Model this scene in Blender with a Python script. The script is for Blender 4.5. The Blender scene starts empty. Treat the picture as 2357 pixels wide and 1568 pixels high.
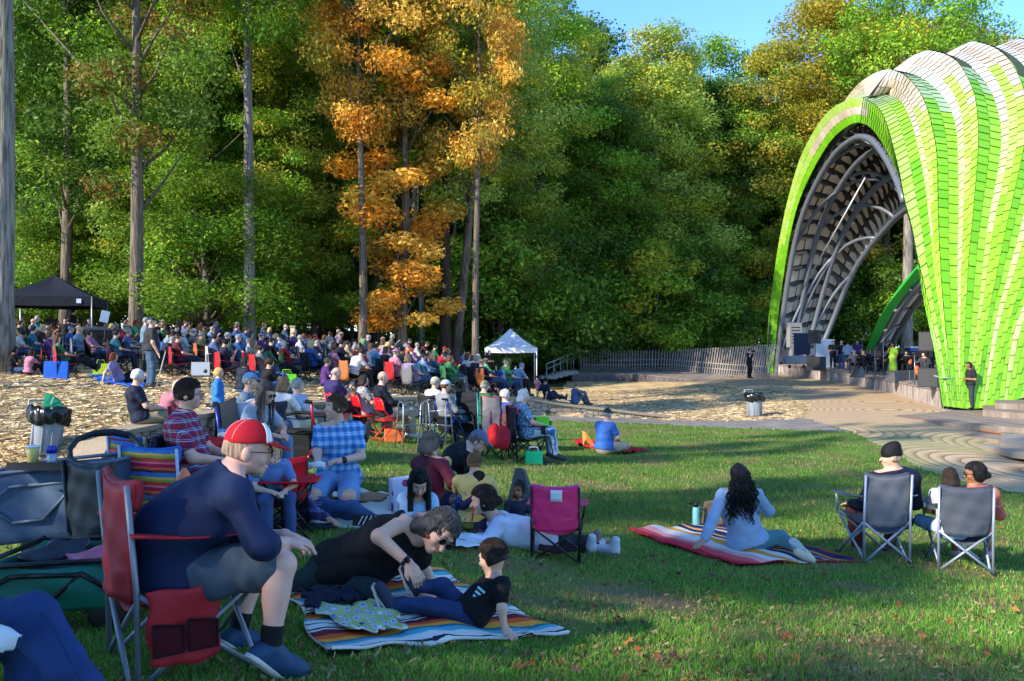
import bpy, math, random
import numpy as np
from mathutils import Vector, Matrix
sc = bpy.context.scene
COL = sc.collection
PI = math.pi
# ---------------------------------------------------------------- camera
FPX, HX, HY, HORIZ, CAMZ = 1964.0, 1178.5, 784.0, 800.0, 2.0
PITCH = math.atan((HORIZ-HY)/FPX)
cam_d = bpy.data.cameras.new('camera'); cam = bpy.data.objects.new('camera', cam_d); COL.objects.link(cam)
cam_d.sensor_width = 36.0; cam_d.lens = 36.0*FPX/2357.0; cam_d.clip_start = 0.05; cam_d.clip_end = 2000
cam.location = (0, 0, CAMZ); cam.rotation_euler = (PI/2+PITCH, 0, 0)
sc.camera = cam
# ---------------------------------------------------------------- sky, sun, exposure
SUN_AZ, SUN_EL = math.radians(36), math.radians(29)     # azimuth of the light's travel from +X towards +Y
LD = Vector((math.cos(SUN_AZ)*math.cos(SUN_EL), math.sin(SUN_AZ)*math.cos(SUN_EL), -math.sin(SUN_EL)))
w = bpy.data.worlds.new('World'); sc.world = w; w.use_nodes = True
nt = w.node_tree; bg = nt.nodes['Background']; sky = nt.nodes.new('ShaderNodeTexSky')
sky.sky_type = 'NISHITA'; sky.sun_disc = False; sky.sun_elevation = SUN_EL
sky.sun_rotation = math.atan2(-LD.x, -LD.y) % (2*PI)
sky.air_density = 1.0; sky.dust_density = 0.0; sky.ozone_density = 9.0
nt.links.new(sky.outputs[0], bg.inputs[0]); bg.inputs[1].default_value = 0.15
sun_d = bpy.data.lights.new('sun', 'SUN'); sun = bpy.data.objects.new('sun', sun_d); COL.objects.link(sun)
sun_d.energy = 3.2; sun_d.angle = math.radians(0.5); sun_d.color = (1.0, 0.90, 0.74)
sun.rotation_euler = LD.to_track_quat('-Z', 'Y').to_euler(); sun.location = (-30, -20, 40)
sc.view_settings.view_transform = 'Standard'; sc.view_settings.look = 'None'
sc.view_settings.exposure = 1.55; sc.view_settings.gamma = 1.0
sc.render.engine = 'CYCLES'
sc.cycles.max_bounces = 6; sc.cycles.diffuse_bounces = 3; sc.cycles.glossy_bounces = 2
sc.cycles.transmission_bounces = 4; sc.cycles.transparent_max_bounces = 6
sc.cycles.sample_clamp_indirect = 4.0

# ---------------------------------------------------------------- helpers
CP, SP = math.cos(PITCH), math.sin(PITCH)
def ray(px, py):
    a = (px-HX)/FPX; b = (HY-py)/FPX
    return Vector((a, CP-b*SP, SP+b*CP))
def P(px, py, D):                      # point at photo pixel (2357 px wide view) and distance D along +Y
    r = ray(px, py); return Vector((r.x/r.y*D, D, CAMZ+r.z/r.y*D))
def PX(v):
    d = (v[0], v[1]*CP+(v[2]-CAMZ)*SP, -v[1]*SP+(v[2]-CAMZ)*CP)
    return HX+FPX*d[0]/d[1], HY-FPX*d[2]/d[1]
def lin(c):
    return tuple(((x/255)/12.92 if x/255 <= 0.04045 else ((x/255+0.055)/1.055)**2.4) for x in c[:3])
def smooth(a, b, x):
    t = np.clip((x-a)/(b-a), 0, 1); return t*t*(3-2*t)

class MB:
    def __init__(s): s.v = []; s.f = []; s.uv = []; s.mi = []; s.m = 0; s.sm = []; s.smooth = True
    def add(s, vs, fs, uvs=None, smooth=None):
        b = len(s.v); s.v += [tuple(v) for v in vs]
        for i, f in enumerate(fs):
            s.f.append(tuple(b+k for k in f)); s.mi.append(s.m); s.sm.append(s.smooth if smooth is None else smooth)
            s.uv.append(uvs[i] if uvs else None)
        return s
    def box(s, c, size, rot=None, smooth=False):
        c = Vector(c); x, y, z = (k/2 for k in size); vs = []
        for dz in (-z, z):
            for dx, dy in ((-x, -y), (x, -y), (x, y), (-x, y)):
                p = Vector((dx, dy, dz))
                if rot is not None: p = rot @ p
                vs.append(c+p)
        return s.add(vs, [(3, 2, 1, 0), (4, 5, 6, 7), (0, 1, 5, 4), (1, 2, 6, 5), (2, 3, 7, 6), (3, 0, 4, 7)], smooth=smooth)
    def hexa(s, lo, hi):               # two quads of 4 points -> solid
        return s.add(list(lo)+list(hi), [(3, 2, 1, 0), (4, 5, 6, 7), (0, 1, 5, 4), (1, 2, 6, 5), (2, 3, 7, 6), (3, 0, 4, 7)], smooth=False)
    def tube(s, pts, r, seg=8, cap=True):
        pts = [Vector(p) for p in pts]; n = len(pts)
        rs = r if isinstance(r, (list, tuple)) else [r]*n
        t = (pts[1]-pts[0]).normalized()
        u = t.cross(Vector((0, 0, 1)))
        if u.length < 1e-3: u = t.cross(Vector((0, 1, 0)))
        u.normalize(); vs = []; fs = []
        for i, p in enumerate(pts):
            tt = (pts[min(i+1, n-1)]-pts[max(i-1, 0)]).normalized()
            u = (u-tt*u.dot(tt)).normalized(); w_ = tt.cross(u)
            for k in range(seg):
                a = 2*PI*k/seg; vs.append(p+(u*math.cos(a)+w_*math.sin(a))*rs[i])
        for i in range(n-1):
            for k in range(seg):
                fs.append((i*seg+k, i*seg+(k+1) % seg, (i+1)*seg+(k+1) % seg, (i+1)*seg+k))
        if cap: fs.append(tuple(range(seg-1, -1, -1))); fs.append(tuple((n-1)*seg+k for k in range(seg)))
        return s.add(vs, fs)
    def lathe(s, prof, c=(0, 0, 0), seg=24, sx=1, sy=1, mat=None):
        vs = []; fs = []; c = Vector(c)
        for (r, z) in prof:
            for k in range(seg):
                a = 2*PI*k/seg; p = Vector((r*math.cos(a)*sx, r*math.sin(a)*sy, z))
                if mat is not None: p = mat @ p
                vs.append(c+p)
        for i in range(len(prof)-1):
            for k in range(seg): fs.append((i*seg+k, i*seg+(k+1) % seg, (i+1)*seg+(k+1) % seg, (i+1)*seg+k))
        fs.append(tuple(range(seg-1, -1, -1))); fs.append(tuple((len(prof)-1)*seg+k for k in range(seg)))
        return s.add(vs, fs)
    def ell(s, c, r, rot=None, seg=12, rings=8):
        prof = [(math.sin(PI*i/rings), -math.cos(PI*i/rings)) for i in range(1, rings)]
        prof = [(0.02, -1)]+prof+[(0.02, 1)]
        M = Matrix.Diagonal((r[0], r[1], r[2]))
        if rot is not None: M = rot @ M
        return s.lathe(prof, c, seg, mat=M)
    def grid(s, fn, nu, nv, thick=0.0, uvf=None):  # fn(u,v)->point, a sheet; thick>0 closes it as a slab
        vs = [Vector(fn(i/nu, j/nv)) for j in range(nv+1) for i in range(nu+1)]; W = nu+1
        fs = [(j*W+i, j*W+i+1, (j+1)*W+i+1, (j+1)*W+i) for j in range(nv) for i in range(nu)]
        uvs = [((i/nu, j/nv), ((i+1)/nu, j/nv), ((i+1)/nu, (j+1)/nv), (i/nu, (j+1)/nv)) for j in range(nv) for i in range(nu)]
        if thick:
            no = [Vector((0, 0, 0)) for _ in vs]
            for f in fs:
                q = (vs[f[2]]-vs[f[0]]).cross(vs[f[3]]-vs[f[1]])
                for k in f: no[k] += q
            n = len(vs)
            vs2 = vs+[v-(m.normalized() if m.length > 1e-12 else m)*thick for v, m in zip(vs, no)]
            fs2 = fs+[tuple(n+k for k in reversed(f)) for f in fs]; uvs = uvs+[tuple(reversed(q)) for q in uvs]
            bd = [(i, i+1) for i in range(nu)]+[(j*W+nu, (j+1)*W+nu) for j in range(nv)]+[(nv*W+i+1, nv*W+i) for i in range(nu)]+[((j+1)*W, j*W) for j in range(nv)]
            for a, b in bd: fs2.append((b, a, n+a, n+b)); uvs.append(((0, 0),)*4)
            return s.add(vs2, fs2, uvs)
        return s.add(vs, fs, uvs)
    def mesh(s, name, mats, M=None):
        me = bpy.data.meshes.new(name)
        vs = s.v if M is None else [tuple(M @ Vector(v)) for v in s.v]
        me.from_pydata(vs, [], s.f)
        for m_ in (mats if isinstance(mats, (list, tuple)) else [mats]): me.materials.append(m_)
        me.polygons.foreach_set('use_smooth', s.sm); me.polygons.foreach_set('material_index', s.mi)
        if any(u is not None for u in s.uv):
            L = me.uv_layers.new(name='UVMap'); d = []
            for f, u in zip(s.f, s.uv):
                for k in range(len(f)): d += list(u[k]) if u else [0, 0]
            L.data.foreach_set('uv', d)
        me.update(); return me

def np_mesh(name, V, F, mats, smooth=False, col=None, uv=None):
    V = np.asarray(V, np.float32); F = np.asarray(F, np.int32); k = F.shape[1]
    me = bpy.data.meshes.new(name)
    me.vertices.add(len(V)); me.vertices.foreach_set('co', V.ravel())
    me.loops.add(F.size); me.loops.foreach_set('vertex_index', F.ravel())
    me.polygons.add(len(F)); me.polygons.foreach_set('loop_start', np.arange(0, F.size, k, dtype=np.int32))
    me.polygons.foreach_set('loop_total', np.full(len(F), k, np.int32))
    me.polygons.foreach_set('use_smooth', np.full(len(F), smooth, bool))
    for m_ in (mats if isinstance(mats, (list, tuple)) else [mats]): me.materials.append(m_)
    me.update(calc_edges=True)
    if col is not None:                # per-face colour
        A = me.color_attributes.new('Col', 'FLOAT_COLOR', 'CORNER')
        c = np.ones((len(F), k, 4), np.float32); c[:, :, :3] = np.asarray(col, np.float32)[:, None, :]
        A.data.foreach_set('color', c.ravel())
    if uv is not None:
        L = me.uv_layers.new(name='UVMap'); L.data.foreach_set('uv', np.asarray(uv, np.float32).ravel())
    return me

def link(name, me, parent=None, world=False):
    o = bpy.data.objects.new(name, me); COL.objects.link(o)
    if parent is not None:
        o.parent = parent
        if world:
            M = Matrix.LocRotScale(parent.location, parent.rotation_euler, parent.scale)
            o.matrix_parent_inverse = Matrix.Identity(4)
            me.transform(M.inverted())
    return o
def part(name, mb, m, parent, world=False, label=None):
    o = link(name, mb.mesh(name, m), parent, world)
    if label: o['label'] = label
    return o
def tag(o, label, cat, group=None, kind=None):
    if label: o['label'] = label
    if cat: o['category'] = cat
    if group: o['group'] = group
    if kind: o['kind'] = kind
    return o
def thing(name, label, cat, loc=(0, 0, 0), rz=0, group=None, scale=1):
    o = bpy.data.objects.new(name, None); COL.objects.link(o); o.empty_display_size = 0.1
    o.location = loc; o.rotation_euler = (0, 0, rz); o.scale = (scale,)*3
    return tag(o, label, cat, group)
def struct(name, me):
    o = link(name, me); o['kind'] = 'structure'; return o
def dup(root, loc, rz, label, group=None, scale=1, mats=None):
    r = root.copy(); COL.objects.link(r); r.location = loc; r.rotation_euler = (0, 0, rz); r.scale = (scale,)*3
    r['label'] = label
    if group: r['group'] = group
    def rec(a, b):
        for ch in a.children:
            c = ch.copy(); COL.objects.link(c); c.parent = b
            if mats and ch.name.split('.')[0] in mats:
                for s_ in c.material_slots: s_.link = 'OBJECT'; s_.material = mats[ch.name.split('.')[0]]
            rec(ch, c)
    rec(root, r); return r

# ---------------------------------------------------------------- materials
MC = {}
def nodes(name):
    m = bpy.data.materials.new(name); m.use_nodes = True; N = m.node_tree.nodes; L = m.node_tree.links
    b = N['Principled BSDF']; return m, N, L, b
def mat(rgb, rough=0.75, kind='cloth', metal=0.0, var=0.18, scale=None, bump=None):
    key = (tuple(rgb), rough, kind, metal, var, scale, bump)
    if key in MC: return MC[key]
    m, N, L, b = nodes(kind)
    c = lin(rgb); b.inputs['Roughness'].default_value = rough; b.inputs['Metallic'].default_value = metal
    tc = N.new('ShaderNodeTexCoord'); nz = N.new('ShaderNodeTexNoise')
    sc_, bp = {'cloth': (9, 0.35), 'skin': (14, 0.1), 'metal': (30, 0.05), 'plastic': (20, 0.05), 'wood': (12, 0.4), 'paint': (6, 0.05), 'stone': (5, 0.8), 'hair': (40, 0.6), 'shiny': (9, 0.25)}.get(kind, (10, 0.2))
    sc_ = scale or sc_; bp = bp if bump is None else bump
    nz.inputs['Scale'].default_value = sc_; nz.inputs['Detail'].default_value = 4
    L.new(tc.outputs['Object'], nz.inputs['Vector'])
    mx = N.new('ShaderNodeMix'); mx.data_type = 'RGBA'
    L.new(nz.outputs['Fac'], mx.inputs[0])
    mx.inputs[6].default_value = tuple(x*(1-var) for x in c)+(1,); mx.inputs[7].default_value = tuple(min(1, x*(1+var)) for x in c)+(1,)
    L.new(mx.outputs[2], b.inputs['Base Color'])
    if bp:
        cl = kind in ('cloth', 'shiny')
        bn = N.new('ShaderNodeBump'); bn.inputs['Strength'].default_value = bp; bn.inputs['Distance'].default_value = 0.02
        if kind == 'hair':
            mp = N.new('ShaderNodeMapping'); mp.inputs['Scale'].default_value = (1, 1, 0.12)
            L.new(tc.outputs['Object'], mp.inputs['Vector']); L.new(mp.outputs[0], nz.inputs['Vector'])
        if cl:                         # creases: ridged noise pulled out along one diagonal
            rn = N.new('ShaderNodeTexNoise'); rn.noise_type = 'RIDGED_MULTIFRACTAL'; rn.inputs['Scale'].default_value = 4.5; rn.inputs['Detail'].default_value = 3; rn.inputs['Distortion'].default_value = 0.8
            mp = N.new('ShaderNodeMapping'); mp.inputs['Rotation'].default_value = (0.5, 0.3, 0.6); mp.inputs['Scale'].default_value = (0.55, 1.5, 1.3)
            L.new(tc.outputs['Object'], mp.inputs['Vector']); L.new(mp.outputs[0], rn.inputs['Vector']); L.new(rn.outputs['Fac'], bn.inputs['Height']); bn.inputs['Distance'].default_value = 0.035; bn.inputs['Strength'].default_value = min(1, bp*1.6)
        else: L.new(nz.outputs['Fac'], bn.inputs['Height'])
        L.new(bn.outputs[0], b.inputs['Normal'])
    if kind == 'skin':
        b.inputs['Subsurface Weight'].default_value = 0.08; b.inputs['Subsurface Radius'].default_value = (0.02, 0.008, 0.004)
    if kind == 'hair': b.inputs['Specular IOR Level'].default_value = 0.3
    if kind == 'cloth' or kind == 'shiny':
        b.inputs['Specular IOR Level'].default_value = 0.25 if kind == 'cloth' else 0.5
    MC[key] = m; return m
def stripes(name, cols, axis=2, scale=8.0, rough=0.8, wob=0.05, coord='Object', vec=None):
    """repeating coloured bands along an object axis; cols = [(pos,rgb)...]"""
    m, N, L, b = nodes(name); b.inputs['Roughness'].default_value = rough; b.inputs['Specular IOR Level'].default_value = 0.25
    tc = N.new('ShaderNodeTexCoord'); sp = N.new('ShaderNodeSeparateXYZ'); L.new(tc.outputs[coord], sp.inputs[0])
    nz = N.new('ShaderNodeTexNoise'); nz.inputs['Scale'].default_value = 14; L.new(tc.outputs[coord], nz.inputs['Vector'])
    mu = N.new('ShaderNodeMath'); mu.operation = 'MULTIPLY'; mu.inputs[1].default_value = scale; L.new(sp.outputs[axis], mu.inputs[0])
    ad = N.new('ShaderNodeMath'); ad.operation = 'MULTIPLY_ADD'; L.new(nz.outputs['Fac'], ad.inputs[0]); ad.inputs[1].default_value = wob*scale; L.new(mu.outputs[0], ad.inputs[2])
    fr = N.new('ShaderNodeMath'); fr.operation = 'FRACT'; L.new(ad.outputs[0], fr.inputs[0])
    cr = N.new('ShaderNodeValToRGB'); cr.color_ramp.interpolation = 'CONSTANT'; e = cr.color_ramp.elements
    while len(e) < len(cols): e.new(0.5)
    for i, (p, c) in enumerate(cols): e[i].position = p; e[i].color = lin(c)+(1,)
    L.new(fr.outputs[0], cr.inputs[0]); L.new(cr.outputs[0], b.inputs['Base Color']); return m
def plaid(name, base, b1, b2, scale=12):
    m, N, L, b = nodes(name); b.inputs['Roughness'].default_value = 0.85; b.inputs['Specular IOR Level'].default_value = 0.2
    tc = N.new('ShaderNodeTexCoord'); sp = N.new('ShaderNodeSeparateXYZ'); L.new(tc.outputs['Object'], sp.inputs[0])
    cur = None
    def band(out, sc_, lo, hi, off):
        mu = N.new('ShaderNodeMath'); mu.operation = 'MULTIPLY_ADD'; mu.inputs[1].default_value = sc_; mu.inputs[2].default_value = off; L.new(out, mu.inputs[0])
        fr = N.new('ShaderNodeMath'); fr.operation = 'FRACT'; L.new(mu.outputs[0], fr.inputs[0])
        a = N.new('ShaderNodeMath'); a.operation = 'GREATER_THAN'; a.inputs[1].default_value = lo; L.new(fr.outputs[0], a.inputs[0])
        c = N.new('ShaderNodeMath'); c.operation = 'LESS_THAN'; c.inputs[1].default_value = hi; L.new(fr.outputs[0], c.inputs[0])
        d = N.new('ShaderNodeMath'); d.operation = 'MULTIPLY'; L.new(a.outputs[0], d.inputs[0]); L.new(c.outputs[0], d.inputs[1]); return d.outputs[0]
    ho = N.new('ShaderNodeMath'); ho.operation = 'MULTIPLY_ADD'; ho.inputs[1].default_value = 0.55; L.new(sp.outputs[1], ho.inputs[0]); L.new(sp.outputs[0], ho.inputs[2])
    prev = lin(base)+(1,); sock = None
    for (out, off) in ((ho.outputs[0], 0.1), (sp.outputs[2], 0.3)):
        for (lo, hi, c, f) in ((0.0, 0.42, b1, 0.55), (0.6, 0.68, b2, 0.6), (0.82, 0.87, b2, 0.6)):
            k = band(out, scale, lo, hi, off); mf = N.new('ShaderNodeMath'); mf.operation = 'MULTIPLY'; mf.inputs[1].default_value = f; L.new(k, mf.inputs[0])
            mx = N.new('ShaderNodeMix'); mx.data_type = 'RGBA'; L.new(mf.outputs[0], mx.inputs[0])
            if sock is None: mx.inputs[6].default_value = prev
            else: L.new(sock, mx.inputs[6])
            mx.inputs[7].default_value = lin(c)+(1,); sock = mx.outputs[2]
    L.new(sock, b.inputs['Base Color']); return m
def spots(name, base, spot, scale=25, thr=0.35, rough=0.85, spot2=None):
    m, N, L, b = nodes(name); b.inputs['Roughness'].default_value = rough; b.inputs['Specular IOR Level'].default_value = 0.2
    tc = N.new('ShaderNodeTexCoord'); vo = N.new('ShaderNodeTexVoronoi'); vo.inputs['Scale'].default_value = scale; L.new(tc.outputs['Object'], vo.inputs['Vector'])
    cr = N.new('ShaderNodeValToRGB'); cr.color_ramp.interpolation = 'CONSTANT'; e = cr.color_ramp.elements
    e[0].color = lin(spot)+(1,); e[1].position = thr; e[1].color = lin(base)+(1,)
    if spot2: x = e.new(thr*0.5); x.color = lin(spot2)+(1,)
    L.new(vo.outputs['Distance'], cr.inputs[0]); L.new(cr.outputs[0], b.inputs['Base Color']); return m
def glassy(rgb, alpha=0.5):
    m, N, L, b = nodes('clear plastic'); b.inputs['Base Color'].default_value = lin(rgb)+(1,); b.inputs['Roughness'].default_value = 0.1
    b.inputs['Alpha'].default_value = alpha; return m
STEEL = mat((150, 155, 162), 0.35, 'metal', 0.7); DKMET = mat((28, 28, 30), 0.4, 'metal', 0.3); GREYTUBE = mat((128, 134, 142), 0.4, 'metal', 0.35)
BLACKC = mat((18, 19, 22), 0.8); WHITEP = mat((225, 225, 225), 0.5, 'plastic'); BLACKP = mat((15, 15, 16), 0.45, 'plastic')
# ---------------------------------------------------------------- terrain: thin-plate fit through measured spots (px, py, px per metre)
STEP = 0.36
wall_pts = [P(225, 1056, 11.8), P(330, 1035, 13.0), P(560, 1000, 16.0), P(950, 948, 22.0), P(1220, 955, 26.5), P(1545, 968, 28.0)]
wxy = np.array([(p.x, p.y) for p in wall_pts])
wxy = np.vstack([[wxy[0]+(wxy[0]-wxy[1])*12], wxy])
def behind_wall(x, y):
    """signed distance past the wall line (positive on the straw terrace) and fade towards its right end"""
    x = np.asarray(x, float); y = np.asarray(y, float); best = np.full(x.shape, 1e9); sgn = np.zeros(x.shape); along = np.zeros(x.shape)
    for i in range(len(wxy)-1):
        a, b = wxy[i], wxy[i+1]; d = b-a; L2 = d@d
        t = np.clip(((x-a[0])*d[0]+(y-a[1])*d[1])/L2, 0, 1)
        dx = x-(a[0]+t*d[0]); dy = y-(a[1]+t*d[1]); dd = np.hypot(dx, dy)
        c = d[0]*(y-a[1])-d[1]*(x-a[0])
        m = dd < best; best = np.where(m, dd, best); sgn = np.where(m, np.sign(c), sgn); along = np.where(m, i+t, along)
    fade = np.interp(along, [0, .96, 1.3, 5.0, 5.6, 6.0], [0.1, .1, 1, 1, 0.5, 0.0])
    return sgn*best, fade
ctrl = [(350, 1590, 560, 0), (2060, 1300, 240, 0), (1700, 1270, 231, 0), (1280, 1310, 280, 0), (775, 1155, 250, 0), (890, 1005, 115, 0),
        (1200, 1060, 129, 0), (1400, 1035, 112, 0), (1738, 960, 70, 0), (2228, 950, 67, 0), (1725, 868, 39, 0), (345, 890, 90, 1), (100, 1050, 150, 0),
        (50, 850, 75, 1), (200, 790, 50, 1), (575, 798, 46, 1), (1175, 880, 38, 1), (600, 860, 70, 1), (1050, 880, 60, 1), (2300, 1500, 368, 0),
        (1000, 1560, 515, 0), (2357, 1130, 125, 0), (2000, 1000, 90, 0), (1340, 960, 72, 0), (0, 1560, 560, 0), (0, 1250, 250, 0), (1560, 838, 31, 0), (1000, 1120, 185, 0),
        (1787, 870, 35, 0), (2175, 936, 65, 0), (900, 790, 38, 1), (0, 770, 35, 1), (1300, 795, 25, 0), (1900, 800, 25, 0), (2357, 840, 30, 0)]
def feat(x, y):
    yy = np.maximum(y, 2.0); return np.stack([np.clip(np.asarray(x)/yy, -1.0, 1.0)*2.2, np.log(np.clip(yy, 2.0, 75))*1.0], -1)
C = []
for px, py, s, st in ctrl:
    D = FPX/s; p = P(px, py, D); sd, fd = behind_wall(p.x, p.y)
    C.append((p.x, p.y, p.z-(STEP*float(fd) if st and sd > 0 else 0)))
C = np.array(C); X = feat(C[:, 0], C[:, 1])
def U(r): return np.where(r > 1e-9, r*r*np.log(np.maximum(r, 1e-9)), 0)
n_ = len(C); K_ = U(np.linalg.norm(X[:, None]-X[None], axis=2))+np.eye(n_)*0.02
Pm = np.hstack([np.ones((n_, 1)), X]); A_ = np.block([[K_, Pm], [Pm.T, np.zeros((3, 3))]])
W_ = np.linalg.solve(A_, np.concatenate([C[:, 2], np.zeros(3)]))
def gbase(x, y):
    f = feat(x, y); r = np.linalg.norm(f[..., None, :]-X, axis=-1)
    return U(r)@W_[:n_]+W_[n_]+f@W_[n_+1:]
def G(x, y):
    x = np.asarray(x, float); y = np.asarray(y, float); z = gbase(x, y)
    sd, fd = behind_wall(x, y)
    z = z+STEP*fd*smooth(0.26, 0.42, sd)
    z = z+0.012*np.sin(x*1.3+0.7*y)*np.sin(y*1.1-x*0.4)
    return z
def g1(x, y): return float(G(np.array([x]), np.array([y]))[0])
def GP(px, py):                        # where the ray through a photo pixel meets the ground
    r = ray(px, py); r = r/r.y; D = np.geomspace(2.5, 150, 2500); z = CAMZ+r.z*D-G(r.x*D, D)
    k = np.where(z < 0)[0]; D0 = D[k[0]] if len(k) else 90.0
    return Vector((r.x*D0, D0, g1(r.x*D0, D0)))
def GD(px, D):                         # ground point under image column px at distance D
    x = (px-HX)/FPX*D; return Vector((x, D, g1(x, D)))

# ---- the sheet: a fan grid, its faces dealt out to lawn, straw, path, paving and forest floor
rows = np.concatenate([np.linspace(-55, -3.2, 14), -4+np.geomspace(1.0, 260, 430)])
cols = np.concatenate([np.linspace(-1.7, -0.75, 30)[:-1], np.linspace(-0.75, 0.75, 420), np.linspace(0.75, 1.7, 30)[1:]])
RR, CC = np.meshgrid(rows, cols, indexing='ij')
GX = CC*np.where(RR < -3, 60+0*RR, RR+4+6*np.clip((RR-(-3))/3, 0, 1)*0+0.0); GY = RR.copy()
GX = np.where(RR < -3, CC*60, CC*(RR+4))
# the fan's apex row is widened so that the ground has no hole beside the camera
near = RR < 3; GX = np.where((RR >= -3) & near, CC*np.interp(RR, [-3, 3], [60, 7]), GX)
GZ = G(GX, GY)
nr, nc = GX.shape
ang = CP; yy = np.maximum(GY, 0.5)
dy_ = yy*CP+(GZ-CAMZ)*SP; dz_ = -yy*SP+(GZ-CAMZ)*CP
PXX = HX+FPX*GX/dy_; PYY = HY-FPX*dz_/dy_
def inpoly(x, y, poly):
    r = np.zeros(x.shape, bool); n = len(poly)
    for i in range(n):
        x1, y1 = poly[i]; x2, y2 = poly[(i+1) % n]
        c = ((y1 > y) != (y2 > y)) & (x < (x2-x1)*(y-y1)/((y2-y1) if y2 != y1 else 1e-9)+x1); r ^= c
    return r
rng = np.random.default_rng(3)
fx = (PXX[:-1, :-1]+PXX[1:, 1:])/2; fy = (PYY[:-1, :-1]+PYY[1:, 1:])/2
fwx = (GX[:-1, :-1]+GX[1:, 1:])/2; fwy = (GY[:-1, :-1]+GY[1:, 1:])/2
fy = np.where(fwy < 2.5, 4000, fy)
nz_ = (rng.random(fx.shape)-0.5)
wob = 5*np.sin(fx*0.05)+3*np.sin(fx*0.13+fy*0.2)
pav = inpoly(fx+nz_*2, fy, [(1330, 862), (1500, 868), (1700, 889), (1800, 900), (1868, 930), (1850, 962), (1950, 990), (2050, 1035), (2120, 1080), (2250, 1115), (2400, 1145), (4200, 1500), (4200, 850), (2357, 820), (1790, 845), (1330, 845)])
pth = inpoly(fx, fy+nz_*3, [(1220, 956), (1400, 958), (1530, 967), (1700, 970), (1850, 962), (1960, 994), (1700, 986), (1530, 976), (1220, 966)])
sdw, fdw = behind_wall(fwx, fwy)
straw = ((sdw+nz_*0.1 > 0.3)) & (fwy > 4) & ((fy > 812+wob*0.5) | (fx < 1300) & (fy > 800)) & (fx < 1900)
straw |= inpoly(fx+nz_*14, fy+nz_*5, [(1200, 868), (1700, 889), (1868, 930), (1858, 964), (1700, 972), (1530, 968), (1200, 950)])
straw |= inpoly(fx+nz_*14, fy+nz_*8, [(-3000, 830), (240, 960), (230, 1058), (0, 1066), (-3000, 1100)])
floor = (fwy > 40) | ((fy < 800) & (fwy > 20))
floor = floor & ~((fx > 1300) & (fy > 850))
zone = np.zeros(fx.shape, int)
zone[floor] = 4; zone[straw & (fwy < 47)] = 1; zone[pth] = 2; zone[pav & (fwy < 75)] = 3
zone[(zone == 0) & (fwy > 27) & (fx > 600)] = 1
idx = np.arange(nr*nc).reshape(nr, nc)
FQ = np.stack([idx[:-1, :-1], idx[:-1, 1:], idx[1:, 1:], idx[1:, :-1]], -1).reshape(-1, 4); zf = zone.ravel()
VV = np.stack([GX, GY, GZ], -1).reshape(-1, 3)

def ground_mat(name, ramp, s1=3.0, s2=60.0, bump=0.6, rough=0.95, dist=0.03, patch=None):
    m, N, L, b = nodes(name); b.inputs['Roughness'].default_value = rough; b.inputs['Specular IOR Level'].default_value = 0.15
    tc = N.new('ShaderNodeTexCoord')
    a = N.new('ShaderNodeTexNoise'); a.inputs['Scale'].default_value = s1; a.inputs['Detail'].default_value = 5
    c = N.new('ShaderNodeTexNoise'); c.inputs['Scale'].default_value = s2; c.inputs['Detail'].default_value = 6
    L.new(tc.outputs['Object'], a.inputs['Vector']); L.new(tc.outputs['Object'], c.inputs['Vector'])
    av = N.new('ShaderNodeMath'); av.operation = 'ADD'; L.new(a.outputs['Fac'], av.inputs[0]); L.new(c.outputs['Fac'], av.inputs[1])
    hf = N.new('ShaderNodeMath'); hf.operation = 'MULTIPLY'; hf.inputs[1].default_value = 0.5; L.new(av.outputs[0], hf.inputs[0])
    cr = N.new('ShaderNodeValToRGB'); e = cr.color_ramp.elements
    while len(e) < len(ramp): e.new(0.5)
    for i, (p, q) in enumerate(ramp): e[i].position = p; e[i].color = lin(q)+(1,)
    L.new(hf.outputs[0], cr.inputs[0]); out = cr.outputs[0]
    if patch:
        pn = N.new('ShaderNodeTexNoise'); pn.inputs['Scale'].default_value = patch[1]; pn.inputs['Detail'].default_value = 3; L.new(tc.outputs['Object'], pn.inputs['Vector'])
        pr = N.new('ShaderNodeValToRGB'); pr.color_ramp.elements[0].position = patch[2]; pr.color_ramp.elements[1].position = patch[2]+0.1; L.new(pn.outputs['Fac'], pr.inputs[0])
        mx = N.new('ShaderNodeMix'); mx.data_type = 'RGBA'; L.new(pr.outputs[0], mx.inputs[0]); L.new(out, mx.inputs[6]); mx.inputs[7].default_value = lin(patch[0])+(1,); out = mx.outputs[2]
    L.new(out, b.inputs['Base Color'])
    bn = N.new('ShaderNodeBump'); bn.inputs['Strength'].default_value = bump; bn.inputs['Distance'].default_value = dist
    L.new(c.outputs['Fac'], bn.inputs['Height']); L.new(bn.outputs[0], b.inputs['Normal']); return m
M_LAWN = ground_mat('lawn', [(0.3, (60, 76, 32)), (0.45, (78, 104, 40)), (0.55, (96, 120, 50)), (0.7, (124, 130, 68))], 1.2, 45, 0.7, patch=((118, 104, 72), 0.9, 0.52))
M_STRAW = ground_mat('straw bed', [(0.3, (130, 108, 78)), (0.45, (180, 154, 112)), (0.55, (206, 182, 138)), (0.7, (220, 200, 160))], 1.5, 38, 1.0, dist=0.05)
M_PATH = ground_mat('asphalt path', [(0.3, (96, 92, 90)), (0.5, (124, 118, 114)), (0.7, (150, 143, 136))], 2, 90, 0.3)
M_FLOOR = ground_mat('forest floor', [(0.3, (48, 40, 26)), (0.5, (80, 68, 42)), (0.7, (116, 100, 60))], 1, 20, 1.0, patch=((60, 78, 32), 0.3, 0.5))
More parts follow.
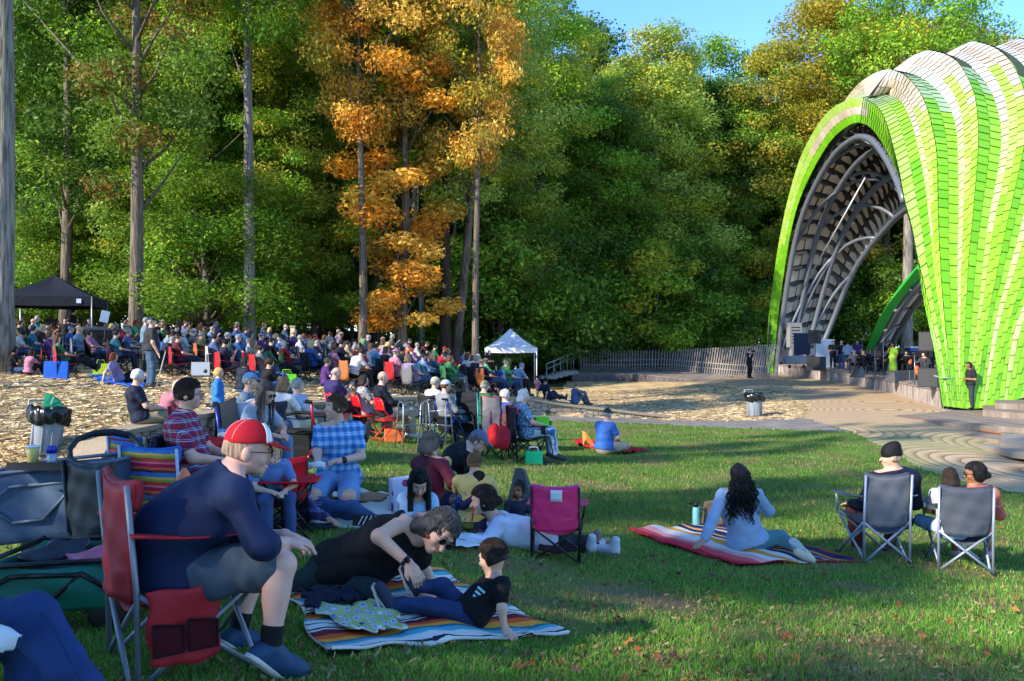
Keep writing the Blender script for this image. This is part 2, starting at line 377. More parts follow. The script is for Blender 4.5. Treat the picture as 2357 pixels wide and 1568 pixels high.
def paving_mat():
    m, N, L, b = nodes('paving'); b.inputs['Roughness'].default_value = 0.85; b.inputs['Specular IOR Level'].default_value = 0.2
    tc = N.new('ShaderNodeTexCoord'); mp = N.new('ShaderNodeMapping'); mp.inputs['Rotation'].default_value = (0, 0, 0.5); mp.inputs['Scale'].default_value = (1, 1, 0)
    L.new(tc.outputs['Object'], mp.inputs[0])
    vo = N.new('ShaderNodeTexVoronoi'); vo.inputs['Scale'].default_value = 0.17; vo.inputs['Randomness'].default_value = 0.75; L.new(mp.outputs[0], vo.inputs['Vector'])
    mu = N.new('ShaderNodeMath'); mu.operation = 'MULTIPLY'; mu.inputs[1].default_value = 30.0; L.new(vo.outputs['Distance'], mu.inputs[0])
    fr = N.new('ShaderNodeMath'); fr.operation = 'FRACT'; L.new(mu.outputs[0], fr.inputs[0])
    nz = N.new('ShaderNodeTexNoise'); nz.inputs['Scale'].default_value = 6; nz.inputs['Detail'].default_value = 6; L.new(tc.outputs['Object'], nz.inputs['Vector'])
    ad = N.new('ShaderNodeMath'); ad.operation = 'MULTIPLY_ADD'; L.new(nz.outputs['Fac'], ad.inputs[0]); ad.inputs[1].default_value = 0.5; L.new(fr.outputs[0], ad.inputs[2])
    cr = N.new('ShaderNodeValToRGB'); e = cr.color_ramp.elements
    for p, q in ((0.25, (122, 98, 74)), (0.5, (160, 134, 102)), (0.75, (182, 156, 122)), (1.0, (190, 164, 130))):
        x = e.new(p); x.color = lin(q)+(1,)
    e.remove(e[0])
    for x in e:
        if x.position > .99: x.color = lin((190, 164, 130))+(1,)
    L.new(ad.outputs[0], cr.inputs[0])
    # algae-green stain over the paving's near right corner
    pn = N.new('ShaderNodeTexNoise'); pn.inputs['Scale'].default_value = 0.22; pn.inputs['Detail'].default_value = 2; L.new(tc.outputs['Object'], pn.inputs['Vector'])
    pr = N.new('ShaderNodeValToRGB'); pr.color_ramp.elements[0].position = 0.47; pr.color_ramp.elements[1].position = 0.62; L.new(pn.outputs['Fac'], pr.inputs[0])
    mf = N.new('ShaderNodeMath'); mf.operation = 'MULTIPLY'; mf.inputs[1].default_value = 0.7; L.new(pr.outputs[0], mf.inputs[0])
    sp = N.new('ShaderNodeSeparateXYZ'); L.new(tc.outputs['Object'], sp.inputs[0])
    lt = N.new('ShaderNodeMapRange'); lt.inputs[1].default_value = 26; lt.inputs[2].default_value = 18; L.new(sp.outputs[1], lt.inputs[0])
    m2 = N.new('ShaderNodeMath'); m2.operation = 'MULTIPLY'; L.new(mf.outputs[0], m2.inputs[0]); L.new(lt.outputs[0], m2.inputs[1])
    mx = N.new('ShaderNodeMix'); mx.data_type = 'RGBA'; L.new(m2.outputs[0], mx.inputs[0]); L.new(cr.outputs[0], mx.inputs[6]); mx.inputs[7].default_value = lin((96, 128, 62))+(1,)
    L.new(mx.outputs[2], b.inputs['Base Color'])
    bn = N.new('ShaderNodeBump'); bn.inputs['Strength'].default_value = 0.25; bn.inputs['Distance'].default_value = 0.01; L.new(ad.outputs[0], bn.inputs['Height']); L.new(bn.outputs[0], b.inputs['Normal'])
    return m
M_PAVE = paving_mat()
for zi, nm, mm in ((0, 'lawn', M_LAWN), (1, 'straw_ground', M_STRAW), (2, 'path', M_PATH), (3, 'paving', M_PAVE), (4, 'forest_ground', M_FLOOR)):
    F_ = FQ[zf == zi]; u_, inv = np.unique(F_, return_inverse=True)
    struct(nm, np_mesh(nm, VV[u_], inv.reshape(-1, 4), mm, smooth=True))

# ---------------------------------------------------------------- grass blades, straw strands (nobody could count them)
EXCL = []
def tint_mat(name, a, b_, trans=0.3, rough=0.6):
    m, N, L, b = nodes(name); at = N.new('ShaderNodeAttribute'); at.attribute_name = 'Col'
    mx = N.new('ShaderNodeMix'); mx.data_type = 'RGBA'; mx.blend_type = 'MULTIPLY'; mx.inputs[0].default_value = 1
    mx.inputs[6].default_value = (1, 1, 1, 1); L.new(at.outputs['Color'], mx.inputs[7])
    L.new(mx.outputs[2], b.inputs['Base Color']); b.inputs['Roughness'].default_value = rough; b.inputs['Specular IOR Level'].default_value = 0.25
    tr = N.new('ShaderNodeBsdfTranslucent'); L.new(mx.outputs[2], tr.inputs[0]); ms = N.new('ShaderNodeMixShader'); ms.inputs[0].default_value = trans
    L.new(b.outputs[0], ms.inputs[1]); L.new(tr.outputs[0], ms.inputs[2]); L.new(ms.outputs[0], N['Material Output'].inputs[0]); return m
M_TINT = tint_mat('grass blade', None, None, 0.3); M_STR = tint_mat('straw strand', None, None, 0.1, 0.8)
def pal(rng, cols, n, jit=0.12):
    c = np.array([lin(q) for q in cols]); k = c[rng.integers(0, len(c), n)]
    return np.clip(k*(1+(rng.random((n, 1))-0.5)*2*jit+(rng.random((n, 3))-0.5)*jit), 0, 1)
def zone_at(x, y):
    i = np.clip(np.searchsorted(rows, y)-1, 0, nr-2)
    wd = np.where(y < -3, 60, np.where(y < 3, np.interp(y, [-3, 3], [60, 7]), y+4)); j = np.clip(np.searchsorted(cols, x/wd)-1, 0, nc-2)
    return zone[i, j]
def vnoise(x, y, s, seed=0):           # cheap smooth noise
    return (np.sin(x*s+seed)*np.cos(y*s*1.3+seed*2)+0.5*np.sin(x*s*2.3+y*s*1.7+seed)+0.35*np.sin(x*s*4.1-y*s*3.7))/1.85
def blades(n, D0, D1, seed, zid, hgt, wid, cols, dry=None, mat_=None, flat=False, name='grass', label=''):
    global EXCL
    r = np.random.default_rng(seed); D = 1/(1/D0+(1/D1-1/D0)*r.random(n)) if D1/D0 < 6 else np.exp(np.log(D0)+np.log(D1/D0)*r.random(n))
    x = (r.random(n)*1.7-0.85)*D; y = D; zn = zone_at(x, y); k = zn == zid
    for q in EXCL: k &= ~inpoly(x, y, q)
    x, y = x[k], y[k]; n = len(x)
    if not flat:                       # tufts: thin the bare patches
        pn = vnoise(x, y, 1.7, 4)*0.5+vnoise(x, y, 0.6, 1)*0.5; k = r.random(n) < np.clip(0.95-1.6*np.clip(pn-0.1, 0, 1), 0.12, 1); x, y, pn = x[k], y[k], pn[k]; n = len(x)
        x = x+0.03*np.sin(y*40); 
    z = G(x, y); a = r.random(n)*2*PI; h = hgt*(0.5+r.random(n))*(0.75+0.35*vnoise(x, y, 2.3, 7)); wdt = wid*(0.6+0.8*r.random(n))*np.maximum(1, y/9)
    lean = (r.random(n)*0.9) if not flat else 0*h+4.0
    if flat:
        ln = hgt*(0.6+r.random(n)); ca, sa = np.cos(a), np.sin(a); up = r.random(n)*0.035
        b0 = np.stack([x-ca*ln/2, y-sa*ln/2, z+0.006+up*0.4], -1); b1 = np.stack([x+ca*ln/2, y+sa*ln/2, z+0.006+up], -1)
        pw = np.stack([-sa*wdt, ca*wdt, r.random(n)*0.01], -1)
        V = np.stack([b0-pw, b0+pw, b1+pw, b1-pw], 1).reshape(-1, 3); F = np.arange(len(V)).reshape(-1, 4)
    else:
        ca, sa = np.cos(a), np.sin(a); th = r.random(n)*2*PI; lx, ly = np.cos(th)*lean*h, np.sin(th)*lean*h
        base = np.stack([x, y, z-0.005], -1); w3 = np.stack([ca*wdt, sa*wdt, 0*h], -1)
        mid = base+np.stack([lx*0.3, ly*0.3, h*0.6], -1); tip = base+np.stack([lx, ly, h*0.95], -1)
        V = np.stack([base-w3, base+w3, mid+w3*0.7, mid-w3*0.7, tip+w3*0.1, tip-w3*0.1], 1).reshape(-1, 3)
        i0 = np.arange(n)*6; F = np.concatenate([np.stack([i0, i0+1, i0+2, i0+3], -1), np.stack([i0+3, i0+2, i0+4, i0+5], -1)])
    c = pal(r, cols, n)
    if not flat:
        dryc = pal(r, [(150, 132, 88), (168, 150, 104)], n); pd = np.clip((pn-0.12)*1.5, 0, 0.8)+0.09; kk = r.random(n) < pd; c[kk] = dryc[kk]; c = np.concatenate([c, c])
    o = link(name, np_mesh(name, V, F, mat_, col=c)); tag(o, label, 'grass' if not flat else 'straw', kind='stuff'); return o
# ---------------------------------------------------------------- trees
M_BARK = {}
def bark(rgb):
    k = tuple(rgb)
    if k in M_BARK: return M_BARK[k]
    m, N, L, b = nodes('bark'); b.inputs['Roughness'].default_value = 0.9; b.inputs['Specular IOR Level'].default_value = 0.15
    tc = N.new('ShaderNodeTexCoord'); mp = N.new('ShaderNodeMapping'); mp.inputs['Scale'].default_value = (14, 14, 1.2); L.new(tc.outputs['Object'], mp.inputs[0])
    nz = N.new('ShaderNodeTexNoise'); nz.inputs['Scale'].default_value = 1; nz.inputs['Detail'].default_value = 6; nz.inputs['Distortion'].default_value = 0.6; L.new(mp.outputs[0], nz.inputs['Vector'])
    cr = N.new('ShaderNodeValToRGB'); e = cr.color_ramp.elements; c = lin(rgb)
    e[0].position = 0.35; e[0].color = tuple(x*0.35 for x in c)+(1,); e[1].position = 0.62; e[1].color = tuple(x*1.15 for x in c)+(1,)
    L.new(nz.outputs['Fac'], cr.inputs[0]); L.new(cr.outputs[0], b.inputs['Base Color'])
    bn = N.new('ShaderNodeBump'); bn.inputs['Strength'].default_value = 1; bn.inputs['Distance'].default_value = 0.05; L.new(nz.outputs['Fac'], bn.inputs['Height']); L.new(bn.outputs[0], b.inputs['Normal'])
    M_BARK[k] = m; return m
LEAFM = tint_mat('leaf', None, None, 0.42, 0.45)
def leaf_mesh(name, rng, cl, per, size, cols, cols2=None, f2=0.0, flat=0.6):
    """cl: (n,4) clump centres and radii; `per` leaves each, on the clumps' outer shells"""
    n = len(cl); R = cl[:, 3]; size = size*0.60; per = per*2.1; cnt = np.maximum(6, (per*(R/np.mean(R))**2).astype(int)); k = np.repeat(np.arange(n), cnt); N_ = len(k)
    d = rng.normal(size=(N_, 3)); d /= np.linalg.norm(d, axis=1)[:, None]
    rad = rng.random(N_)**0.45
    off = d*rad[:, None]*R[k][:, None]*np.array([1.15, 1.15, 0.7]); c = cl[k, :3]+off
    # each leaf: a folded rhombus facing roughly outwards/up
    nrm = d*0.6+np.array([0, 0, 0.5])+rng.normal(size=(N_, 3))*0.55; nrm /= np.linalg.norm(nrm, axis=1)[:, None]
    t = np.cross(nrm, rng.normal(size=(N_, 3))); t /= np.linalg.norm(t, axis=1)[:, None]; b = np.cross(nrm, t)
    s = size*(0.45+1.25*rng.random(N_)**1.6)[:, None]
    V = np.stack([c-t*s, c-b*s*0.55+nrm*s*0.12, c+t*s, c+b*s*0.55+nrm*s*0.12], 1).reshape(-1, 3); F = np.arange(4*N_).reshape(-1, 4)
    col = pal(rng, cols, N_, 0.2)
    cb = pal(rng, cols, n, 0.1); col = col*0.45+cb[k]*0.55
    if cols2 and f2 > 0:
        hit = rng.random(n) < f2; c2 = pal(rng, cols2, N_, 0.2); hh = hit[k] & (rng.random(N_) < 0.8); col[hh] = c2[hh]
    return np_mesh(name, V, F, LEAFM, col=col)
def envelope(shape, u):                # radius fraction of a crown at height fraction u
    if shape == 'round': return np.sqrt(np.clip(1-(2*u-0.9)**2*0.85, 0.02, 1))
    if shape == 'column': return 0.55+0.45*np.sin(PI*np.clip(u*0.9+0.08, 0, 1))
    if shape == 'cone': return np.clip(1.05-u*0.85, 0.1, 1)*np.minimum(1, 0.5+u*3)
    if shape == 'vase': return 0.45+0.55*np.clip(u*1.3, 0, 1)*np.sqrt(np.clip(1.25-u, 0, 1))*1.4
    if shape == 'bush': return np.sqrt(np.clip(1-u**2*0.9, 0.02, 1))
def make_tree_meshes(seed, H, cb, R, shape, nclump, per, size, cols, cols2=None, f2=0, rc=(0.9, 1.6), tr=0.3, lean=0.0, gaps=0.0, twin=False):
    rng = np.random.default_rng(seed)
    u = rng.random(nclump); env = envelope(shape, u)*R*(0.85+0.3*rng.random(nclump)); a = rng.random(nclump)*2*PI
    lob = 1+0.25*np.sin(a*3+seed)+0.15*np.sin(a*5+u*9); rr = env*lob*np.sqrt(0.12+0.88*rng.random(nclump))
    z = cb+u*(H-cb); cl = np.stack([rr*np.cos(a)+lean*z, rr*np.sin(a), z, rc[0]+(rc[1]-rc[0])*rng.random(nclump)], -1)
    if gaps: cl = cl[rng.random(len(cl)) > gaps*(0.5+0.5*np.sin(cl[:, 2]*0.9+a*2))]
    crown = leaf_mesh('crown', rng, cl, per, size, cols, cols2, f2)
    mb = MB(); pts = []; rs = []
    for i in range(12):
        t = i/11; zz = -0.6+t*(H*0.93+0.6); pts.append((lean*max(zz, 0)+0.12*math.sin(seed+t*5)*t*3, 0.1*math.cos(seed*2+t*4)*t*3, zz)); rs.append(tr*(1.35 if i == 0 else 1.0)*(1-t)**0.75+0.02)
    mb.tube(pts, rs, 12)
    sel = rng.choice(len(cl), min(len(cl), 26), replace=False)
    for k in sel:
        c = cl[k]; z0 = max(cb*0.75, c[2]-1.2-1.8*rng.random()-0.35*math.hypot(c[0]-lean*c[2], c[1])); t = (z0+0.6)/(H*0.93+0.6)
        if z0 >= H*0.9 or z0 < 0.5: continue
        i = min(int(t*11), 10); fr = t*11-i; q = Vector(pts[i]).lerp(Vector(pts[i+1]), fr); e = Vector(c[:3]); r0 = tr*0.33*(1-t)**0.6+0.02
        m1 = q.lerp(e, 0.45)+Vector((rng.normal()*0.2, rng.normal()*0.2, -0.1)); mb.tube([q, m1, e], [r0, r0*0.6, 0.015], 6)
    return mb, crown
GR_D = [(81, 115, 41), (99, 138, 48), (67, 96, 39), (125, 153, 51)]
GR_M = [(117, 165, 51), (145, 190, 56), (95, 142, 47), (177, 206, 63)]
GR_L = [(158, 184, 75), (183, 203, 95), (131, 166, 65), (203, 205, 91)]
GR_B = [(92, 133, 31), (115, 146, 39), (77, 116, 29), (135, 154, 49)]
GOLD = [(186, 172, 52), (164, 156, 54), (196, 166, 58), (128, 138, 50), (146, 146, 56)]
ORNG = [(246, 180, 60), (250, 204, 92), (236, 154, 50), (204, 178, 80), (172, 154, 72)]
YEL = [(210, 204, 60), (174, 176, 52), (216, 199, 73), (134, 153, 50)]
RED = [(168, 70, 36), (186, 98, 44)]
BK = bark((118, 106, 94)); BKG = bark((140, 134, 126)); BKD = bark((72, 62, 54)); BKP = bark((176, 168, 152))
SPEC = {   # kind: seed,H,cb,R,shape,nclump,per,size,cols,cols2,f2,rc,tr
 'tall_dark': (1, 27, 7, 5.0, 'round', 125, 190, 0.19, GR_D, GR_M, 0.25, (0.9, 1.7), 0.33),
 'tall_mid': (2, 28, 9, 4.8, 'round', 105, 190, 0.18, GR_M, YEL, 0.15, (0.9, 1.6), 0.32),
 'tall_light': (3, 25, 4, 4.2, 'cone', 150, 200, 0.145, GR_L, YEL, 0.2, (0.8, 1.4), 0.22),
 'tall_gold': (4, 26, 6, 5.4, 'round', 160, 200, 0.165, GOLD, GR_M, 0.16, (0.9, 1.6), 0.3),
 'orange': (5, 27, 12, 3.9, 'round', 70, 190, 0.17, ORNG, GOLD, 0.2, (0.8, 1.5), 0.27),
 'orange_low': (6, 19, 1.6, 1.9, 'column', 78, 190, 0.16, ORNG, GR_M, 0.28, (0.55, 1.0), 0.18),
 'under_bright': (7, 7.5, 1.0, 3.6, 'bush', 90, 330, 0.105, GR_B, GR_M, 0.25, (0.6, 1.2), 0.12),
 'under_dark': (8, 9, 0.6, 4.0, 'bush', 90, 170, 0.18, GR_D, GR_M, 0.35, (0.8, 1.5), 0.12),
 'under_yellow': (9, 7.0, 1.4, 2.9, 'round', 60, 170, 0.15, YEL, GR_M, 0.3, (0.6, 1.1), 0.12),
 'lofty': (10, 31, 15, 5.6, 'round', 120, 180, 0.19, GR_M, YEL, 0.15, (0.9, 1.7), 0.40),
 'lofty_thin': (11, 29, 12, 4.4, 'vase', 80, 170, 0.18, GR_D, GOLD, 0.15, (0.8, 1.4), 0.33),
 'russet': (12, 26, 7, 3.6, 'column', 80, 190, 0.145, GR_D, [(140, 112, 52), (150, 96, 46), (120, 120, 50)], 0.35, (0.8, 1.3), 0.30),
 'willowy': (13, 26, 9, 4.8, 'vase', 90, 130, 0.15, GR_L, YEL, 0.15, (0.8, 1.5), 0.24),
}
TP = {}
for kname, s in SPEC.items():
    lean = 0.10 if kname == 'willowy' else 0.0
    TP[kname] = make_tree_meshes(*s, lean=lean) ; TP[kname] = (TP[kname][0].mesh('trunk', BK), TP[kname][1])
TNAME = {'tall_dark': 'broadleaf_tree', 'tall_mid': 'broadleaf_tree', 'tall_light': 'poplar_tree', 'tall_gold': 'autumn_tree', 'orange': 'orange_maple_tree', 'orange_low': 'orange_maple_tree',
         'under_bright': 'understory_tree', 'under_dark': 'understory_tree', 'under_yellow': 'understory_tree', 'lofty': 'forest_tree', 'lofty_thin': 'forest_tree', 'russet': 'russet_tree', 'willowy': 'leaning_tree'}
def shorten(l): return ' '.join(l.split()[:16])
def put_tree(kind, px, D, s=1.0, rz=None, label=None, group=None, bk=None, x=None, sx=1.0):
    tm, cm = TP[kind]; label = shorten(label)
    p = GD(px, D) if x is None else Vector((x, D, g1(x, D)))
    o = thing(TNAME[kind], label, 'tree', p, (rz if rz is not None else random.uniform(0, 6.28)), group); o.scale = (s*sx, s*sx, s)
    t = link('trunk', tm, o); link('crown', cm, o)
    if bk: t.material_slots[0].link = 'OBJECT'; t.material_slots[0].material = bk
    return o
random.seed(5)
TL = {'tall_dark': 'tall dark green broadleaf tree', 'tall_mid': 'tall mid green broadleaf tree', 'tall_light': 'pale green slender tree', 'tall_gold': 'golden autumn tree',
      'orange': 'tall orange leaved maple', 'orange_low': 'narrow orange leaved tree with foliage down to the ground', 'under_bright': 'low bright green understory tree', 'under_dark': 'low dark green bushy tree',
      'under_yellow': 'small yellow green tree', 'lofty': 'lofty tree with long bare trunk', 'lofty_thin': 'thin crowned tall tree', 'russet': 'tall tree with russet tinged leaves', 'willowy': 'slender leaning tree with open crown'}
FRONT = [  # kind, px, D, scale, where
 ('lofty', 0, 25, 1.0, 'huge grey trunk at the far left edge of the lawn, beside the black tent', BKG, .88),
 ('russet', 312, 38.5, 1.05, 'tall straight trunk behind the man with the cane, russet leaves beside it', BK, 1.0),
 ('lofty', 574, 42, 1.0, 'tall grey trunk behind the middle of the crowd', BKG, 0.72),
 ('lofty_thin', 874, 47, 1.0, 'dark trunk left of the orange leaved column', BKD, 0.9),
 ('lofty_thin', 1026, 48, 1.0, 'dark trunk just right of the orange leaved column', BKD, 0.95),
 ('willowy', 1046, 49, 1.0, 'leaning trunk beside the dark trunk right of the orange column', BK, 1.1),
 ('orange_low', 925, 45, 1.12, 'orange foliage hanging down to head height behind the crowd', BK, 1.25),
 ('orange', 835, 43.5, .93, 'bright orange crown high above the centre of the crowd', BK, .85),
 ('orange', 1095, 44.5, .95, 'bright orange crown at the top, right of centre', BK, 0.72),
 ('tall_light', 1515, 63, 1.0, 'pale green tree behind the picket fence with a pale thin trunk', BKP, 1.25),
 ('under_yellow', 1500, 58.6, 1.2, 'yellow green small tree directly behind the picket fence', BK, 1.0),
 ('under_bright', 470, 44, 1.15, 'bright green low foliage behind the standing man with the cane', BK, 1.3),
 ('under_bright', 120, 50, 0.95, 'bright green low foliage right behind the black tent', BK, 1.1),
 ('under_bright', 700, 52, 0.9, 'bright low foliage behind the crowd, right of the grey trunk', BK, 1.0),
 ('under_dark', 1290, 58, 0.9, 'dark bushes behind the white tent', BK, 1.1),
 ('under_dark', 1150, 55, 1.25, 'dark green bushes left of and above the white tent', BK, 1.1),
 ('under_dark', 1640, 64, .9, 'dark bushes behind the right end of the picket fence', BK, 1.1),
 ('under_bright', 1400, 61, 0.6, 'low lit shrubs behind the stair rail', BK, 1.0),
 ('lofty', 2087, 62, 1.0, 'grey trunk seen through the gap beside the shell leg', BKG, 1.0),
 ('tall_mid', 1240, 60, 0.98, 'green tree above the white tent', BK, 1.0),
 ('tall_dark', 1380, 62, 0.72, 'dark green tree between the white tent and the pale tree', BK, 1.2),
 ('tall_dark', 1640, 67, 0.8, 'dark green tree left of the shell', BK, 1.1),
 ('tall_gold', 1310, 74, 0.85, 'golden orange tree glimpsed above the white tent', BK, 0.9),
]
for k, px, D, s, where, bk, sx in FRONT: put_tree(k, px, D, s, label=where, bk=bk, sx=sx)
MID = [('tall_light', 1570, 64, .95), ('tall_light', 1450, 63, .85), ('under_dark', 1350, 60, 1.2), ('tall_mid', 1420, 68, .8), ('tall_dark', 1560, 70, .82), ('tall_dark', 1720, 66, .78), ('under_dark', 1590, 60, .95), ('under_dark', 1500, 66, 1.4), ('tall_light', 1680, 72, .9), ('tall_light', 380, 47, 1.0), ('tall_light', 680, 50, 1.0), ('tall_light', 180, 55, 1.1), ('tall_mid', 470, 46, .7), ('under_yellow', 560, 50, 1.3), ('tall_light', 1200, 56, .9), ('tall_dark', 150, 46, .95), ('tall_mid', 60, 52, 1.1), ('tall_dark', 420, 50, 1.0), ('tall_mid', 250, 58, 1.15), ('tall_dark', 640, 54, 1.0), ('tall_dark', 760, 60, 1.05), ('tall_mid', 520, 60, 1.2),
       ('tall_dark', 960, 62, 1.05), ('tall_mid', 1120, 64, 1.0), ('tall_light', 1440, 72, 1.0), ('tall_mid', 1640, 70, .92), ('tall_light', 1310, 68, .95), ('tall_gold', 1800, 66, .93), ('tall_gold', 1900, 68, 1.1), ('tall_gold', 2040, 74, 1.12),
       ('tall_gold', 2200, 78, 1.15), ('tall_mid', 1840, 67, .75), ('under_dark', 1990, 68, .9), ('under_dark', 2090, 66, .8), ('under_bright', 2040, 70, .9), ('tall_gold', 2360, 80, 1.1), ('tall_dark', 1960, 76, .75), ('tall_dark', 2110, 78, .8),
       ('under_dark', 330, 52, 1.0), ('under_dark', 560, 56, .9), ('under_dark', 30, 56, 1.0), ('under_bright', 620, 47, .7), ('under_dark', 830, 56, 0.8), ('under_bright', 990, 56, 0.7), ('under_dark', 1000, 66, 1.0),
       ('tall_mid', -90, 50, 1.0), ('tall_dark', 2300, 70, .8), ('under_yellow', 1700, 66, 1.3), ('under_dark', 1560, 64, 1.2), ('under_dark', 1430, 62, 1.15)]
for i, (k, px, D, s) in enumerate(MID):
    side = ['far left of the photo', 'left of the photo', 'centre left', 'centre', 'centre right', 'right, near the shell', 'far right'][min(6, max(0, int(px//340)))]
    put_tree(k, px, D, s, label='%s, second row of the wood, %s, %s' % (TL[k].replace(' leaved',''), side, 'behind %s' % ('the black tent' if px < 260 else 'the cane man' if px < 500 else 'the crowd' if px < 1000 else 'the white tent' if px < 1350 else 'the picket fence' if px < 1760 else 'the stage')), group='trees of the wood behind the audience', sx=random.uniform(.9, 1.15))
r_ = random.Random(9)
for i in range(64):
    px = -150+i*42+r_.uniform(-20, 20)
    if px < 1300 and i % 3 == 1: continue
    px += 0; D = r_.choice([78, 92, 108])+r_.uniform(-5, 5)
    if 1350 < px < 1880: k = 'tall_dark'; s = r_.uniform(.84, .97)*D/100
    else: k = r_.choice(['tall_dark', 'tall_dark', 'tall_mid', 'tall_mid', 'tall_gold' if px > 600 else 'tall_dark']); s = r_.uniform(.95, 1.2)*max(1, D/90)
    put_tree(k, px, D, s, label='distant tree filling the back of the wood', group='distant trees at the back of the wood', sx=1.2)
for i in range(26):
    px = -100+i*100+r_.uniform(-30, 30); D = r_.uniform(72, 88)
    put_tree('under_dark', px, D, r_.uniform(.9, 1.2), label='dark shrub deep in the wood', group='dark shrubs deep in the wood', sx=1.4)
# the same wood goes on to the left of and behind the photographer: these throw the shade over the lawn
e_ = math.tan(SUN_EL)
def shade(x_, D_, h, kind, s, sx=1.0):
    k = h/e_; x = x_-math.cos(SUN_AZ)*k; y = D_-math.sin(SUN_AZ)*k
    put_tree(kind, 0, y, s, x=x, label='broadleaf tree standing left of the photographer, its shade on the lawn', group='trees beside the photographer', sx=sx)
SHADE = [(-2.0, -1.2, 8.5, 'tall_dark', .5, 1.45), (2.2, -1.8, 8.0, 'tall_mid', .47, 1.2), (7.0, -.3, 8, 'tall_dark', .45, 1.15), (-6.5, 1.5, 8.5, 'tall_mid', .5, 1.6), (0, -4, 8.5, 'tall_dark', .5, 1.7), (5.5, -3.0, 8.5, 'tall_mid', .5, 1.3),
         (-3.0, 4.0, 7.0, 'tall_mid', .40, .8), (3.0, 12.0, 15, 'lofty_thin', .9, .4), (-1, 14.5, 14, 'lofty_thin', .8, .35),
         (-13, 29, 14, 'tall_dark', .7, .9), (3, 33, 16, 'lofty_thin', .8, .8), (9, 36, 16, 'lofty_thin', .8, .8)]
for a in SHADE: shade(*a)

rs_ = random.Random(31)
for i in range(24):
    px = rs_.uniform(40, 1250) if i < 20 else 1300+110*(i-20)+rs_.uniform(-20, 20); D = rs_.uniform(52, 62) if i < 20 else 68; q = GD(px, D); H_ = rs_.uniform(15, 22); r0 = rs_.uniform(.09, .2)
    o = thing('slim_tree', 'slim bare stemmed tree between the bigger trees of the wood', 'tree', q, 0, 'slim bare stemmed trees in the wood'); mb = MB(); a = rs_.uniform(-.06, .06)
    mb.tube([(a*z+.15*math.sin(z*.5+i), .1*math.sin(z*.4+i), z) for z in np.linspace(-.4, H_, 9)], [r0*(1-k/9.5)+.02 for k in range(9)], 7)
    for k in range(5): z = H_*(.35+.12*k); an = rs_.uniform(0, 6.28); mb.tube([(a*z, 0, z), (a*z+1.2*math.cos(an), 1.2*math.sin(an), z+.7), (a*z+2.4*math.cos(an), 2.4*math.sin(an), z+1.9)], [r0*.35, r0*.2, .01], 5)
    part('trunk', mb, rs_.choice([BK, BKG, BKP]), o)
# ---------------------------------------------------------------- the green shell over the stage
def z1(x, y): return ((1800+x/2.24)/1.0607, (50+y/2.24)/1.0607)
YC, AA = 43.0, 13.6
def crv(pts, apexD=None, zref=None, half=1, base_pull=0.0):
    """photo curve from apex to base -> 3-D; its distance follows an elliptical arch that spans the stage front"""
    pp = [z1(*p) for p in pts]; out = []
    y0 = min(p[1] for p in pp); y1 = max(p[1] for p in pp); y1 = max(y1, 925) if half > 0 else max(y1, 872)
    for (x, y) in pp:
        q = 1-(y-y0)/(y1-y0); D = YC-half*AA*math.sqrt(max(0, 1-q**1.8))
        out.append(P(x, y, D))
    return out
def resample(pts, n):
    pts = [Vector(p) for p in pts]; Q = [pts[0]*2-pts[1]]+pts+[pts[-1]*2-pts[-2]]; fine = []
    for i in range(1, len(Q)-2):
        for k in range(12):
            t = k/12; a, b, c, d = Q[i-1], Q[i], Q[i+1], Q[i+2]
            fine.append(0.5*((2*b)+(c-a)*t+(2*a-5*b+4*c-d)*t*t+(3*b-a-3*c+d)*t*t*t))
    fine.append(pts[-1]); L = [0]
    for i in range(1, len(fine)): L.append(L[-1]+(fine[i]-fine[i-1]).length)
    out = []; j = 0
    for k in range(n+1):
        s = L[-1]*k/n
        while j < len(L)-2 and L[j+1] < s: j += 1
        t = (s-L[j])/max(1e-9, L[j+1]-L[j]); out.append(fine[j].lerp(fine[j+1], min(1, t)))
    return out
K0n = [(665, 558), (730, 585), (800, 680), (860, 800), (905, 930), (940, 1080), (975, 1240), (1000, 1400), (1028, 1568), (1064, 1735), (1091, 1882), (1122, 2110)]
K0f = [(665, 558), (610, 575), (520, 650), (430, 790), (350, 960), (300, 1130), (260, 1350), (230, 1568), (215, 1700), (192, 1965)]
K1n = [(690, 425), (770, 478), (815, 560), (850, 680), (885, 820), (915, 980), (955, 1130), (985, 1290), (1020, 1430), (1050, 1568), (1085, 1735), (1110, 1882), (1145, 2112)]
K1f = [(690, 425), (620, 432), (520, 480), (440, 572), (350, 740), (290, 930), (250, 1100), (215, 1290), (178, 1568), (165, 1722), (160, 1965)]
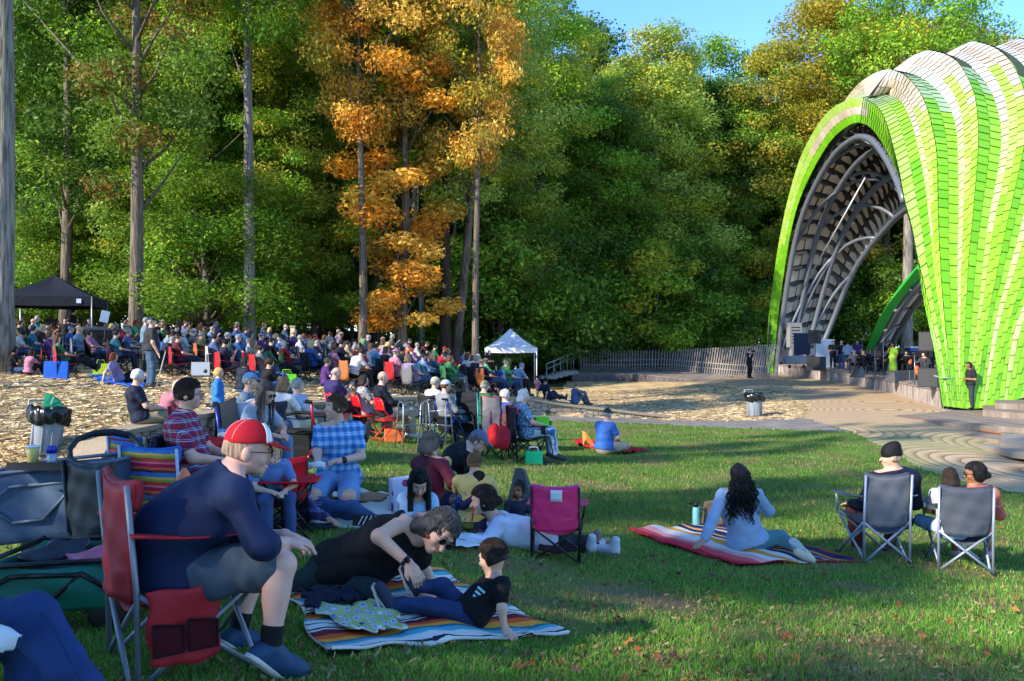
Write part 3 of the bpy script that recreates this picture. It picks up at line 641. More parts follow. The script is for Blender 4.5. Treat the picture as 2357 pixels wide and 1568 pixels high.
NEAR = [K0n, K1n,
 [(740, 412), (830, 408), (900, 450), (950, 550), (985, 680), (1010, 800), (1030, 920), (1050, 1100), (1070, 1300), (1085, 1450), (1105, 1568), (1128, 1735), (1145, 1882), (1172, 2115)],
 [(830, 268), (900, 290), (960, 340), (1010, 410), (1045, 500), (1070, 600), (1088, 700), (1096, 820), (1098, 1000), (1105, 1200), (1115, 1400), (1128, 1568), (1150, 1800), (1192, 2118)],
 [(905, 282), (1000, 312), (1090, 380), (1150, 455), (1190, 560), (1205, 700), (1210, 1000), (1205, 1300), (1205, 1568), (1205, 1800), (1212, 2120)],
 [(1040, 165), (1110, 178), (1180, 210), (1230, 265), (1280, 360), (1305, 450), (1318, 600), (1315, 750), (1302, 900), (1285, 1100), (1265, 1300), (1250, 1568), (1240, 1800), (1234, 2123)],
 [(1165, 195), (1260, 245), (1340, 320), (1400, 420), (1435, 550), (1440, 700), (1410, 900), (1370, 1100), (1345, 1300), (1318, 1568), (1290, 1800), (1262, 2125)],
 [(1290, 115), (1400, 148), (1480, 212), (1530, 290), (1565, 380), (1578, 500), (1572, 650), (1545, 800), (1500, 1000), (1455, 1200), (1415, 1400), (1380, 1568), (1335, 1850), (1296, 2124)],
 [(1410, 150), (1500, 200), (1570, 265), (1640, 380), (1662, 550), (1640, 750), (1580, 1000), (1515, 1250), (1470, 1420), (1428, 1568), (1390, 1755), (1338, 2120)],
 [(1540, 100), (1640, 130), (1730, 215), (1780, 350), (1790, 550), (1760, 780), (1700, 1000), (1620, 1250), (1560, 1420), (1510, 1568), (1450, 1800), (1392, 2112)],
 [(1650, 140), (1760, 220), (1830, 380), (1850, 560), (1815, 800), (1750, 1050), (1670, 1300), (1590, 1500), (1530, 1640), (1490, 1800), (1452, 2098)],
 [(1780, 95), (1880, 160), (1960, 300), (1990, 520), (1950, 780), (1870, 1050), (1780, 1300), (1690, 1500), (1620, 1680), (1510, 2080)],
 [(1880, 150), (1980, 260), (2040, 520), (2000, 800), (1900, 1100), (1800, 1350), (1700, 1600), (1575, 2060)]]
NV = 44
PALE = [(176, 192, 118), (184, 190, 130), (172, 188, 108)]
rngS = np.random.default_rng(77)
shell = thing('band_shell', 'lime green, white and beige pleated band shell arching over the wooden stage', 'band shell', GP(2175, 936))
near3 = []; 
for i, c in enumerate(NEAR): near3.append(crv(c))
far3 = [crv(K0f, half=-1), crv(K1f, half=-1)]
F1 = None
LIME = [(132, 187, 42), (126, 184, 39), (139, 191, 52)]; LIMED = [(107, 172, 27), (100, 167, 26), (115, 178, 33)]; MINT = [(148, 182, 128), (139, 174, 120), (158, 187, 139)]
BEIGE = [(186, 171, 152), (191, 178, 161), (180, 165, 145)]; WHITE = [(193, 192, 186), (199, 198, 193), (187, 186, 180)]; YLIM = [(154, 186, 81), (148, 182, 66), (159, 189, 94)]
NN = 60
F1r = resample(far3[1], NN); N1r = resample(near3[1], NN)
for i in range(2, len(NEAR)):
    Ni = resample(near3[i], NN); m = []
    for k in range(NN+1):
        d = Ni[k]-N1r[k]; q = F1r[k]+Vector((max(d.x, .06*(i-1)), abs(d.y)*(k > 0)+.25*(i-1)*min(1, k/8)+0.9*(k/NN), d.z)); m.append(q)
        if q.z < m[0].z*(.8 if i >= 4 else .6): break
    far3.append(m)
def shingle_mat():
    m, N, L, b = nodes('shell shingle'); b.inputs['Roughness'].default_value = 0.42; b.inputs['Specular IOR Level'].default_value = 0.35
    at = N.new('ShaderNodeAttribute'); at.attribute_name = 'Col'; uv = N.new('ShaderNodeUVMap'); sp = N.new('ShaderNodeSeparateXYZ'); L.new(uv.outputs[0], sp.inputs[0])
    a = N.new('ShaderNodeMath'); a.operation = 'LESS_THAN'; a.inputs[1].default_value = 0.03; L.new(sp.outputs[0], a.inputs[0])
    c = N.new('ShaderNodeMath'); c.operation = 'LESS_THAN'; c.inputs[1].default_value = 0.055; L.new(sp.outputs[1], c.inputs[0])
    d = N.new('ShaderNodeMath'); d.operation = 'MAXIMUM'; L.new(a.outputs[0], d.inputs[0]); L.new(c.outputs[0], d.inputs[1])
    mx = N.new('ShaderNodeMix'); mx.data_type = 'RGBA'; mx.blend_type = 'MULTIPLY'; L.new(d.outputs[0], mx.inputs[0]); L.new(at.outputs['Color'], mx.inputs[6]); mx.inputs[7].default_value = (0.68, 0.74, 0.6, 1)
    tc = N.new('ShaderNodeTexCoord'); nz = N.new('ShaderNodeTexNoise'); nz.inputs['Scale'].default_value = 1.3; nz.inputs['Detail'].default_value = 5; L.new(tc.outputs['Object'], nz.inputs['Vector'])
    mr = N.new('ShaderNodeMapRange'); mr.inputs[3].default_value = 0.9; mr.inputs[4].default_value = 1.05; L.new(nz.outputs['Fac'], mr.inputs[0])
    m2 = N.new('ShaderNodeMix'); m2.data_type = 'RGBA'; m2.blend_type = 'MULTIPLY'; m2.inputs[0].default_value = 1; L.new(mx.outputs[2], m2.inputs[6]); L.new(mr.outputs[0], m2.inputs[7])
    L.new(m2.outputs[2], b.inputs['Base Color']); return m
M_SH = shingle_mat()
def strip_colour(i, side, t, u):
    """colour family of a shingle: i = strip, t = 0 apex .. 1 base, u across the strip"""
    j = rngS.random()*0.05
    if i == 0:
        if u < 0.34: return LIMED if side > 0 or t < .5 else LIMED
        if side > 0: return (BEIGE if u < .67 else MINT) if t+j < .11 else LIME if u > .6 else LIMED
        return (BEIGE if u < .67 else YLIM) if t+j < .34 else (YLIM if t+j < .66 else LIMED)
    if i == 1: return MINT if t+j < .17+.05*u else (YLIM if u < .34 else (LIME if t < .5 or u < .6 else LIMED))
    if i % 2 == 0:                     # faces that look towards the stage front
        w0 = {2: .42, 4: .22, 6: .22, 8: .22}.get(i, .25)
        if u < 0.34: return (BEIGE if i == 2 else WHITE) if t+j < (w0+.12 if i > 2 else .44) else (BEIGE if t < .40 else PALE if t < (.7 if i in (2, 6) else .95) else YLIM)
        if u < 0.67: return (BEIGE if i == 2 else BEIGE) if t+j < (.3 if i == 2 else .24) else YLIM if t < .62 else LIME
        return (WHITE if t+j < .12 else BEIGE) if t+j < .34 else (YLIM if t < .5 else LIME)
    return MINT if t+j < (.30 if u < .5 else .36) else (LIMED if u < .5 else LIME)
def strip(i, side):
    A, B = (near3 if side > 0 else far3)[i], (near3 if side > 0 else far3)[i+1]
    n = NV if (side > 0 or i < 2) else 60; n = NV if side > 0 else 42
    RA, RB = resample(A, n*4), resample(B, n*4); nu = 3 if i % 2 == 0 else 2
    V = []; F = []; Cc = []; UVs = []
    for k in range(nu):
        sh = [0, 2, 1, 3][k % 4]
        for j in range(-1, n):
            a = max(0, j*4+sh); b = min(n*4, j*4+4+sh)
            if b <= a: continue
            t = (a+b)/2/(n*4); u0, u1 = k/nu, (k+1)/nu
            q = [RA[a].lerp(RB[a], u0), RA[a].lerp(RB[a], u1), RA[b].lerp(RB[b], u1), RA[b].lerp(RB[b], u0)]
            nm = (q[2]-q[0]).cross(q[3]-q[1])
            if nm.length < 1e-7: continue
            nm.normalize()
            if nm.x > 0.3 and side > 0 and False: nm = -nm
            off = 0.012*rngS.random()
            tw = [0.0, 0.0, 0.03, 0.03]
            c0 = len(V); cen = sum(q, Vector())/4; out = (cen-Vector((60, YC, 5))); sgn = 1 if nm.dot(out if i else Vector((-1, -.25, .2)) if side > 0 else Vector((-.6, -1, .1))) > 0 else -1
            for p, w_ in zip(q, tw): V.append(p+nm*sgn*(w_+off))
            F.append((c0, c0+1, c0+2, c0+3)); UVs += [(0, 1), (1, 1), (1, 0), (0, 0)]
            Cc.append(np.array(lin(random.choice(strip_colour(i, side, t, (u0+u1)/2))))*(0.95+0.08*rngS.random()))
    # backing skin just inside, so that no light leaks through the joints
    me = np_mesh('shingles', V, F, M_SH, col=Cc, uv=UVs)
    link('shingle_face', me, shell, world=True)
    mb = MB(); mb.smooth = False
    vs = []
    for a in range(0, n*4+1, 4):
        pa, pb = RA[a], RB[a]; c = min(a+4, n*4); e = c-4; nn = (RB[c]-RA[e]).cross(RA[c]-RB[e])
        if nn.length > 1e-9: nn.normalize()
        if nn.dot((pa+pb)/2-Vector((60, YC, 5)) if i else (Vector((-1, -.25, .2)) if side > 0 else Vector((-.6, -1, .1)))) < 0: nn = -nn
        vs += [pa-nn*.07, pb-nn*.07]
    fs = [(2*k, 2*k+1, 2*k+3, 2*k+2) for k in range(n)]
    mb.add(vs, fs, smooth=False); part('backing', mb, mat((52, 70, 36), .8, 'paint'), shell, world=True)
for i in range(len(NEAR)-1):
    strip(i, 1); strip(i, -1)
# ---- underside: panels between cross ribs, pipes along the arches
RIMpx = [(545, 1600), (640, 1370), (740, 1210), (860, 1070), (925, 1010), (990, 960), (1040, 930)]
RIMD = [57, 55.5, 53.5, 50.5, 48.0, 45.0, 42.0]
rim = [P(*z1(*z1x), D) for z1x, D in zip([(462, 1800)]+RIMpx, [57.5]+RIMD)]
K0all = list(reversed(crv(K0f, half=-1)))[:-1]+crv(K0n)[:5]
K0all = [p+Vector((0.25, 0, -0.15)) for p in K0all]
NR = 30
RA, RB = resample(K0all, NR*2), resample(rim, NR*2)
def cel(u, v):
    k = min(NR*2-1e-6, max(0, v*NR*2)); i = int(k); f = k-i; a = RA[i].lerp(RA[i+1], f); b = RB[i].lerp(RB[i+1], f)
    p = a.lerp(b, u); bow = math.sin(PI*u)*0.9; return p+Vector((0.2, 0, 1)).normalized()*bow*min(1, v*3)
mb = MB(); mb.smooth = False; mb.grid(lambda u, v: cel(u, v)+Vector((0.35, 0.2, 0.3)), 8, 40); part('underside_backing', mb, mat((58, 52, 46), .9, 'paint'), shell, world=True)
M_PANEL = mat((206, 190, 172), .7, 'paint'); M_RIB = mat((62, 58, 56), .6, 'paint')
pan = MB(); pan.smooth = False; rib = MB(); rib.smooth = False
NCOL = 6
for c_ in range(NCOL):
    for r in range(NR):
        u0, u1 = (c_+.08)/NCOL, (c_+.9)/NCOL; v0, v1 = (r+.12)/NR, (r+.86)/NR
        q = [cel(u0, v0), cel(u1, v0), cel(u1, v1), cel(u0, v1)]
        pan.add(q+[p+Vector((.1, .05, .08)) for p in q], [(0, 1, 2, 3), (7, 6, 5, 4), (0, 4, 5, 1), (1, 5, 6, 2), (2, 6, 7, 3), (3, 7, 4, 0)], smooth=False)
for r in range(NR+1):
    for c_ in range(NCOL):
        u0, u1 = c_/NCOL, (c_+1)/NCOL; v = r/NR; a, b = cel(u0, v), cel(u1, v); m = (a+b)/2; dn = Vector((-0.25, -.1, -0.35))
        rib.hexa([a+dn*.9, m+dn*.35, m+dn*.35+Vector((0, 0, .05)), a+dn*.9+Vector((0, 0, .05))], [a, m, m+Vector((0, 0, .05)), a+Vector((0, 0, .05))])
        rib.hexa([m+dn*.35, b+dn*.9, b+dn*.9+Vector((0, 0, .05)), m+dn*.35+Vector((0, 0, .05))], [m, b, b+Vector((0, 0, .05)), m+Vector((0, 0, .05))])
part('ceiling_panel', pan, M_PANEL, shell, world=True)['kind'] = 'stuff'
part('cross_rib', rib, M_RIB, shell, world=True)['kind'] = 'stuff'
PIPE = mat((104, 110, 120), .45, 'metal', .25)
for u in (0.07, 0.36, 0.68, 1.0):
    mb = MB(); mb.tube([cel(u, v/40)+Vector((-.35, -.15, -.5)) for v in range(0, 41)], .17, 10)
    b0 = cel(u, 0)+Vector((-.35, -.15, -.5)); mb.tube([b0, Vector((b0.x-.05, b0.y, .3))], .19, 10); part('arch_pipe', mb, PIPE, shell, world=True)
for (ua, va, ub, vb) in ((.07, .30, .68, .62), (.07, .06, .68, .30), (.36, .12, 1, .48), (.07, .5, .36, .82), (.36, .5, 1, .8), (.68, .1, 1, .3), (.07, .62, 1.0, .95), (.36, .34, 1, .62)):
    mb = MB(); mb.tube([cel(ua+(ub-ua)*k/8, va+(vb-va)*k/8)+Vector((-.3, -.15, -.55)) for k in range(9)], .11, 8); part('brace_pipe', mb, PIPE, shell, world=True)
mb = MB(); mb.tube([P(*z1(330, 1520), 47), P(*z1(700, 860), 42)], .04, 6); part('rigging_rod', mb, mat((176, 178, 180), .4, 'metal', .4), shell, world=True)
# ---- second small arch at the back, with a green edge
e0 = [P(*z1(x, y), D) for x, y, D in ((990, 1335, 37), (900, 1440, 40), (830, 1540, 43), (770, 1640, 46), (735, 1720, 48), (712, 1790, 50))]
e1 = [P(*z1(x, y), D) for x, y, D in ((1040, 1360, 37), (950, 1450, 40), (870, 1560, 43), (815, 1665, 46), (775, 1740, 48), (735, 1810, 50))]
mb = MB(); mb.smooth = False
R0, R1 = resample(e0, 24), resample(e1, 24); mb.grid(lambda u, v: R0[int(round(v*24))].lerp(R1[int(round(v*24))], u), 3, 24, .2)
part('small_arch_edge', mb, mat((44, 190, 60), .45, 'paint'), shell, world=True)
g0 = [P(*z1(x, y), D) for x, y, D in ((1100, 1400, 38.5), (1010, 1500, 42), (950, 1580, 45), (890, 1680, 48), (850, 1760, 50))]
RG = resample(g0, 24); mb = MB(); mb.smooth = False; mb.grid(lambda u, v: R1[int(round(v*24))].lerp(RG[int(round(v*24))]+Vector((.5, .8, .2)), u), 6, 24, .12); part('small_arch_panel', mb, M_PANEL, shell, world=True)
for u in (.25, .95):
    mb = MB(); mb.tube([R1[k].lerp(RG[k], u)+Vector((-.2, -.3, -.25)) for k in range(25)]+[R1[24].lerp(RG[24], u)+Vector((-.3, .4, -1.6))], .17, 8); part('arch_pipe', mb, PIPE, shell, world=True)
for k in (5, 11, 17, 22):
    mb = MB(); mb.tube([R1[k]+Vector((-.2, -.3, -.25)), RG[k]+Vector((-.2, -.3, -.25))], .09, 6); part('brace_pipe', mb, PIPE, shell, world=True)
# ---- concrete plinth behind the far leg
mb = MB(); a = P(1800, 700, 55.5); 
for px0, px1, pyt, D in ((1800, 1822, 715, 56.5), (1836, 1868, 690, 57.5), (1872, 1900, 700, 58.5)):
    a0 = P(px0, 838, D); a1 = P(px1, 838, D); t0 = P(px0+8, pyt+6, D); t1 = P(px1+12, pyt, D)
    mb.hexa([a0, a1, a1+Vector((.3, 1, 0)), a0+Vector((.3, 1, 0))], [t0, t1, t1+Vector((.3, 1, 0)), t0+Vector((.3, 1, 0))])
part('concrete_foot', mb, mat((158, 150, 142), .9, 'stone'), shell, world=True)

# ---------------------------------------------------------------- stage
fr_top = [(1778, 839, 57), (1870, 850, 52), (1960, 864, 46), (2040, 875, 40), (2120, 890, 33), (2168, 896, 29.6)]
FT = [P(x, y, D) for x, y, D in fr_top]
def stage_z(y): return float(np.interp(y, [p.y for p in reversed(FT)], [p.z for p in reversed(FT)]))
M_DECK = mat((132, 122, 114), .85, 'wood', scale=5)
def planks(name, cols, sx, bump=.5):
    m, N, L, b = nodes(name); b.inputs['Roughness'].default_value = .85; b.inputs['Specular IOR Level'].default_value = .2
    uv = N.new('ShaderNodeUVMap'); mp = N.new('ShaderNodeMapping'); mp.inputs['Scale'].default_value = (sx, .6, 1); L.new(uv.outputs[0], mp.inputs[0])
    nz = N.new('ShaderNodeTexNoise'); nz.inputs['Scale'].default_value = 1; nz.inputs['Detail'].default_value = 5; nz.inputs['Roughness'].default_value = .7; L.new(mp.outputs[0], nz.inputs['Vector'])
    cr = N.new('ShaderNodeValToRGB'); e = cr.color_ramp.elements
    while len(e) < len(cols): e.new(.5)
    for i, (p, c) in enumerate(cols): e[i].position = p; e[i].color = lin(c)+(1,)
    L.new(nz.outputs['Fac'], cr.inputs[0]); L.new(cr.outputs[0], b.inputs['Base Color'])
    bn = N.new('ShaderNodeBump'); bn.inputs['Strength'].default_value = bump; bn.inputs['Distance'].default_value = .02; L.new(nz.outputs['Fac'], bn.inputs['Height']); L.new(bn.outputs[0], b.inputs['Normal']); return m
M_FASC = planks('weathered upright boards', [(0.3, (96, 80, 74)), (0.45, (146, 132, 126)), (0.58, (186, 176, 168)), (0.7, (206, 198, 190))], 260)
stage = thing('wooden_stage', 'low wooden stage of weathered grey boards under the green shell', 'stage', (FT[3].x, FT[3].y, g1(FT[3].x, FT[3].y)))
R = resample(FT, 60)
mb = MB(); mb.smooth = False
mb.grid(lambda u, v: (lambda p: Vector((p.x, p.y, p.z*v+(1-v)*(g1(p.x, p.y)-.1))))(R[int(round(u*60))]), 60, 1); part('fascia', mb, M_FASC, stage, world=True)
mb = MB(); mb.smooth = False
mb.grid(lambda u, v: (lambda p: Vector((p.x+v*9+(-.03 if v == 0 else 0), p.y+v*1.5, p.z+.04)))(R[int(round(u*60))]), 60, 4, .08); part('deck', mb, planks('deck boards', [(0.3, (98, 88, 80)), (.5, (136, 126, 116)), (.7, (160, 150, 140))], 40), stage, world=True)
# ---- lower deck and steps at the right, where the interpreter stands
def slab(name, poly, top, thick, m, parent, planks_uv=False):
    mb = MB(); n = len(poly); mb.smooth = False
    hi = [Vector((p.x, p.y, top(p))) for p in poly]; lo = [Vector((p.x, p.y, top(p)-thick)) for p in poly]
    cx = sum((p.x for p in hi))/n
    mb.add(hi+lo, [tuple(range(n)), tuple(reversed(range(n, 2*n)))]+[(i, n+i, n+(i+1) % n, (i+1) % n) for i in range(n)],
           [tuple((p.x/10, p.y/10) for p in hi), tuple((p.x/10, p.y/10) for p in reversed(lo))]+[((hi[i].x/10, 0), (lo[i].x/10, .1), (lo[(i+1) % n].x/10, .1), (hi[(i+1) % n].x/10, 0)) for i in range(n)], smooth=False)
    return part(name, mb, m, parent, world=True)
M_STEP = planks('step boards', [(0.3, (86, 74, 66)), (.5, (128, 114, 102)), (.7, (158, 146, 134))], 30)
steps = thing('wooden_steps', 'low stepped wooden platform in front of the shell, with rusty edging', 'platform', GP(2180, 990))
zt = g1(*GP(2180, 990).xy)+.02
def zplane(px, py, z): r = ray(px, py); k = (z-CAMZ)/r.z; return Vector((r.x*k, r.y*k, z))
lv = [(-0.16, [(2058, 958), (2170, 925), (2480, 905), (2700, 930), (2700, 1010), (2357, 985), (2200, 976)]),
      (-0.34, [(2000, 962), (2100, 945), (2700, 960), (2700, 1060), (2357, 1028), (2298, 1012), (2190, 1000), (2090, 980)])]
for z, pl in lv: slab('platform_level', [zplane(x, y, z) for x, y in pl], lambda p, z=z: z, .16, M_STEP, steps)
for z, pl in ((-.34, [(2304, 997), (2700, 1010), (2700, 1045), (2304, 1020)]), (-.44, [(2245, 1020), (2700, 1042), (2700, 1080), (2330, 1040)])):
    slab('step', [zplane(x, y, z+.1) for x, y in pl], lambda p, z=z: z+.1, .14, mat((132, 122, 112), .8, 'wood'), steps)
for z, pl in ((.12, [(2262, 932), (2400, 922), (2480, 935), (2480, 960), (2262, 945)]), (.3, [(2290, 918), (2400, 905), (2480, 920), (2480, 936), (2290, 928)])):
    slab('step', [zplane(x, y, z-.1) for x, y in pl], lambda p, z=z: z-.1, .2, M_STEP, steps)
for a_, b_ in (((1998, 962), (2065, 982)), ((2118, 974), (2330, 1001))):
    mb = MB(); mb.tube([zplane(*a_, -.31), zplane(*b_, -.31)], .022, 6); part('rusty_edge', mb, mat((150, 84, 40), .8, 'paint'), steps, world=True)
# ---------------------------------------------------------------- stone wall, fence, ramp, tents, bins
def wall_curve(n=60):
    pts = [Vector((a, b, 0)) for a, b in wxy[1:]]
    return resample(pts, n)
WC = wall_curve(90)
def stone_mat():
    m, N, L, b = nodes('dry stone'); b.inputs['Roughness'].default_value = .9; tc = N.new('ShaderNodeTexCoord'); mp = N.new('ShaderNodeMapping'); mp.inputs['Scale'].default_value = (1, 1, 1.9); L.new(tc.outputs['Object'], mp.inputs[0])
    vo = N.new('ShaderNodeTexVoronoi'); vo.feature = 'DISTANCE_TO_EDGE'; vo.inputs['Scale'].default_value = 4.2; L.new(mp.outputs[0], vo.inputs['Vector'])
    v2 = N.new('ShaderNodeTexVoronoi'); v2.inputs['Scale'].default_value = 4.2; L.new(mp.outputs[0], v2.inputs['Vector'])
    cr = N.new('ShaderNodeValToRGB'); e = cr.color_ramp.elements; e[0].position = .0; e[0].color = lin((110, 96, 84))+(1,); e[1].position = .05; e[1].color = (1, 1, 1, 1); L.new(vo.outputs['Distance'], cr.inputs[0])
    hs = N.new('ShaderNodeMix'); hs.data_type = 'RGBA'; hs.inputs[6].default_value = lin((138, 120, 100))+(1,); hs.inputs[7].default_value = lin((184, 166, 142))+(1,); sx = N.new('ShaderNodeSeparateXYZ'); L.new(v2.outputs['Color'], sx.inputs[0]); L.new(sx.outputs[0], hs.inputs[0])
    mx = N.new('ShaderNodeMix'); mx.data_type = 'RGBA'; mx.blend_type = 'MULTIPLY'; mx.inputs[0].default_value = 1; L.new(cr.outputs[0], mx.inputs[6]); L.new(hs.outputs[2], mx.inputs[7]); L.new(mx.outputs[2], b.inputs['Base Color'])
    bn = N.new('ShaderNodeBump'); bn.inputs['Strength'].default_value = 1; bn.inputs['Distance'].default_value = .04; L.new(cr.outputs[0], bn.inputs['Height']); L.new(bn.outputs[0], b.inputs['Normal']); return m
sw = thing('stone_wall', 'low stone retaining wall with a flat timber-brown cap between lawn and straw terrace', 'wall', (WC[45].x, WC[45].y, g1(WC[45].x, WC[45].y)))
def wtop(i):
    p = WC[i]; a = WC[max(0, i-1)]; b = WC[min(90, i+1)]; d = (b-a).normalized(); nrm = Vector((-d.y, d.x, 0)); q = p+nrm*.6
    return g1(q.x, q.y)+.03, nrm
face = MB(); face.smooth = False; cap = MB(); cap.smooth = False
V1 = []; V2 = []
for i in range(91):
    zt_, nr_ = wtop(i); p = WC[i]; zb = g1(p.x-nr_.x*.1, p.y-nr_.y*.1)-.1; zt_ = max(zt_, zb+.12)
    V1 += [Vector((p.x, p.y, zb)), Vector((p.x, p.y, zt_)), Vector((p.x+nr_.x*.38, p.y+nr_.y*.38, zt_)), Vector((p.x+nr_.x*.38, p.y+nr_.y*.38, zb))]
    o1 = p-nr_*.05; o2 = p+nr_*.43; V2 += [Vector((o1.x, o1.y, zt_)), Vector((o1.x, o1.y, zt_+.07)), Vector((o2.x, o2.y, zt_+.07)), Vector((o2.x, o2.y, zt_))]
for M_, V_ in ((face, V1), (cap, V2)):
    M_.add(V_, [(4*i+k, 4*i+(k+1) % 4, 4*i+4+(k+1) % 4, 4*i+4+k) for i in range(90) for k in range(4)]+[(3, 2, 1, 0), (360, 361, 362, 363)], smooth=False)
part('wall_face', face, stone_mat(), sw, world=True); part('cap', cap, mat((150, 134, 112), .85, 'stone', scale=9), sw, world=True)
def wall_seat(px):                     # world point on the cap under image column px
    best = min(range(91), key=lambda i: abs(PX((WC[i].x, WC[i].y, g1(WC[i].x, WC[i].y)))[0]-px)); zt_, nr_ = wtop(best); p = WC[best]+nr_*.15; return Vector((p.x, p.y, zt_+.07)), nr_
# ---- picket fence with leaning slats, behind the straw; a deck below it
M_SLAT = mat((150, 142, 136), .85, 'wood', var=.25); M_GAL = mat((140, 142, 142), .45, 'metal', .5)
fpt = [(1338, 855, 56), (1440, 855, 57), (1520, 853, 57), (1600, 860, 55), (1690, 868, 52.5), (1768, 874, 50)]
FB = resample([P(*q) for q in fpt], 74)
topy = [(1338, 806), (1440, 807), (1520, 806), (1600, 802), (1690, 798), (1768, 792)]
fence = thing('picket_fence', 'long fence of leaning weathered wooden slats in front of the trees', 'fence', (FB[37].x, FB[37].y, FB[37].z))
for k in range(75):
    b = FB[k]; px, py = PX(b); lean = np.interp(px, [1338, 1500, 1560, 1768], [0, 0.02, .18, .42])
    ht = (py-np.interp(px, [q[0] for q in topy], [q[1] for q in topy]))/FPX*b.y; t = b+Vector((lean*1.0, 0, ht)); mb = MB(); w2 = Vector((.036, 0, 0)); dd = Vector((0, .04, 0))
    mb.hexa([b-w2, b+w2, b+w2+dd, b-w2+dd], [t-w2, t+w2, t+w2+dd, t-w2+dd]); part('slat', mb, M_SLAT, fence, world=True)
for f in (.35, .62):
    mb = MB(); mb.tube([FB[k]+Vector((.05+.1*f, .08, 1.2*f)) for k in range(0, 75, 4)], .035, 6); part('rail', mb, M_SLAT, fence, world=True)
deck = thing('low_deck', 'low curved grey timber deck in front of the picket fence', 'platform', P(1500, 862, 54))
top = [(1325, 852, 56), (1440, 853, 57.5), (1520, 851, 57.5), (1600, 858, 55.5), (1690, 866, 53)]; frt = [(1316, 862, 52), (1400, 862, 52), (1480, 864, 51), (1560, 872, 50), (1650, 884, 49)]
RT, RF = resample([P(*q) for q in top], 40), resample([P(*q) for q in frt], 40)
mb = MB(); mb.smooth = False; mb.grid(lambda u, v: RF[int(round(u*40))].lerp(RT[int(round(u*40))], v)+Vector((0, 0, .03)), 40, 4, .06); part('deck_boards', mb, planks('old boards', [(0.3, (92, 84, 78)), (.5, (128, 118, 110)), (.7, (150, 142, 132))], 40), deck, world=True)
mb = MB(); mb.smooth = False; mb.grid(lambda u, v: (lambda p: Vector((p.x, p.y-.02, p.z*v+(1-v)*(g1(p.x, p.y)-.2))))(RF[int(round(u*40))]), 40, 1); part('deck_fascia', mb, planks('dark boards', [(0.3, (62, 56, 60)), (.5, (92, 84, 86)), (.7, (118, 108, 106))], 60), deck, world=True)
rail = thing('stair_rail', 'galvanised stair railing climbing to the low deck beside the white tent', 'railing', P(1262, 860, 50))
for off, D0 in ((0, 50), (1, 53)):
    a, b, c = P(1258, 838, D0), P(1320+off*12, 812, D0+4), P(1338, 808, D0+5); mb = MB(); mb.tube([a, b, c], .035, 6); part('handrail', mb, M_GAL, rail, world=True)
    mb = MB(); mb.tube([a-Vector((0, 0, .3)), b-Vector((0, 0, .3)), c-Vector((0, 0, .3))], .02, 6); part('midrail', mb, M_GAL, rail, world=True)
    for k in range(5):
        q = a.lerp(b, k/4); mb = MB(); mb.tube([q, Vector((q.x, q.y, q.z-1.25))], .03, 6); part('post', mb, M_GAL, rail, world=True)
mb = MB(); mb.smooth = False
st = thing('deck_stairs', 'grey wooden stairs up to the low deck', 'stairs', P(1290, 868, 51))
for k in range(5):
    mb = MB(); c = P(1262+k*12, 868-k*3, 51.5+k*.5); mb.box(c, (1.0, 2.4, .16)); part('tread', mb, M_SLAT, st, world=True)
# ---- pop-up tents
def tent(name, label, cx, cy, z, half, eave, peak, val, roofm, legm, rz=0, conc=.35, skew=None):
    t = thing(name, label, 'tent', (cx, cy, z), rz); c4 = [(-half, -half), (half, -half), (half, half), (-half, half)]
    mb = MB()
    for i in range(4):
        a, b = Vector((*c4[i], eave)), Vector((*c4[(i+1) % 4], eave)); pk = Vector((0, 0, peak))
        def fn(u, v, a=a, b=b, pk=pk):
            e = a.lerp(b, u); w_ = v**.98; q = e.lerp(pk, w_); q.z -= conc*math.sin(PI*v)*(.35+.65*(1-abs(2*u-1)))*.5; return q
        mb.grid(fn, 8, 8)
    part('canopy', mb, roofm, t)
    for i in range(4):
        mb = MB(); a, b = Vector((*c4[i], eave)), Vector((*c4[(i+1) % 4], eave))
        mb.grid(lambda u, v: a.lerp(b, u)+Vector((0, 0, -val*v-.03*math.sin(PI*u)*v)), 8, 2); part('valance', mb, roofm, t)
        x, y = c4[i]; mb = MB(); mb.tube([(x*.99, y*.99, 0), (x*.99, y*.99, eave)], .028, 6); mb.box((x*.99, y*.99, .01), (.12, .12, .02)); part('leg', mb, legm, t)
        mb = MB(); mb.tube([(c4[i][0]*.97, c4[i][1]*.97, eave-.1), (c4[(i+1) % 4][0]*.97, c4[(i+1) % 4][1]*.97, eave-.1)], .018, 6); part('truss', mb, legm, t)
    return t
wt = GD(1175, 48)
tent('white_tent', 'white pop-up tent with a pointed roof beside the stair rail', wt.x, wt.y, wt.z, 1.42, 2.05, 3.15, .25, mat((214, 216, 226), .7), mat((220, 220, 222), .5, 'metal'), .02, .5)
bt = tent('black_tent', 'navy black pop-up tent over the sound desk at the left', 0, 0, 0, 1.6, 2.1, 3.0, .34, mat((22, 26, 38), .75), mat((150, 152, 156), .4, 'metal', .5), .28, .3)
BTD = 33.0; bp = GD(138, BTD); bt.location = (bp.x-.2, bp.y, P(138, 660, BTD).z-2.55); bt.scale = (1.0, 1.0, 1)
mb = MB(); mb.box((1.15, -1.63, 1.93), (.16, .012, .16)); part('logo_patch', mb, mat((190, 200, 225), .6), bt)
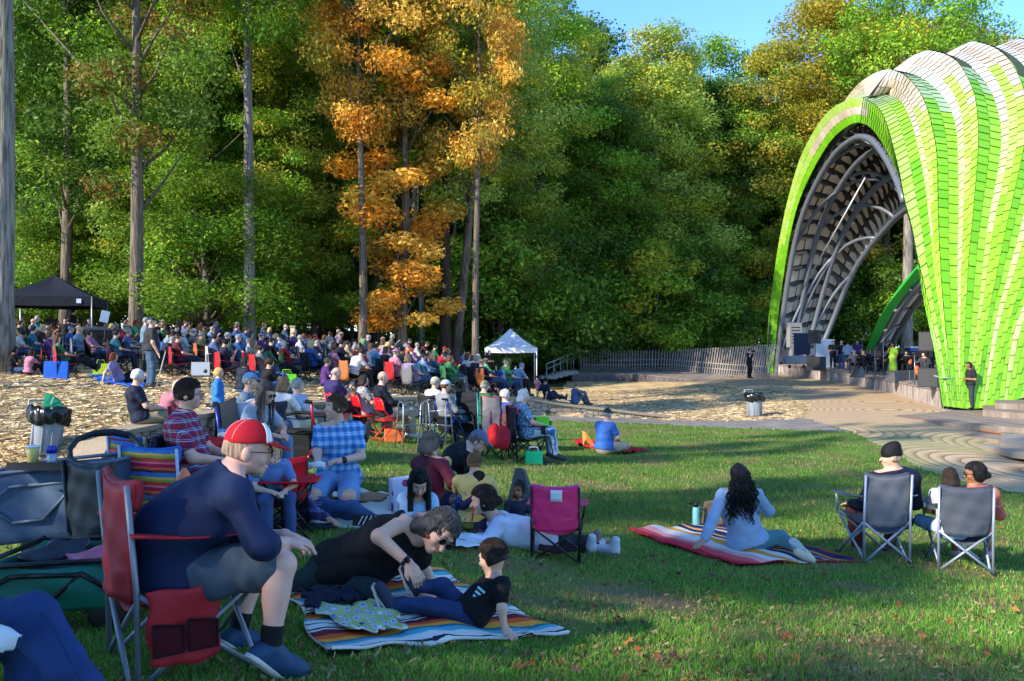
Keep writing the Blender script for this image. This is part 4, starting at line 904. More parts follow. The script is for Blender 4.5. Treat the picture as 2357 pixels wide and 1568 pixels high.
# ---- bins
def bin_(name, label, loc, rz, extra_green=False):
    t = thing(name, label, 'bin', loc, rz)
    mb = MB(); mb.lathe([(.19, 0), (.205, .02), (.235, .45), (.26, .62), (.275, .64)], seg=28)
    part('body', mb, mat((132, 142, 150), .45, 'plastic', var=.08), t)
    mb = MB()
    for k in range(8): a = k*PI/4; mb.box((.232*math.cos(a), .232*math.sin(a), .33), (.02, .05, .58), Matrix.Rotation(a, 3, 'Z'))
    part('rib', mb, mat((122, 132, 140), .45, 'plastic', var=.08), t)
    mb = MB(); rr_ = random.Random(4)
    def fn(u, v):
        a = 2*PI*u; r = [.285, .31, .315, .30, .27, .2][min(5, int(v*5.01))]+.022*math.sin(a*9+v*7)+.014*math.sin(a*17+v*3); z = [.50, .58, .68, .76, .78, .66][min(5, int(v*5.01))]+.02*math.sin(a*3)+.012*math.sin(a*11)
        return Vector((r*math.cos(a), r*math.sin(a), z))
    mb.grid(fn, 72, 5); part('bin_liner', mb, mat((20, 21, 24), .25, 'shiny', var=.3), t)
    mb = MB(); mb.tube([(-.24, .17, .6), (-.26, .2, .86), (.1, .3, .87), (.12, .26, .6)], .02, 8); part('handle', mb, mat((150, 160, 168), .45, 'plastic'), t)
    return t
b_r = bin_('trash_bin', 'grey trash bin with a black bag standing alone on the straw near the stage', GP(1737, 958), .3); b_r.scale = (1.0,)*3
pL = GP(103, 1048); b_l = bin_('trash_bin', 'overfull grey trash bin with a green box on top, at the left', pL, .9); b_l.scale = (.86,)*3; b_l.rotation_euler = (.02, .1, .9)
gb = thing('green_box', 'crumpled green cardboard box lying on top of the left trash bin', 'box', pL+Vector((.1, .0, .66)), .5); mb = MB(); mb.hexa([(-.12, -.1, 0), (.14, -.1, .02), (.16, .12, .02), (-.1, .12, 0)], [(-.09, -.03, .2), (-.01, -.05, .19), (.02, .05, .17), (-.07, .06, .2)]); part('carton', mb, mat((22, 130, 92), .6), gb)
mb = MB(); mb.box((.0, -.095, .1), (.015, .006, .11), Matrix.Rotation(.35, 3, 'Y')); part('tape', mb, WHITEP, gb)
# ---- bird box on a post in front of the wood
bb = GD(674, 34); s_ = thing('notice_post', 'pale wooden box on a thin post behind the crowd, in front of the dark wood', 'post', bb)
zt2 = P(674, 753, 34).z-bb.z; mb = MB(); mb.tube([(0, 0, 0), (0, 0, zt2)], .02, 6); part('pole', mb, mat((170, 160, 140), .6, 'metal'), s_)
mb = MB(); mb.box((0, 0, zt2-.25), (.17, .13, .52)); mb.box((0, -.02, zt2+.03), (.22, .2, .03)); part('box', mb, mat((190, 176, 140), .8, 'wood'), s_)
# ---------------------------------------------------------------- people: smooth-blended volumes turned into one continuous surface
class Fld:
    def __init__(s): s.ops = []
    def cone(s, a, b, ra, rb, k=.03): s.ops.append(('c', np.array(a, float), np.array(b, float), ra, rb, k)); return s
    def ell(s, c, R, r, k=.02): s.ops.append(('e', np.array(c, float), np.array(R, float), np.array(r, float), k)); return s
    def sub(s, c, R, r, k=.01): s.ops.append(('s', np.array(c, float), np.array(R, float), np.array(r, float), k)); return s
    def cut(s, p, n): s.ops.append(('p', np.array(p, float), np.array(n, float)/np.linalg.norm(n))); return s   # removes the side n points to
    def wedge(s, p, n1, n2, q=None): s.ops.append(('w', np.array(p, float), np.array(n1, float), np.array(q if q is not None else p, float), np.array(n2, float))); return s  # removes where both sides
    def noise(s, amp, freq, seed=0, sq=(1, 1, 1)): s.ops.append(('n', amp, freq, seed, sq)); return s
    def run(s, h):
        lo = np.full(3, 1e9); hi = -lo
        for o in s.ops:
            if o[0] == 'c':
                for p, r in ((o[1], o[3]), (o[2], o[4])): lo = np.minimum(lo, p-r); hi = np.maximum(hi, p+r)
            elif o[0] == 'e': r = o[3].max(); lo = np.minimum(lo, o[1]-r); hi = np.maximum(hi, o[1]+r)
        lo = lo-4*h-.02; n = np.ceil((hi+4*h+.02-lo)/h).astype(int)+1
        ax = [(lo[i]+h*np.arange(n[i])).astype(np.float32) for i in range(3)]
        F = np.full(tuple(n), .3, np.float32)
        def block(bl, bh):
            i0 = np.clip(((bl-lo)/h).astype(int)-1, 0, n); i1 = np.clip(((bh-lo)/h).astype(int)+2, 0, n); sl = tuple(slice(a, b) for a, b in zip(i0, i1))
            return sl, np.meshgrid(ax[0][sl[0]], ax[1][sl[1]], ax[2][sl[2]], indexing='ij', sparse=True)
        for o in s.ops:
            if o[0] == 'c':
                _, a, b, ra, rb, k = o; m = max(ra, rb)+k+2*h; sl, (X_, Y_, Z_) = block(np.minimum(a, b)-m, np.maximum(a, b)+m)
                d = b-a; L2 = max(d@d, 1e-9); x, y, z = X_-a[0], Y_-a[1], Z_-a[2]; t = np.clip((x*d[0]+y*d[1]+z*d[2])/L2, 0, 1)
                D = np.sqrt((x-t*d[0])**2+(y-t*d[1])**2+(z-t*d[2])**2)-(ra+t*(rb-ra))
            elif o[0] in 'es':
                _, c, R, r, k = o; m = r.max()+k+2*h; sl, (X_, Y_, Z_) = block(c-m, c+m); x, y, z = X_-c[0], Y_-c[1], Z_-c[2]
                q = [(x*R[i][0]+y*R[i][1]+z*R[i][2]) for i in range(3)]
                k0 = np.sqrt(sum((q[i]/r[i])**2 for i in range(3))); k1 = np.sqrt(sum((q[i]/r[i]**2)**2 for i in range(3)))+1e-6; D = k0*(k0-1)/k1
            elif o[0] == 'p':
                _, p, nn = o; X_, Y_, Z_ = np.meshgrid(*ax, indexing='ij', sparse=True); F = np.maximum(F, (X_-p[0])*nn[0]+(Y_-p[1])*nn[1]+(Z_-p[2])*nn[2]); continue
            elif o[0] == 'w':
                _, p, n1, q, n2 = o; X_, Y_, Z_ = np.meshgrid(*ax, indexing='ij', sparse=True)
                A = (X_-p[0])*n1[0]+(Y_-p[1])*n1[1]+(Z_-p[2])*n1[2]; B = (X_-q[0])*n2[0]+(Y_-q[1])*n2[1]+(Z_-q[2])*n2[2]; F = np.maximum(F, np.minimum(A, B)); continue
            else:
                _, amp, fr, seed, sq = o; r = np.random.default_rng(seed); X_, Y_, Z_ = np.meshgrid(*ax, indexing='ij', sparse=True); acc = 0
                for i in range(5):
                    d = r.normal(size=3)*np.array(sq); d = d/np.linalg.norm(d)*fr*(.6+.9*r.random()); e = r.normal(size=3); e = e/np.linalg.norm(e)*fr*.4
                    acc = acc+np.sin(X_*d[0]+Y_*d[1]+Z_*d[2]+r.random()*6+1.2*np.sin(X_*e[0]+Y_*e[1]+Z_*e[2]))
                F = F+np.float32(amp/2.2)*acc; continue
            G_ = F[sl]; D = D.astype(np.float32)
            if D.shape != G_.shape: D = np.broadcast_to(D, G_.shape)
            if o[0] == 's': hh = np.maximum(k-np.abs(G_+D), 0)/k; F[sl] = np.maximum(G_, -D)+hh*hh*k*.25
            else: hh = np.maximum(k-np.abs(G_-D), 0)/k; F[sl] = np.minimum(G_, D)-hh*hh*k*.25
        return nets(F, lo, h)
def nets(F, lo, h):
    S = F < 0; c = [S[i:S.shape[0]-1+i, j:S.shape[1]-1+j, k:S.shape[2]-1+k] for i in (0, 1) for j in (0, 1) for k in (0, 1)]
    cnt = sum(x.astype(np.int8) for x in c); act = (cnt > 0) & (cnt < 8); I = np.argwhere(act)
    if len(I) == 0: return np.zeros((0, 3)), np.zeros((0, 4), int)
    idx = np.full(act.shape, -1, np.int32); idx[act] = np.arange(len(I)); off = np.array([(i, j, k) for i in (0, 1) for j in (0, 1) for k in (0, 1)])
    f = np.stack([F[I[:, 0]+o[0], I[:, 1]+o[1], I[:, 2]+o[2]] for o in off], 1); acc = np.zeros((len(I), 3)); n = np.zeros(len(I))
    for a in range(8):
        for b in range(a+1, 8):
            if np.abs(off[a]-off[b]).sum() == 1:
                m = (f[:, a] < 0) != (f[:, b] < 0); t = np.where(m, f[:, a]/np.where(m, f[:, a]-f[:, b], 1), 0)
                acc += np.where(m[:, None], off[a]+t[:, None]*(off[b]-off[a]), 0); n += m
    V = lo+h*(I+acc/n[:, None]); Q = []
    for ax_ in range(3):
        u, v = (ax_+1) % 3, (ax_+2) % 3; sl0 = [slice(None)]*3; sl1 = [slice(None)]*3; sl0[ax_] = slice(0, -1); sl1[ax_] = slice(1, None)
        A, B = S[tuple(sl0)], S[tuple(sl1)]; E = np.argwhere(A != B); fl = A[tuple(E.T)]
        ok = (E[:, u] > 0) & (E[:, v] > 0) & (E[:, u] < act.shape[u]) & (E[:, v] < act.shape[v]); E = E[ok]; fl = fl[ok]; q = []
        for du, dv in ((-1, -1), (0, -1), (0, 0), (-1, 0)):
            e = E.copy(); e[:, u] += du; e[:, v] += dv; q.append(idx[tuple(e.T)])
        q = np.stack(q, 1); q[~fl] = q[~fl][:, ::-1]; Q.append(q)
    Q = np.concatenate(Q); return V, Q[(Q >= 0).all(1)]
def fld_obj(name, fld, h, m, parent, smooth=True):
    V, Q = fld.run(h)
    if len(Q) == 0: return None
    return link(name, np_mesh(name, V, Q, m, smooth=smooth), parent)
SKIN = {'fair': mat((206, 160, 136), .55, 'skin', var=.08), 'tan': mat((188, 138, 110), .55, 'skin', var=.08), 'brown': mat((140, 94, 68), .55, 'skin', var=.08), 'dark': mat((92, 62, 46), .5, 'skin', var=.08), 'pink': mat((214, 164, 146), .55, 'skin', var=.1)}
HAIRC = {'dark brown': (42, 28, 20), 'black': (14, 12, 13), 'brown': (84, 58, 38), 'light brown': (128, 96, 62), 'grey': (140, 138, 134), 'white': (206, 202, 194), 'blond': (196, 164, 104), 'red': (142, 62, 30), 'grey brown': (96, 84, 72), 'dark grey': (62, 60, 60), 'stubble': (168, 136, 116), 'pinkish': (196, 164, 146)}
def hairm(c): return mat(HAIRC[c], .62, 'hair', var=.55, bump=1.0, scale=70)
M_EYEW = mat((230, 228, 222), .3, 'plastic', var=.02); M_IRIS = mat((38, 26, 20), .2, 'plastic'); M_LIP = mat((170, 92, 84), .5, 'skin', var=.05); M_GLASS = mat((12, 12, 14), .12, 'plastic')
A3 = lambda v: np.array(v, float)
def nrm(v): v = A3(v); return v/max(1e-9, np.linalg.norm(v))
def build_person(root, J, look, up=(0, 0, 1), s=1.0, h=.009, fat=1.0, skin='fair', hair=('short', 'brown'), shirt=None, sleeve='short', pants=None, pleg='long', shoes=None,
                 detail=False, curl=.5, glasses=None, dress=None, hem=None, collar=False, sock=None, belly=0.0, headk=1.0, beard=None, barefoot=False, wrinkle=.003):
    """J: joints in the root's own coordinates. Builds body, shirt, trousers, shoes, hair (or cap) as children of root."""
    j = {k: A3(v) for k, v in J.items()}; sk = SKIN[skin]; hs = s*headk*(.93 if h >= .008 else 1)
    lk = nrm(look); upv = A3(up); rt = nrm(np.cross(lk, upv)); upv = np.cross(rt, lk); R = np.stack([rt, lk, upv])
    che, pel, nek, hed = j['che'], j['pel'], j['nek'], j['hed']; lat = nrm(j['shr']-j['shl']); spine = nrm(che-pel); fr = nrm(np.cross(spine, lat)); fr = -fr if fr@lk < 0 and abs(fr@lk) > .2 and 'fr' not in j else fr
    if 'fr' in j: fr = nrm(j['fr'])
    def torso(f, g, arms=None, hips=True):
        mid = (pel+che)/2-fr*.0+j.get('bend', A3((0, 0, 0)))
        f.cone(pel, mid, .118*s*fat+g, .122*s*fat+g, .05); f.cone(mid, che, .122*s*fat+g, .118*s*fat+g, .05)
        f.cone(pel-lat*.075*s, pel+lat*.075*s, .1*s*fat+g, .1*s*fat+g, .05)
        f.cone(che-lat*.075*s-spine*.03*s, che+lat*.075*s-spine*.03*s, .105*s*fat+g, .105*s*fat+g, .05)
        m2 = mid; f.cone(m2-lat*.05*s*fat, m2+lat*.05*s*fat, .105*s*fat+g, .105*s*fat+g, .05)
        if belly: f.ell(mid+fr*.07*s-spine*.02, np.stack([lat, fr, spine]), A3((.15, .12, .16))*s*belly+g, .06)
        f.cone(j['shl']*.85+nek*.15, j['shr']*.85+nek*.15, .062*s+g, .062*s+g, .04)
        f.cone(j['shl'], nek-lat*.03*s, .052*s+g, .05*s+g, .04); f.cone(j['shr'], nek+lat*.03*s, .052*s+g, .05*s+g, .04)
    def limb(f, a, b, c, r0, r1, r2, r3, g, frac=2.0, k=.025):
        a, b, c = A3(a), A3(b), A3(c)
        if frac <= 1: f.cone(a, a+(b-a)*frac, r0*s+g, (r0+(r1-r0)*frac)*s+g*1.2, k)
        else:
            f.cone(a, b, r0*s+g, r1*s+g, k); t = min(1, frac-1); f.cone(b, b+(c-b)*t, r2*s+g, (r2+(r3-r2)*t)*s+g, k)
    AR = (.05, .04, .041, .027); LR = (.088, .06, .058, .038)
    # ---- body
    B = Fld(); torso(B, -.004)
    for q in 'lr':
        hj = pel+(-lat if q == 'l' else lat)*.085*s
        limb(B, j['sh'+q], j['el'+q], j['wr'+q], *AR, 0); 
        kk = .7 if pants is not None and pleg == 'long' else 1; B.cone(hj, j['kn'+q], .088*s*kk*min(fat, 1.15), .06*s*kk, .03); B.cone(j['kn'+q], j['an'+q], .057*s*kk, .037*s, .03)
        if kk < 1: pass
        calf = j['kn'+q]*.68+j['an'+q]*.32; sh_ = nrm(j['kn'+q]-j['an'+q]); bk_ = -nrm(j['to'+q]-j['an'+q]); B.ell(calf+bk_*.015*s, np.stack([nrm(np.cross(sh_, bk_)+1e-6), nrm(np.cross(np.cross(sh_, bk_)+1e-6, sh_)), sh_]), A3((.052, .055, .11))*s*(1 if kk == 1 else .6), .03)
        fd = nrm(j['to'+q]-j['an'+q]); B.cone(j['an'+q]+fd*.01, j['to'+q], .034*s, .026*s, .02)
        # hand: palm, four fingers, thumb
        wr = j['wr'+q]; fa = nrm(wr-j['el'+q]); hd = nrm(j['ha'+q]-wr) if 'ha'+q in j else fa
        side = j.get('hs'+q); side = nrm(side) if side is not None else nrm(np.cross(hd, (0, 0, 1))+1e-4)
        side = nrm(side-hd*(side@hd)); pn = np.cross(hd, side)
        if pn[2] > 0: pn = -pn          # palm side looks down
        th = side if (side@fr) > 0 else -side
        if 'thumb'+q in j: th = nrm(j['thumb'+q])
        pc = wr+hd*.045*s; B.cone(wr, pc, .025*s, .022*s, .015); B.ell(pc+hd*.005*s, np.stack([side, hd, pn]), A3((.040, .050, .017))*s, .012)
        for i in range(4):
            o = (i-1.5)*.0195*s; L_ = [.062, .074, .078, .066][i]*s; base = pc+hd*.038*s+side*o; c1 = curl*(.8+.25*i*.4)
            d1 = nrm(hd*math.cos(c1*.6)+pn*math.sin(c1*.6)+side*o*3); d2 = nrm(hd*math.cos(c1*1.5)+pn*math.sin(c1*1.5)); m_ = base+d1*L_*.5
            B.cone(base, m_, .0098*s, .0090*s, .004 if h < .008 else .012); B.cone(m_, m_+d2*L_*.5, .0090*s, .0075*s, .004 if h < .008 else .012)
        tb = wr+hd*.025*s+th*.025*s; td = nrm(hd*.75+th*.6+pn*.25); B.cone(tb, tb+td*.035*s, .0125*s, .011*s, .01); B.cone(tb+td*.035*s, tb+td*.035*s+nrm(hd+pn*.3+th*.1)*.028*s, .0105*s, .0085*s, .005)
        if barefoot:
            for i in range(4): B.cone(j['to'+q], j['to'+q]+fd*.025*s, .012*s, .01*s, .01)
    B.cone(nek-spine*.02, hed-upv*.05*hs-lk*.015*hs, .056*s, .053*hs, .025)
    H = lambda a, b, c: hed+(rt*a+lk*b+upv*c)*hs
    B.ell(H(0, -.008, .022), R, A3((.076, .096, .095))*hs, .02); B.cone(H(0, .025, -.045), H(0, .058, -.082), .052*hs, .03*hs, .03); B.ell(H(0, .038, -.03), R, A3((.056, .052, .07))*hs, .02)
    if h <= .016:
        B.cone(H(0, .088, .002), H(0, .112, -.034), .008*hs, .0135*hs, .012); B.ell(H(0, .082, .028), R, A3((.05, .015, .012))*hs, .012)
        for q in (-1, 1):
            B.sub(H(.032*q, .098, .006), R, A3((.018, .016, .013))*hs, .01); B.ell(H(.078*q, -.008, -.012), R, A3((.010, .02, .032))*hs, .008)
            B.ell(H(.032*q, .078, .004), R, A3((.015, .012, .011))*hs, .004); B.ell(H(.04*q, .066, -.03), R, A3((.02, .018, .02))*hs, .02)
        B.ell(H(0, .092, -.062), R, A3((.022, .010, .006))*hs, .006); B.ell(H(0, .089, -.071), R, A3((.019, .010, .006))*hs, .006)
    else: B.cone(H(0, .09, 0), H(0, .104, -.03), .01*hs, .014*hs, .015)
    body = fld_obj('body', B, h, sk, root)
    if detail:
        lips = MB(); lips.ell(H(0, .0945, -.066), (.020*hs, .009*hs, .0075*hs), Matrix(R.T.tolist()), 10, 6); part('lips', lips, M_LIP, root)
        for q in (-1, 1):
            if glasses != 'sun':
                e = MB(); e.ell(H(.032*q, .0815, .004), (.0125*hs, .0105*hs, .0062*hs), Matrix(R.T.tolist()), 10, 8); eo = part('eye', e, M_EYEW, root)
                i_ = MB(); i_.ell(H(.032*q, .0898, .003), (.0062*hs, .003*hs, .0058*hs), Matrix(R.T.tolist()), 8, 6); part('iris', i_, M_IRIS, eo)
            b_ = MB(); b_.tube([H(.016*q, .0985, .028), H(.032*q, .0965, .0315), H(.050*q, .083, .026)], [.0028*hs, .0034*hs, .0015*hs], 6); part('eyebrow', b_, hairm(hair[1] if hair[1] in HAIRC else 'brown'), root)
    if glasses:
        g = MB()
        for q in (-1, 1):
            if glasses == 'sun': g.ell(H(.033*q, .104, .002), (.027*hs, .006*hs, .021*hs), Matrix(R.T.tolist()), 14, 8)
            else: g.tube([H(.033*q+.024*math.cos(a*PI/6), .105, .002+.019*math.sin(a*PI/6)) for a in range(13)], .0022*hs, 5, cap=False)
            g.tube([H(.058*q, .1, .008), H(.08*q, .05, .006), H(.082*q, -.01, .0)], .0028*hs, 5)
        g.tube([H(-.01, .108, .006), H(.01, .108, .006)], .003*hs, 5); part('sunglasses' if glasses == 'sun' else 'glasses', g, M_GLASS if glasses == 'sun' else mat((70, 60, 50), .3, 'metal'), root)
    if beard:
        b_ = Fld(); b_.cone(H(0, .028, -.055), H(0, .058, -.086), .0545*hs, .0335*hs, .03); b_.wedge(H(0, .02, -.04), lk*0+upv, lk, H(0, -.5, 0)); b_.noise(.002, 200, 3); fld_obj('beard', b_, min(h, .01), mat((158, 138, 124), .8, 'hair', var=.2), root)
    # ---- clothes
    if shirt is not None:
        S_ = Fld(); torso(S_, .012*s); hemp = pel-spine*(.03 if hem is None else hem)*s; nd = nrm(hed-nek+upv*.08)
        S_.cone(pel-lat*.08*s, pel+lat*.08*s, .115*s*fat+.028*s, .115*s*fat+.028*s, .05)
        if dress:
            for q in 'lr': S_.cone(pel, (j['kn'+q]+j['an'+q])/2, .14*s, .12*s, .08)
        else: S_.cut(hemp, -spine)
        S_.cut(nek+nd*(.028 if collar else .012)*s, nd)
        fz = {'none': 0, 'short': .62, 'long': 1.93, 'mid': 1.25}[sleeve]
        for q in 'lr':
            if fz: limb(S_, j['sh'+q], j['el'+q], j['wr'+q], AR[0], AR[1]+.006, AR[2]+.004, AR[3]+.005, .013*s, fz)
        S_.noise(wrinkle, 26, 5); S_.noise(wrinkle*.35, 55, 9, (1, 1, .35))
        o = fld_obj('shirt', S_, h, shirt, root)
        if collar:
            c_ = Fld(); c_.cone(nek+nd*.01*s, nek+nd*.035*s, .066*s, .062*s, .01); c_.cut(nek+nd*.05*s, nd); fld_obj('collar', c_, min(h, .01), shirt, root)
    if pants is not None:
        T_ = Fld(); g = .014*s; T_.cone(pel-lat*.07*s, pel+lat*.07*s, .108*s*fat+g, .108*s*fat+g, .05); T_.cone(pel, pel+spine*.1*s, .115*s*fat+g*.6, .112*s*fat+g*.6, .05); T_.cut(pel+spine*.05*s, spine)
        fr_ = {'long': 1.93, 'short': .86, 'crop': 1.55}[pleg]
        for q in 'lr':
            hj = pel+(-lat if q == 'l' else lat)*.088*s; limb(T_, hj, j['kn'+q], j['an'+q], .092*min(fat, 1.15), .066 if pleg != 'short' else .078, .064, .046, g, fr_, .035)
        T_.noise(wrinkle*1.3, 30, 8); T_.noise(wrinkle*.4, 60, 4); fld_obj('trousers' if pleg != 'short' else 'shorts', T_, h, pants, root)
    if shoes is not None:
        for q in 'lr':
            S2 = Fld(); an, to = j['an'+q], j['to'+q]; fd = nrm(to-an); dn = -nrm(j['kn'+q]-an); sole = nrm(np.cross(np.cross(fd, dn), fd)); 
            heel = an-fd*.035*s+sole*.05*s if np.linalg.norm(np.cross(fd, dn)) > .2 else an
            S2.cone(heel, to, .043*s, .040*s, .02); S2.cone(an, an+(to-an)*.35, .047*s, .04*s, .03); S2.cone(to-fd*.06*s, to+fd*.01, .044*s, .040*s, .02)
            S2.cut(heel+sole*.030*s, sole); so = fld_obj('shoe', S2, h, shoes, root)
            if h < .011:
                S3 = Fld(); S3.cone(heel+sole*.016*s, to+sole*.018*s, .047*s, .043*s, .01); S3.cut(heel+sole*.034*s, sole); S3.cut(heel+sole*.014*s, -sole); fld_obj('sole', S3, h, mat((190, 188, 180), .7, 'plastic'), so)
    if sock is not None:
        for q in 'lr':
            c_ = Fld(); c_.cone(j['an'+q], j['an'+q]+(j['kn'+q]-j['an'+q])*.22, .045*s, .047*s, .01); fld_obj('sock', c_, h, sock, root)
    # ---- hair and hats
    st, hc = hair[0], hair[1]; hm = hairm(hc) if hc in HAIRC else None; hh = min(h, .012) if h < .015 else h
    def dome(g, cutlow=-.07, front=.048, brow=.045):
        f = Fld(); f.ell(H(0, -.012, .026), R, A3((.076, .096, .095))*hs+g*hs, .02); f.ell(H(0, -.04, -.02), R, A3((.066, .06, .075))*hs+g*hs*.8, .03)
        f.noise(.0045 if h < .015 else .006, 75 if h < .015 else 60, 2, (1, 1, .4)); f.wedge(H(0, front, 0), lk, -upv, H(0, 0, brow)); f.cut(H(0, 0, cutlow), -upv-lk*.2); return f
    capk = st in ('cap', 'beanie', 'sunhat')
    if capk:
        bh = hair[2] if len(hair) > 2 else 'grey'; f = dome(.008 if bh != 'stubble' else .0015, -.05, .03 if bh != 'stubble' else -.01, .06); fld_obj('hair', f, hh, hairm(bh), root)
        cm = hair[3] if len(hair) > 3 else mat(hc)
        f = Fld(); f.ell(H(0, -.004, .04), R, A3((.088, .108, .1 if st != 'beanie' else .118))*hs, .02)
        if st == 'beanie': f.ell(H(0, -.05, .13), R, A3((.04, .04, .035))*hs, .05); f.cut(H(0, 0, .005), -upv-lk*.12)
        else: f.cut(H(0, 0, .038), -upv+lk*.12)
        if st == 'sunhat': f.ell(H(0, 0, .05), R, A3((.185, .2, .012))*hs, .02)
        co = fld_obj({'cap': 'cap', 'beanie': 'beanie', 'sunhat': 'sun_hat'}[st], f, hh, cm, root)
        if st == 'cap':
            v = Fld(); v.ell(H(0, .1, .045), np.stack([rt, nrm(lk-upv*.22), nrm(upv+lk*.22)]), A3((.075, .095, .009 if h < .015 else .014))*hs, .01); v.wedge(H(0, .07, 0), -lk, upv*0+lk*0-lk); fld_obj('visor', v, min(hh, .009), hair[4] if len(hair) > 4 else cm, co)
    elif st == 'bald':
        f = dome(.006, -.06, -.02, .2); f.cut(H(0, 0, .03), upv); fld_obj('hair', f, hh, hm, root)
    elif st == 'curly':
        f = dome(.02, -.09, .03, .06); fld_obj('hair', f, hh, hm, root); L_ = hair[2] if len(hair) > 2 else .45
        rg = random.Random(3); cu = MB()
        for i in range(150):
            a = rg.uniform(-1.25, 1.25)+PI*1.5; e = rg.uniform(-.2, 1.35); d = rt*math.cos(a)*math.cos(e)+lk*math.sin(a)*math.cos(e)+upv*math.sin(e); p = H(0, -.01, .02)+d*A3((.1,)*3)*hs; pts = []; ph = rg.random()*6; LL = L_*rg.uniform(.75, 1.05); n = 22; rr = .009*hs+.004
            bx = rt*(d@rt)*rg.uniform(.02, .10)+lk*(-rg.uniform(.01, .07))
            for k in range(n):
                t = k/(n-1); q = p+bx*min(1, t*2.2)+A3((0, 0, -LL*t*(1.0 if e < .7 else 1.0)))-lk*.02*math.sin(t*3); pts.append(q+(rt*math.cos(ph+k*1.25)+lk*math.sin(ph+k*1.25))*rr*(1+.4*t))
            cu.tube([Vector(x) for x in pts], [.0075*(1-.55*k/(n-1)) for k in range(n)], 5)
        part('curls', cu, hm, root)
    else:
        f = dome(.014 if st == 'short' else .018, -.055 if st == 'short' else -.6, .056 if st == 'short' else .03, .055 if st == 'short' else .06)
        if st in ('bob', 'long'):
            L_ = .07 if st == 'bob' else (hair[2] if len(hair) > 2 else .38); g_ = A3((0, 0, -1)) if st == 'long' else -upv
            for a in (-1, -.5, 0, .5, 1):
                p0 = H(.07*a, -.03-.05*(1-abs(a)), -.01); p1 = p0+g_*L_*s*(1 if a else 1.05)+(-lk*.03+rt*.015*a)*s; f.cone(p0, p1, .035*hs, (.038 if st == 'bob' else .022)*hs, .03)
            f.noise(.004 if h < .015 else .006, 80, 6, (1, 1, .25))
            if st == 'long' and len(hair) > 3:      # falls forward over the shoulders too
                for a in (-1, 1): f.cone(H(.078*a, .01, .01), H(.085*a, .05, 0)+A3((0, 0, -L_*s*.85)), .032*hs, .024*hs, .03)
        if st in ('bun', 'pony'):
            f.ops.insert(0, ('e', H(0, -.125, -.02), np.eye(3), A3((.04, .04, .04))*hs, .015))
            if st == 'pony': f.ops.insert(0, ('c', H(0, -.12, -.02), H(.01, -.13, -.02)+A3((0, 0, -.16))*s, .026*hs, .012*hs, .01))
        ho = fld_obj('hair', f, hh, hm, root)
        if h < .0105 and ho:            # strands combed over the surface
            rg = random.Random(int(s*100)+len(hc)); sm_ = MB(); LL = {'short': .012, 'bob': .08, 'long': .36}.get(st, .01)*s
            for i in range(420):
                a = rg.uniform(0, 2*PI); fr_ = math.cos(a)                      # 1 = face side
                tm = (.95 if st == 'short' else 1.12)+(1.15 if st == 'short' else 1.0)*(1-fr_)/2 if fr_ > -.2 else 1.75; tm = min(tm, 1.85 if st == 'short' else 1.75); t0 = rg.uniform(.08, tm*.75); gg = rg.uniform(.012, .020); pts = []; sw = rg.uniform(-.12, .12)
                for k in range(7):
                    th = t0+(tm-t0)*k/6; aa = a+sw*k/6; pts.append(H(math.sin(aa)*math.sin(th)*(.078+gg), -.012+math.cos(aa)*math.sin(th)*(.098+gg), .024+math.cos(th)*(.096+gg)))
                if st in ('bob', 'long') and abs(fr_) < 2:
                    e = pts[-1]; L2_ = LL*rg.uniform(.7, 1.08)*(1 if fr_ < .55 else .0)
                    if L2_: pts += [e+A3((0, 0, -L2_*q))-lk*.012*q+rt*math.sin(a)*.006*math.sin(q*5+i) for q in (.35, .7, 1.0)]
                n_p = len(pts); sm_.tube([Vector(q) for q in pts], [.0032*hs*(1-.6*k/(n_p-1)) for k in range(n_p)], 4, cap=False)
            part('strands', sm_, hm, ho)
    return root
def person_px(label, J, look, loc_ref='pel', cat='person', group=None, **kw):
    """joints as (photo px, photo py, distance) or Vectors"""
    W = {k: (P(*v) if not isinstance(v, (Vector, np.ndarray)) else v) for k, v in J.items() if k not in ('fr', 'hsl', 'hsr', 'bend', 'thumbl', 'thumbr')}
    mid = W['pel']; base = Vector((mid[0], mid[1], g1(mid[0], mid[1]))); t = thing('person', label, cat, base, 0, group)
    L_ = {k: A3(v)-A3(base) for k, v in W.items()}
    for k in ('fr', 'hsl', 'hsr', 'bend', 'thumbl', 'thumbr'):
        if k in J: L_[k] = A3(J[k])
    return build_person(t, L_, look, **kw)
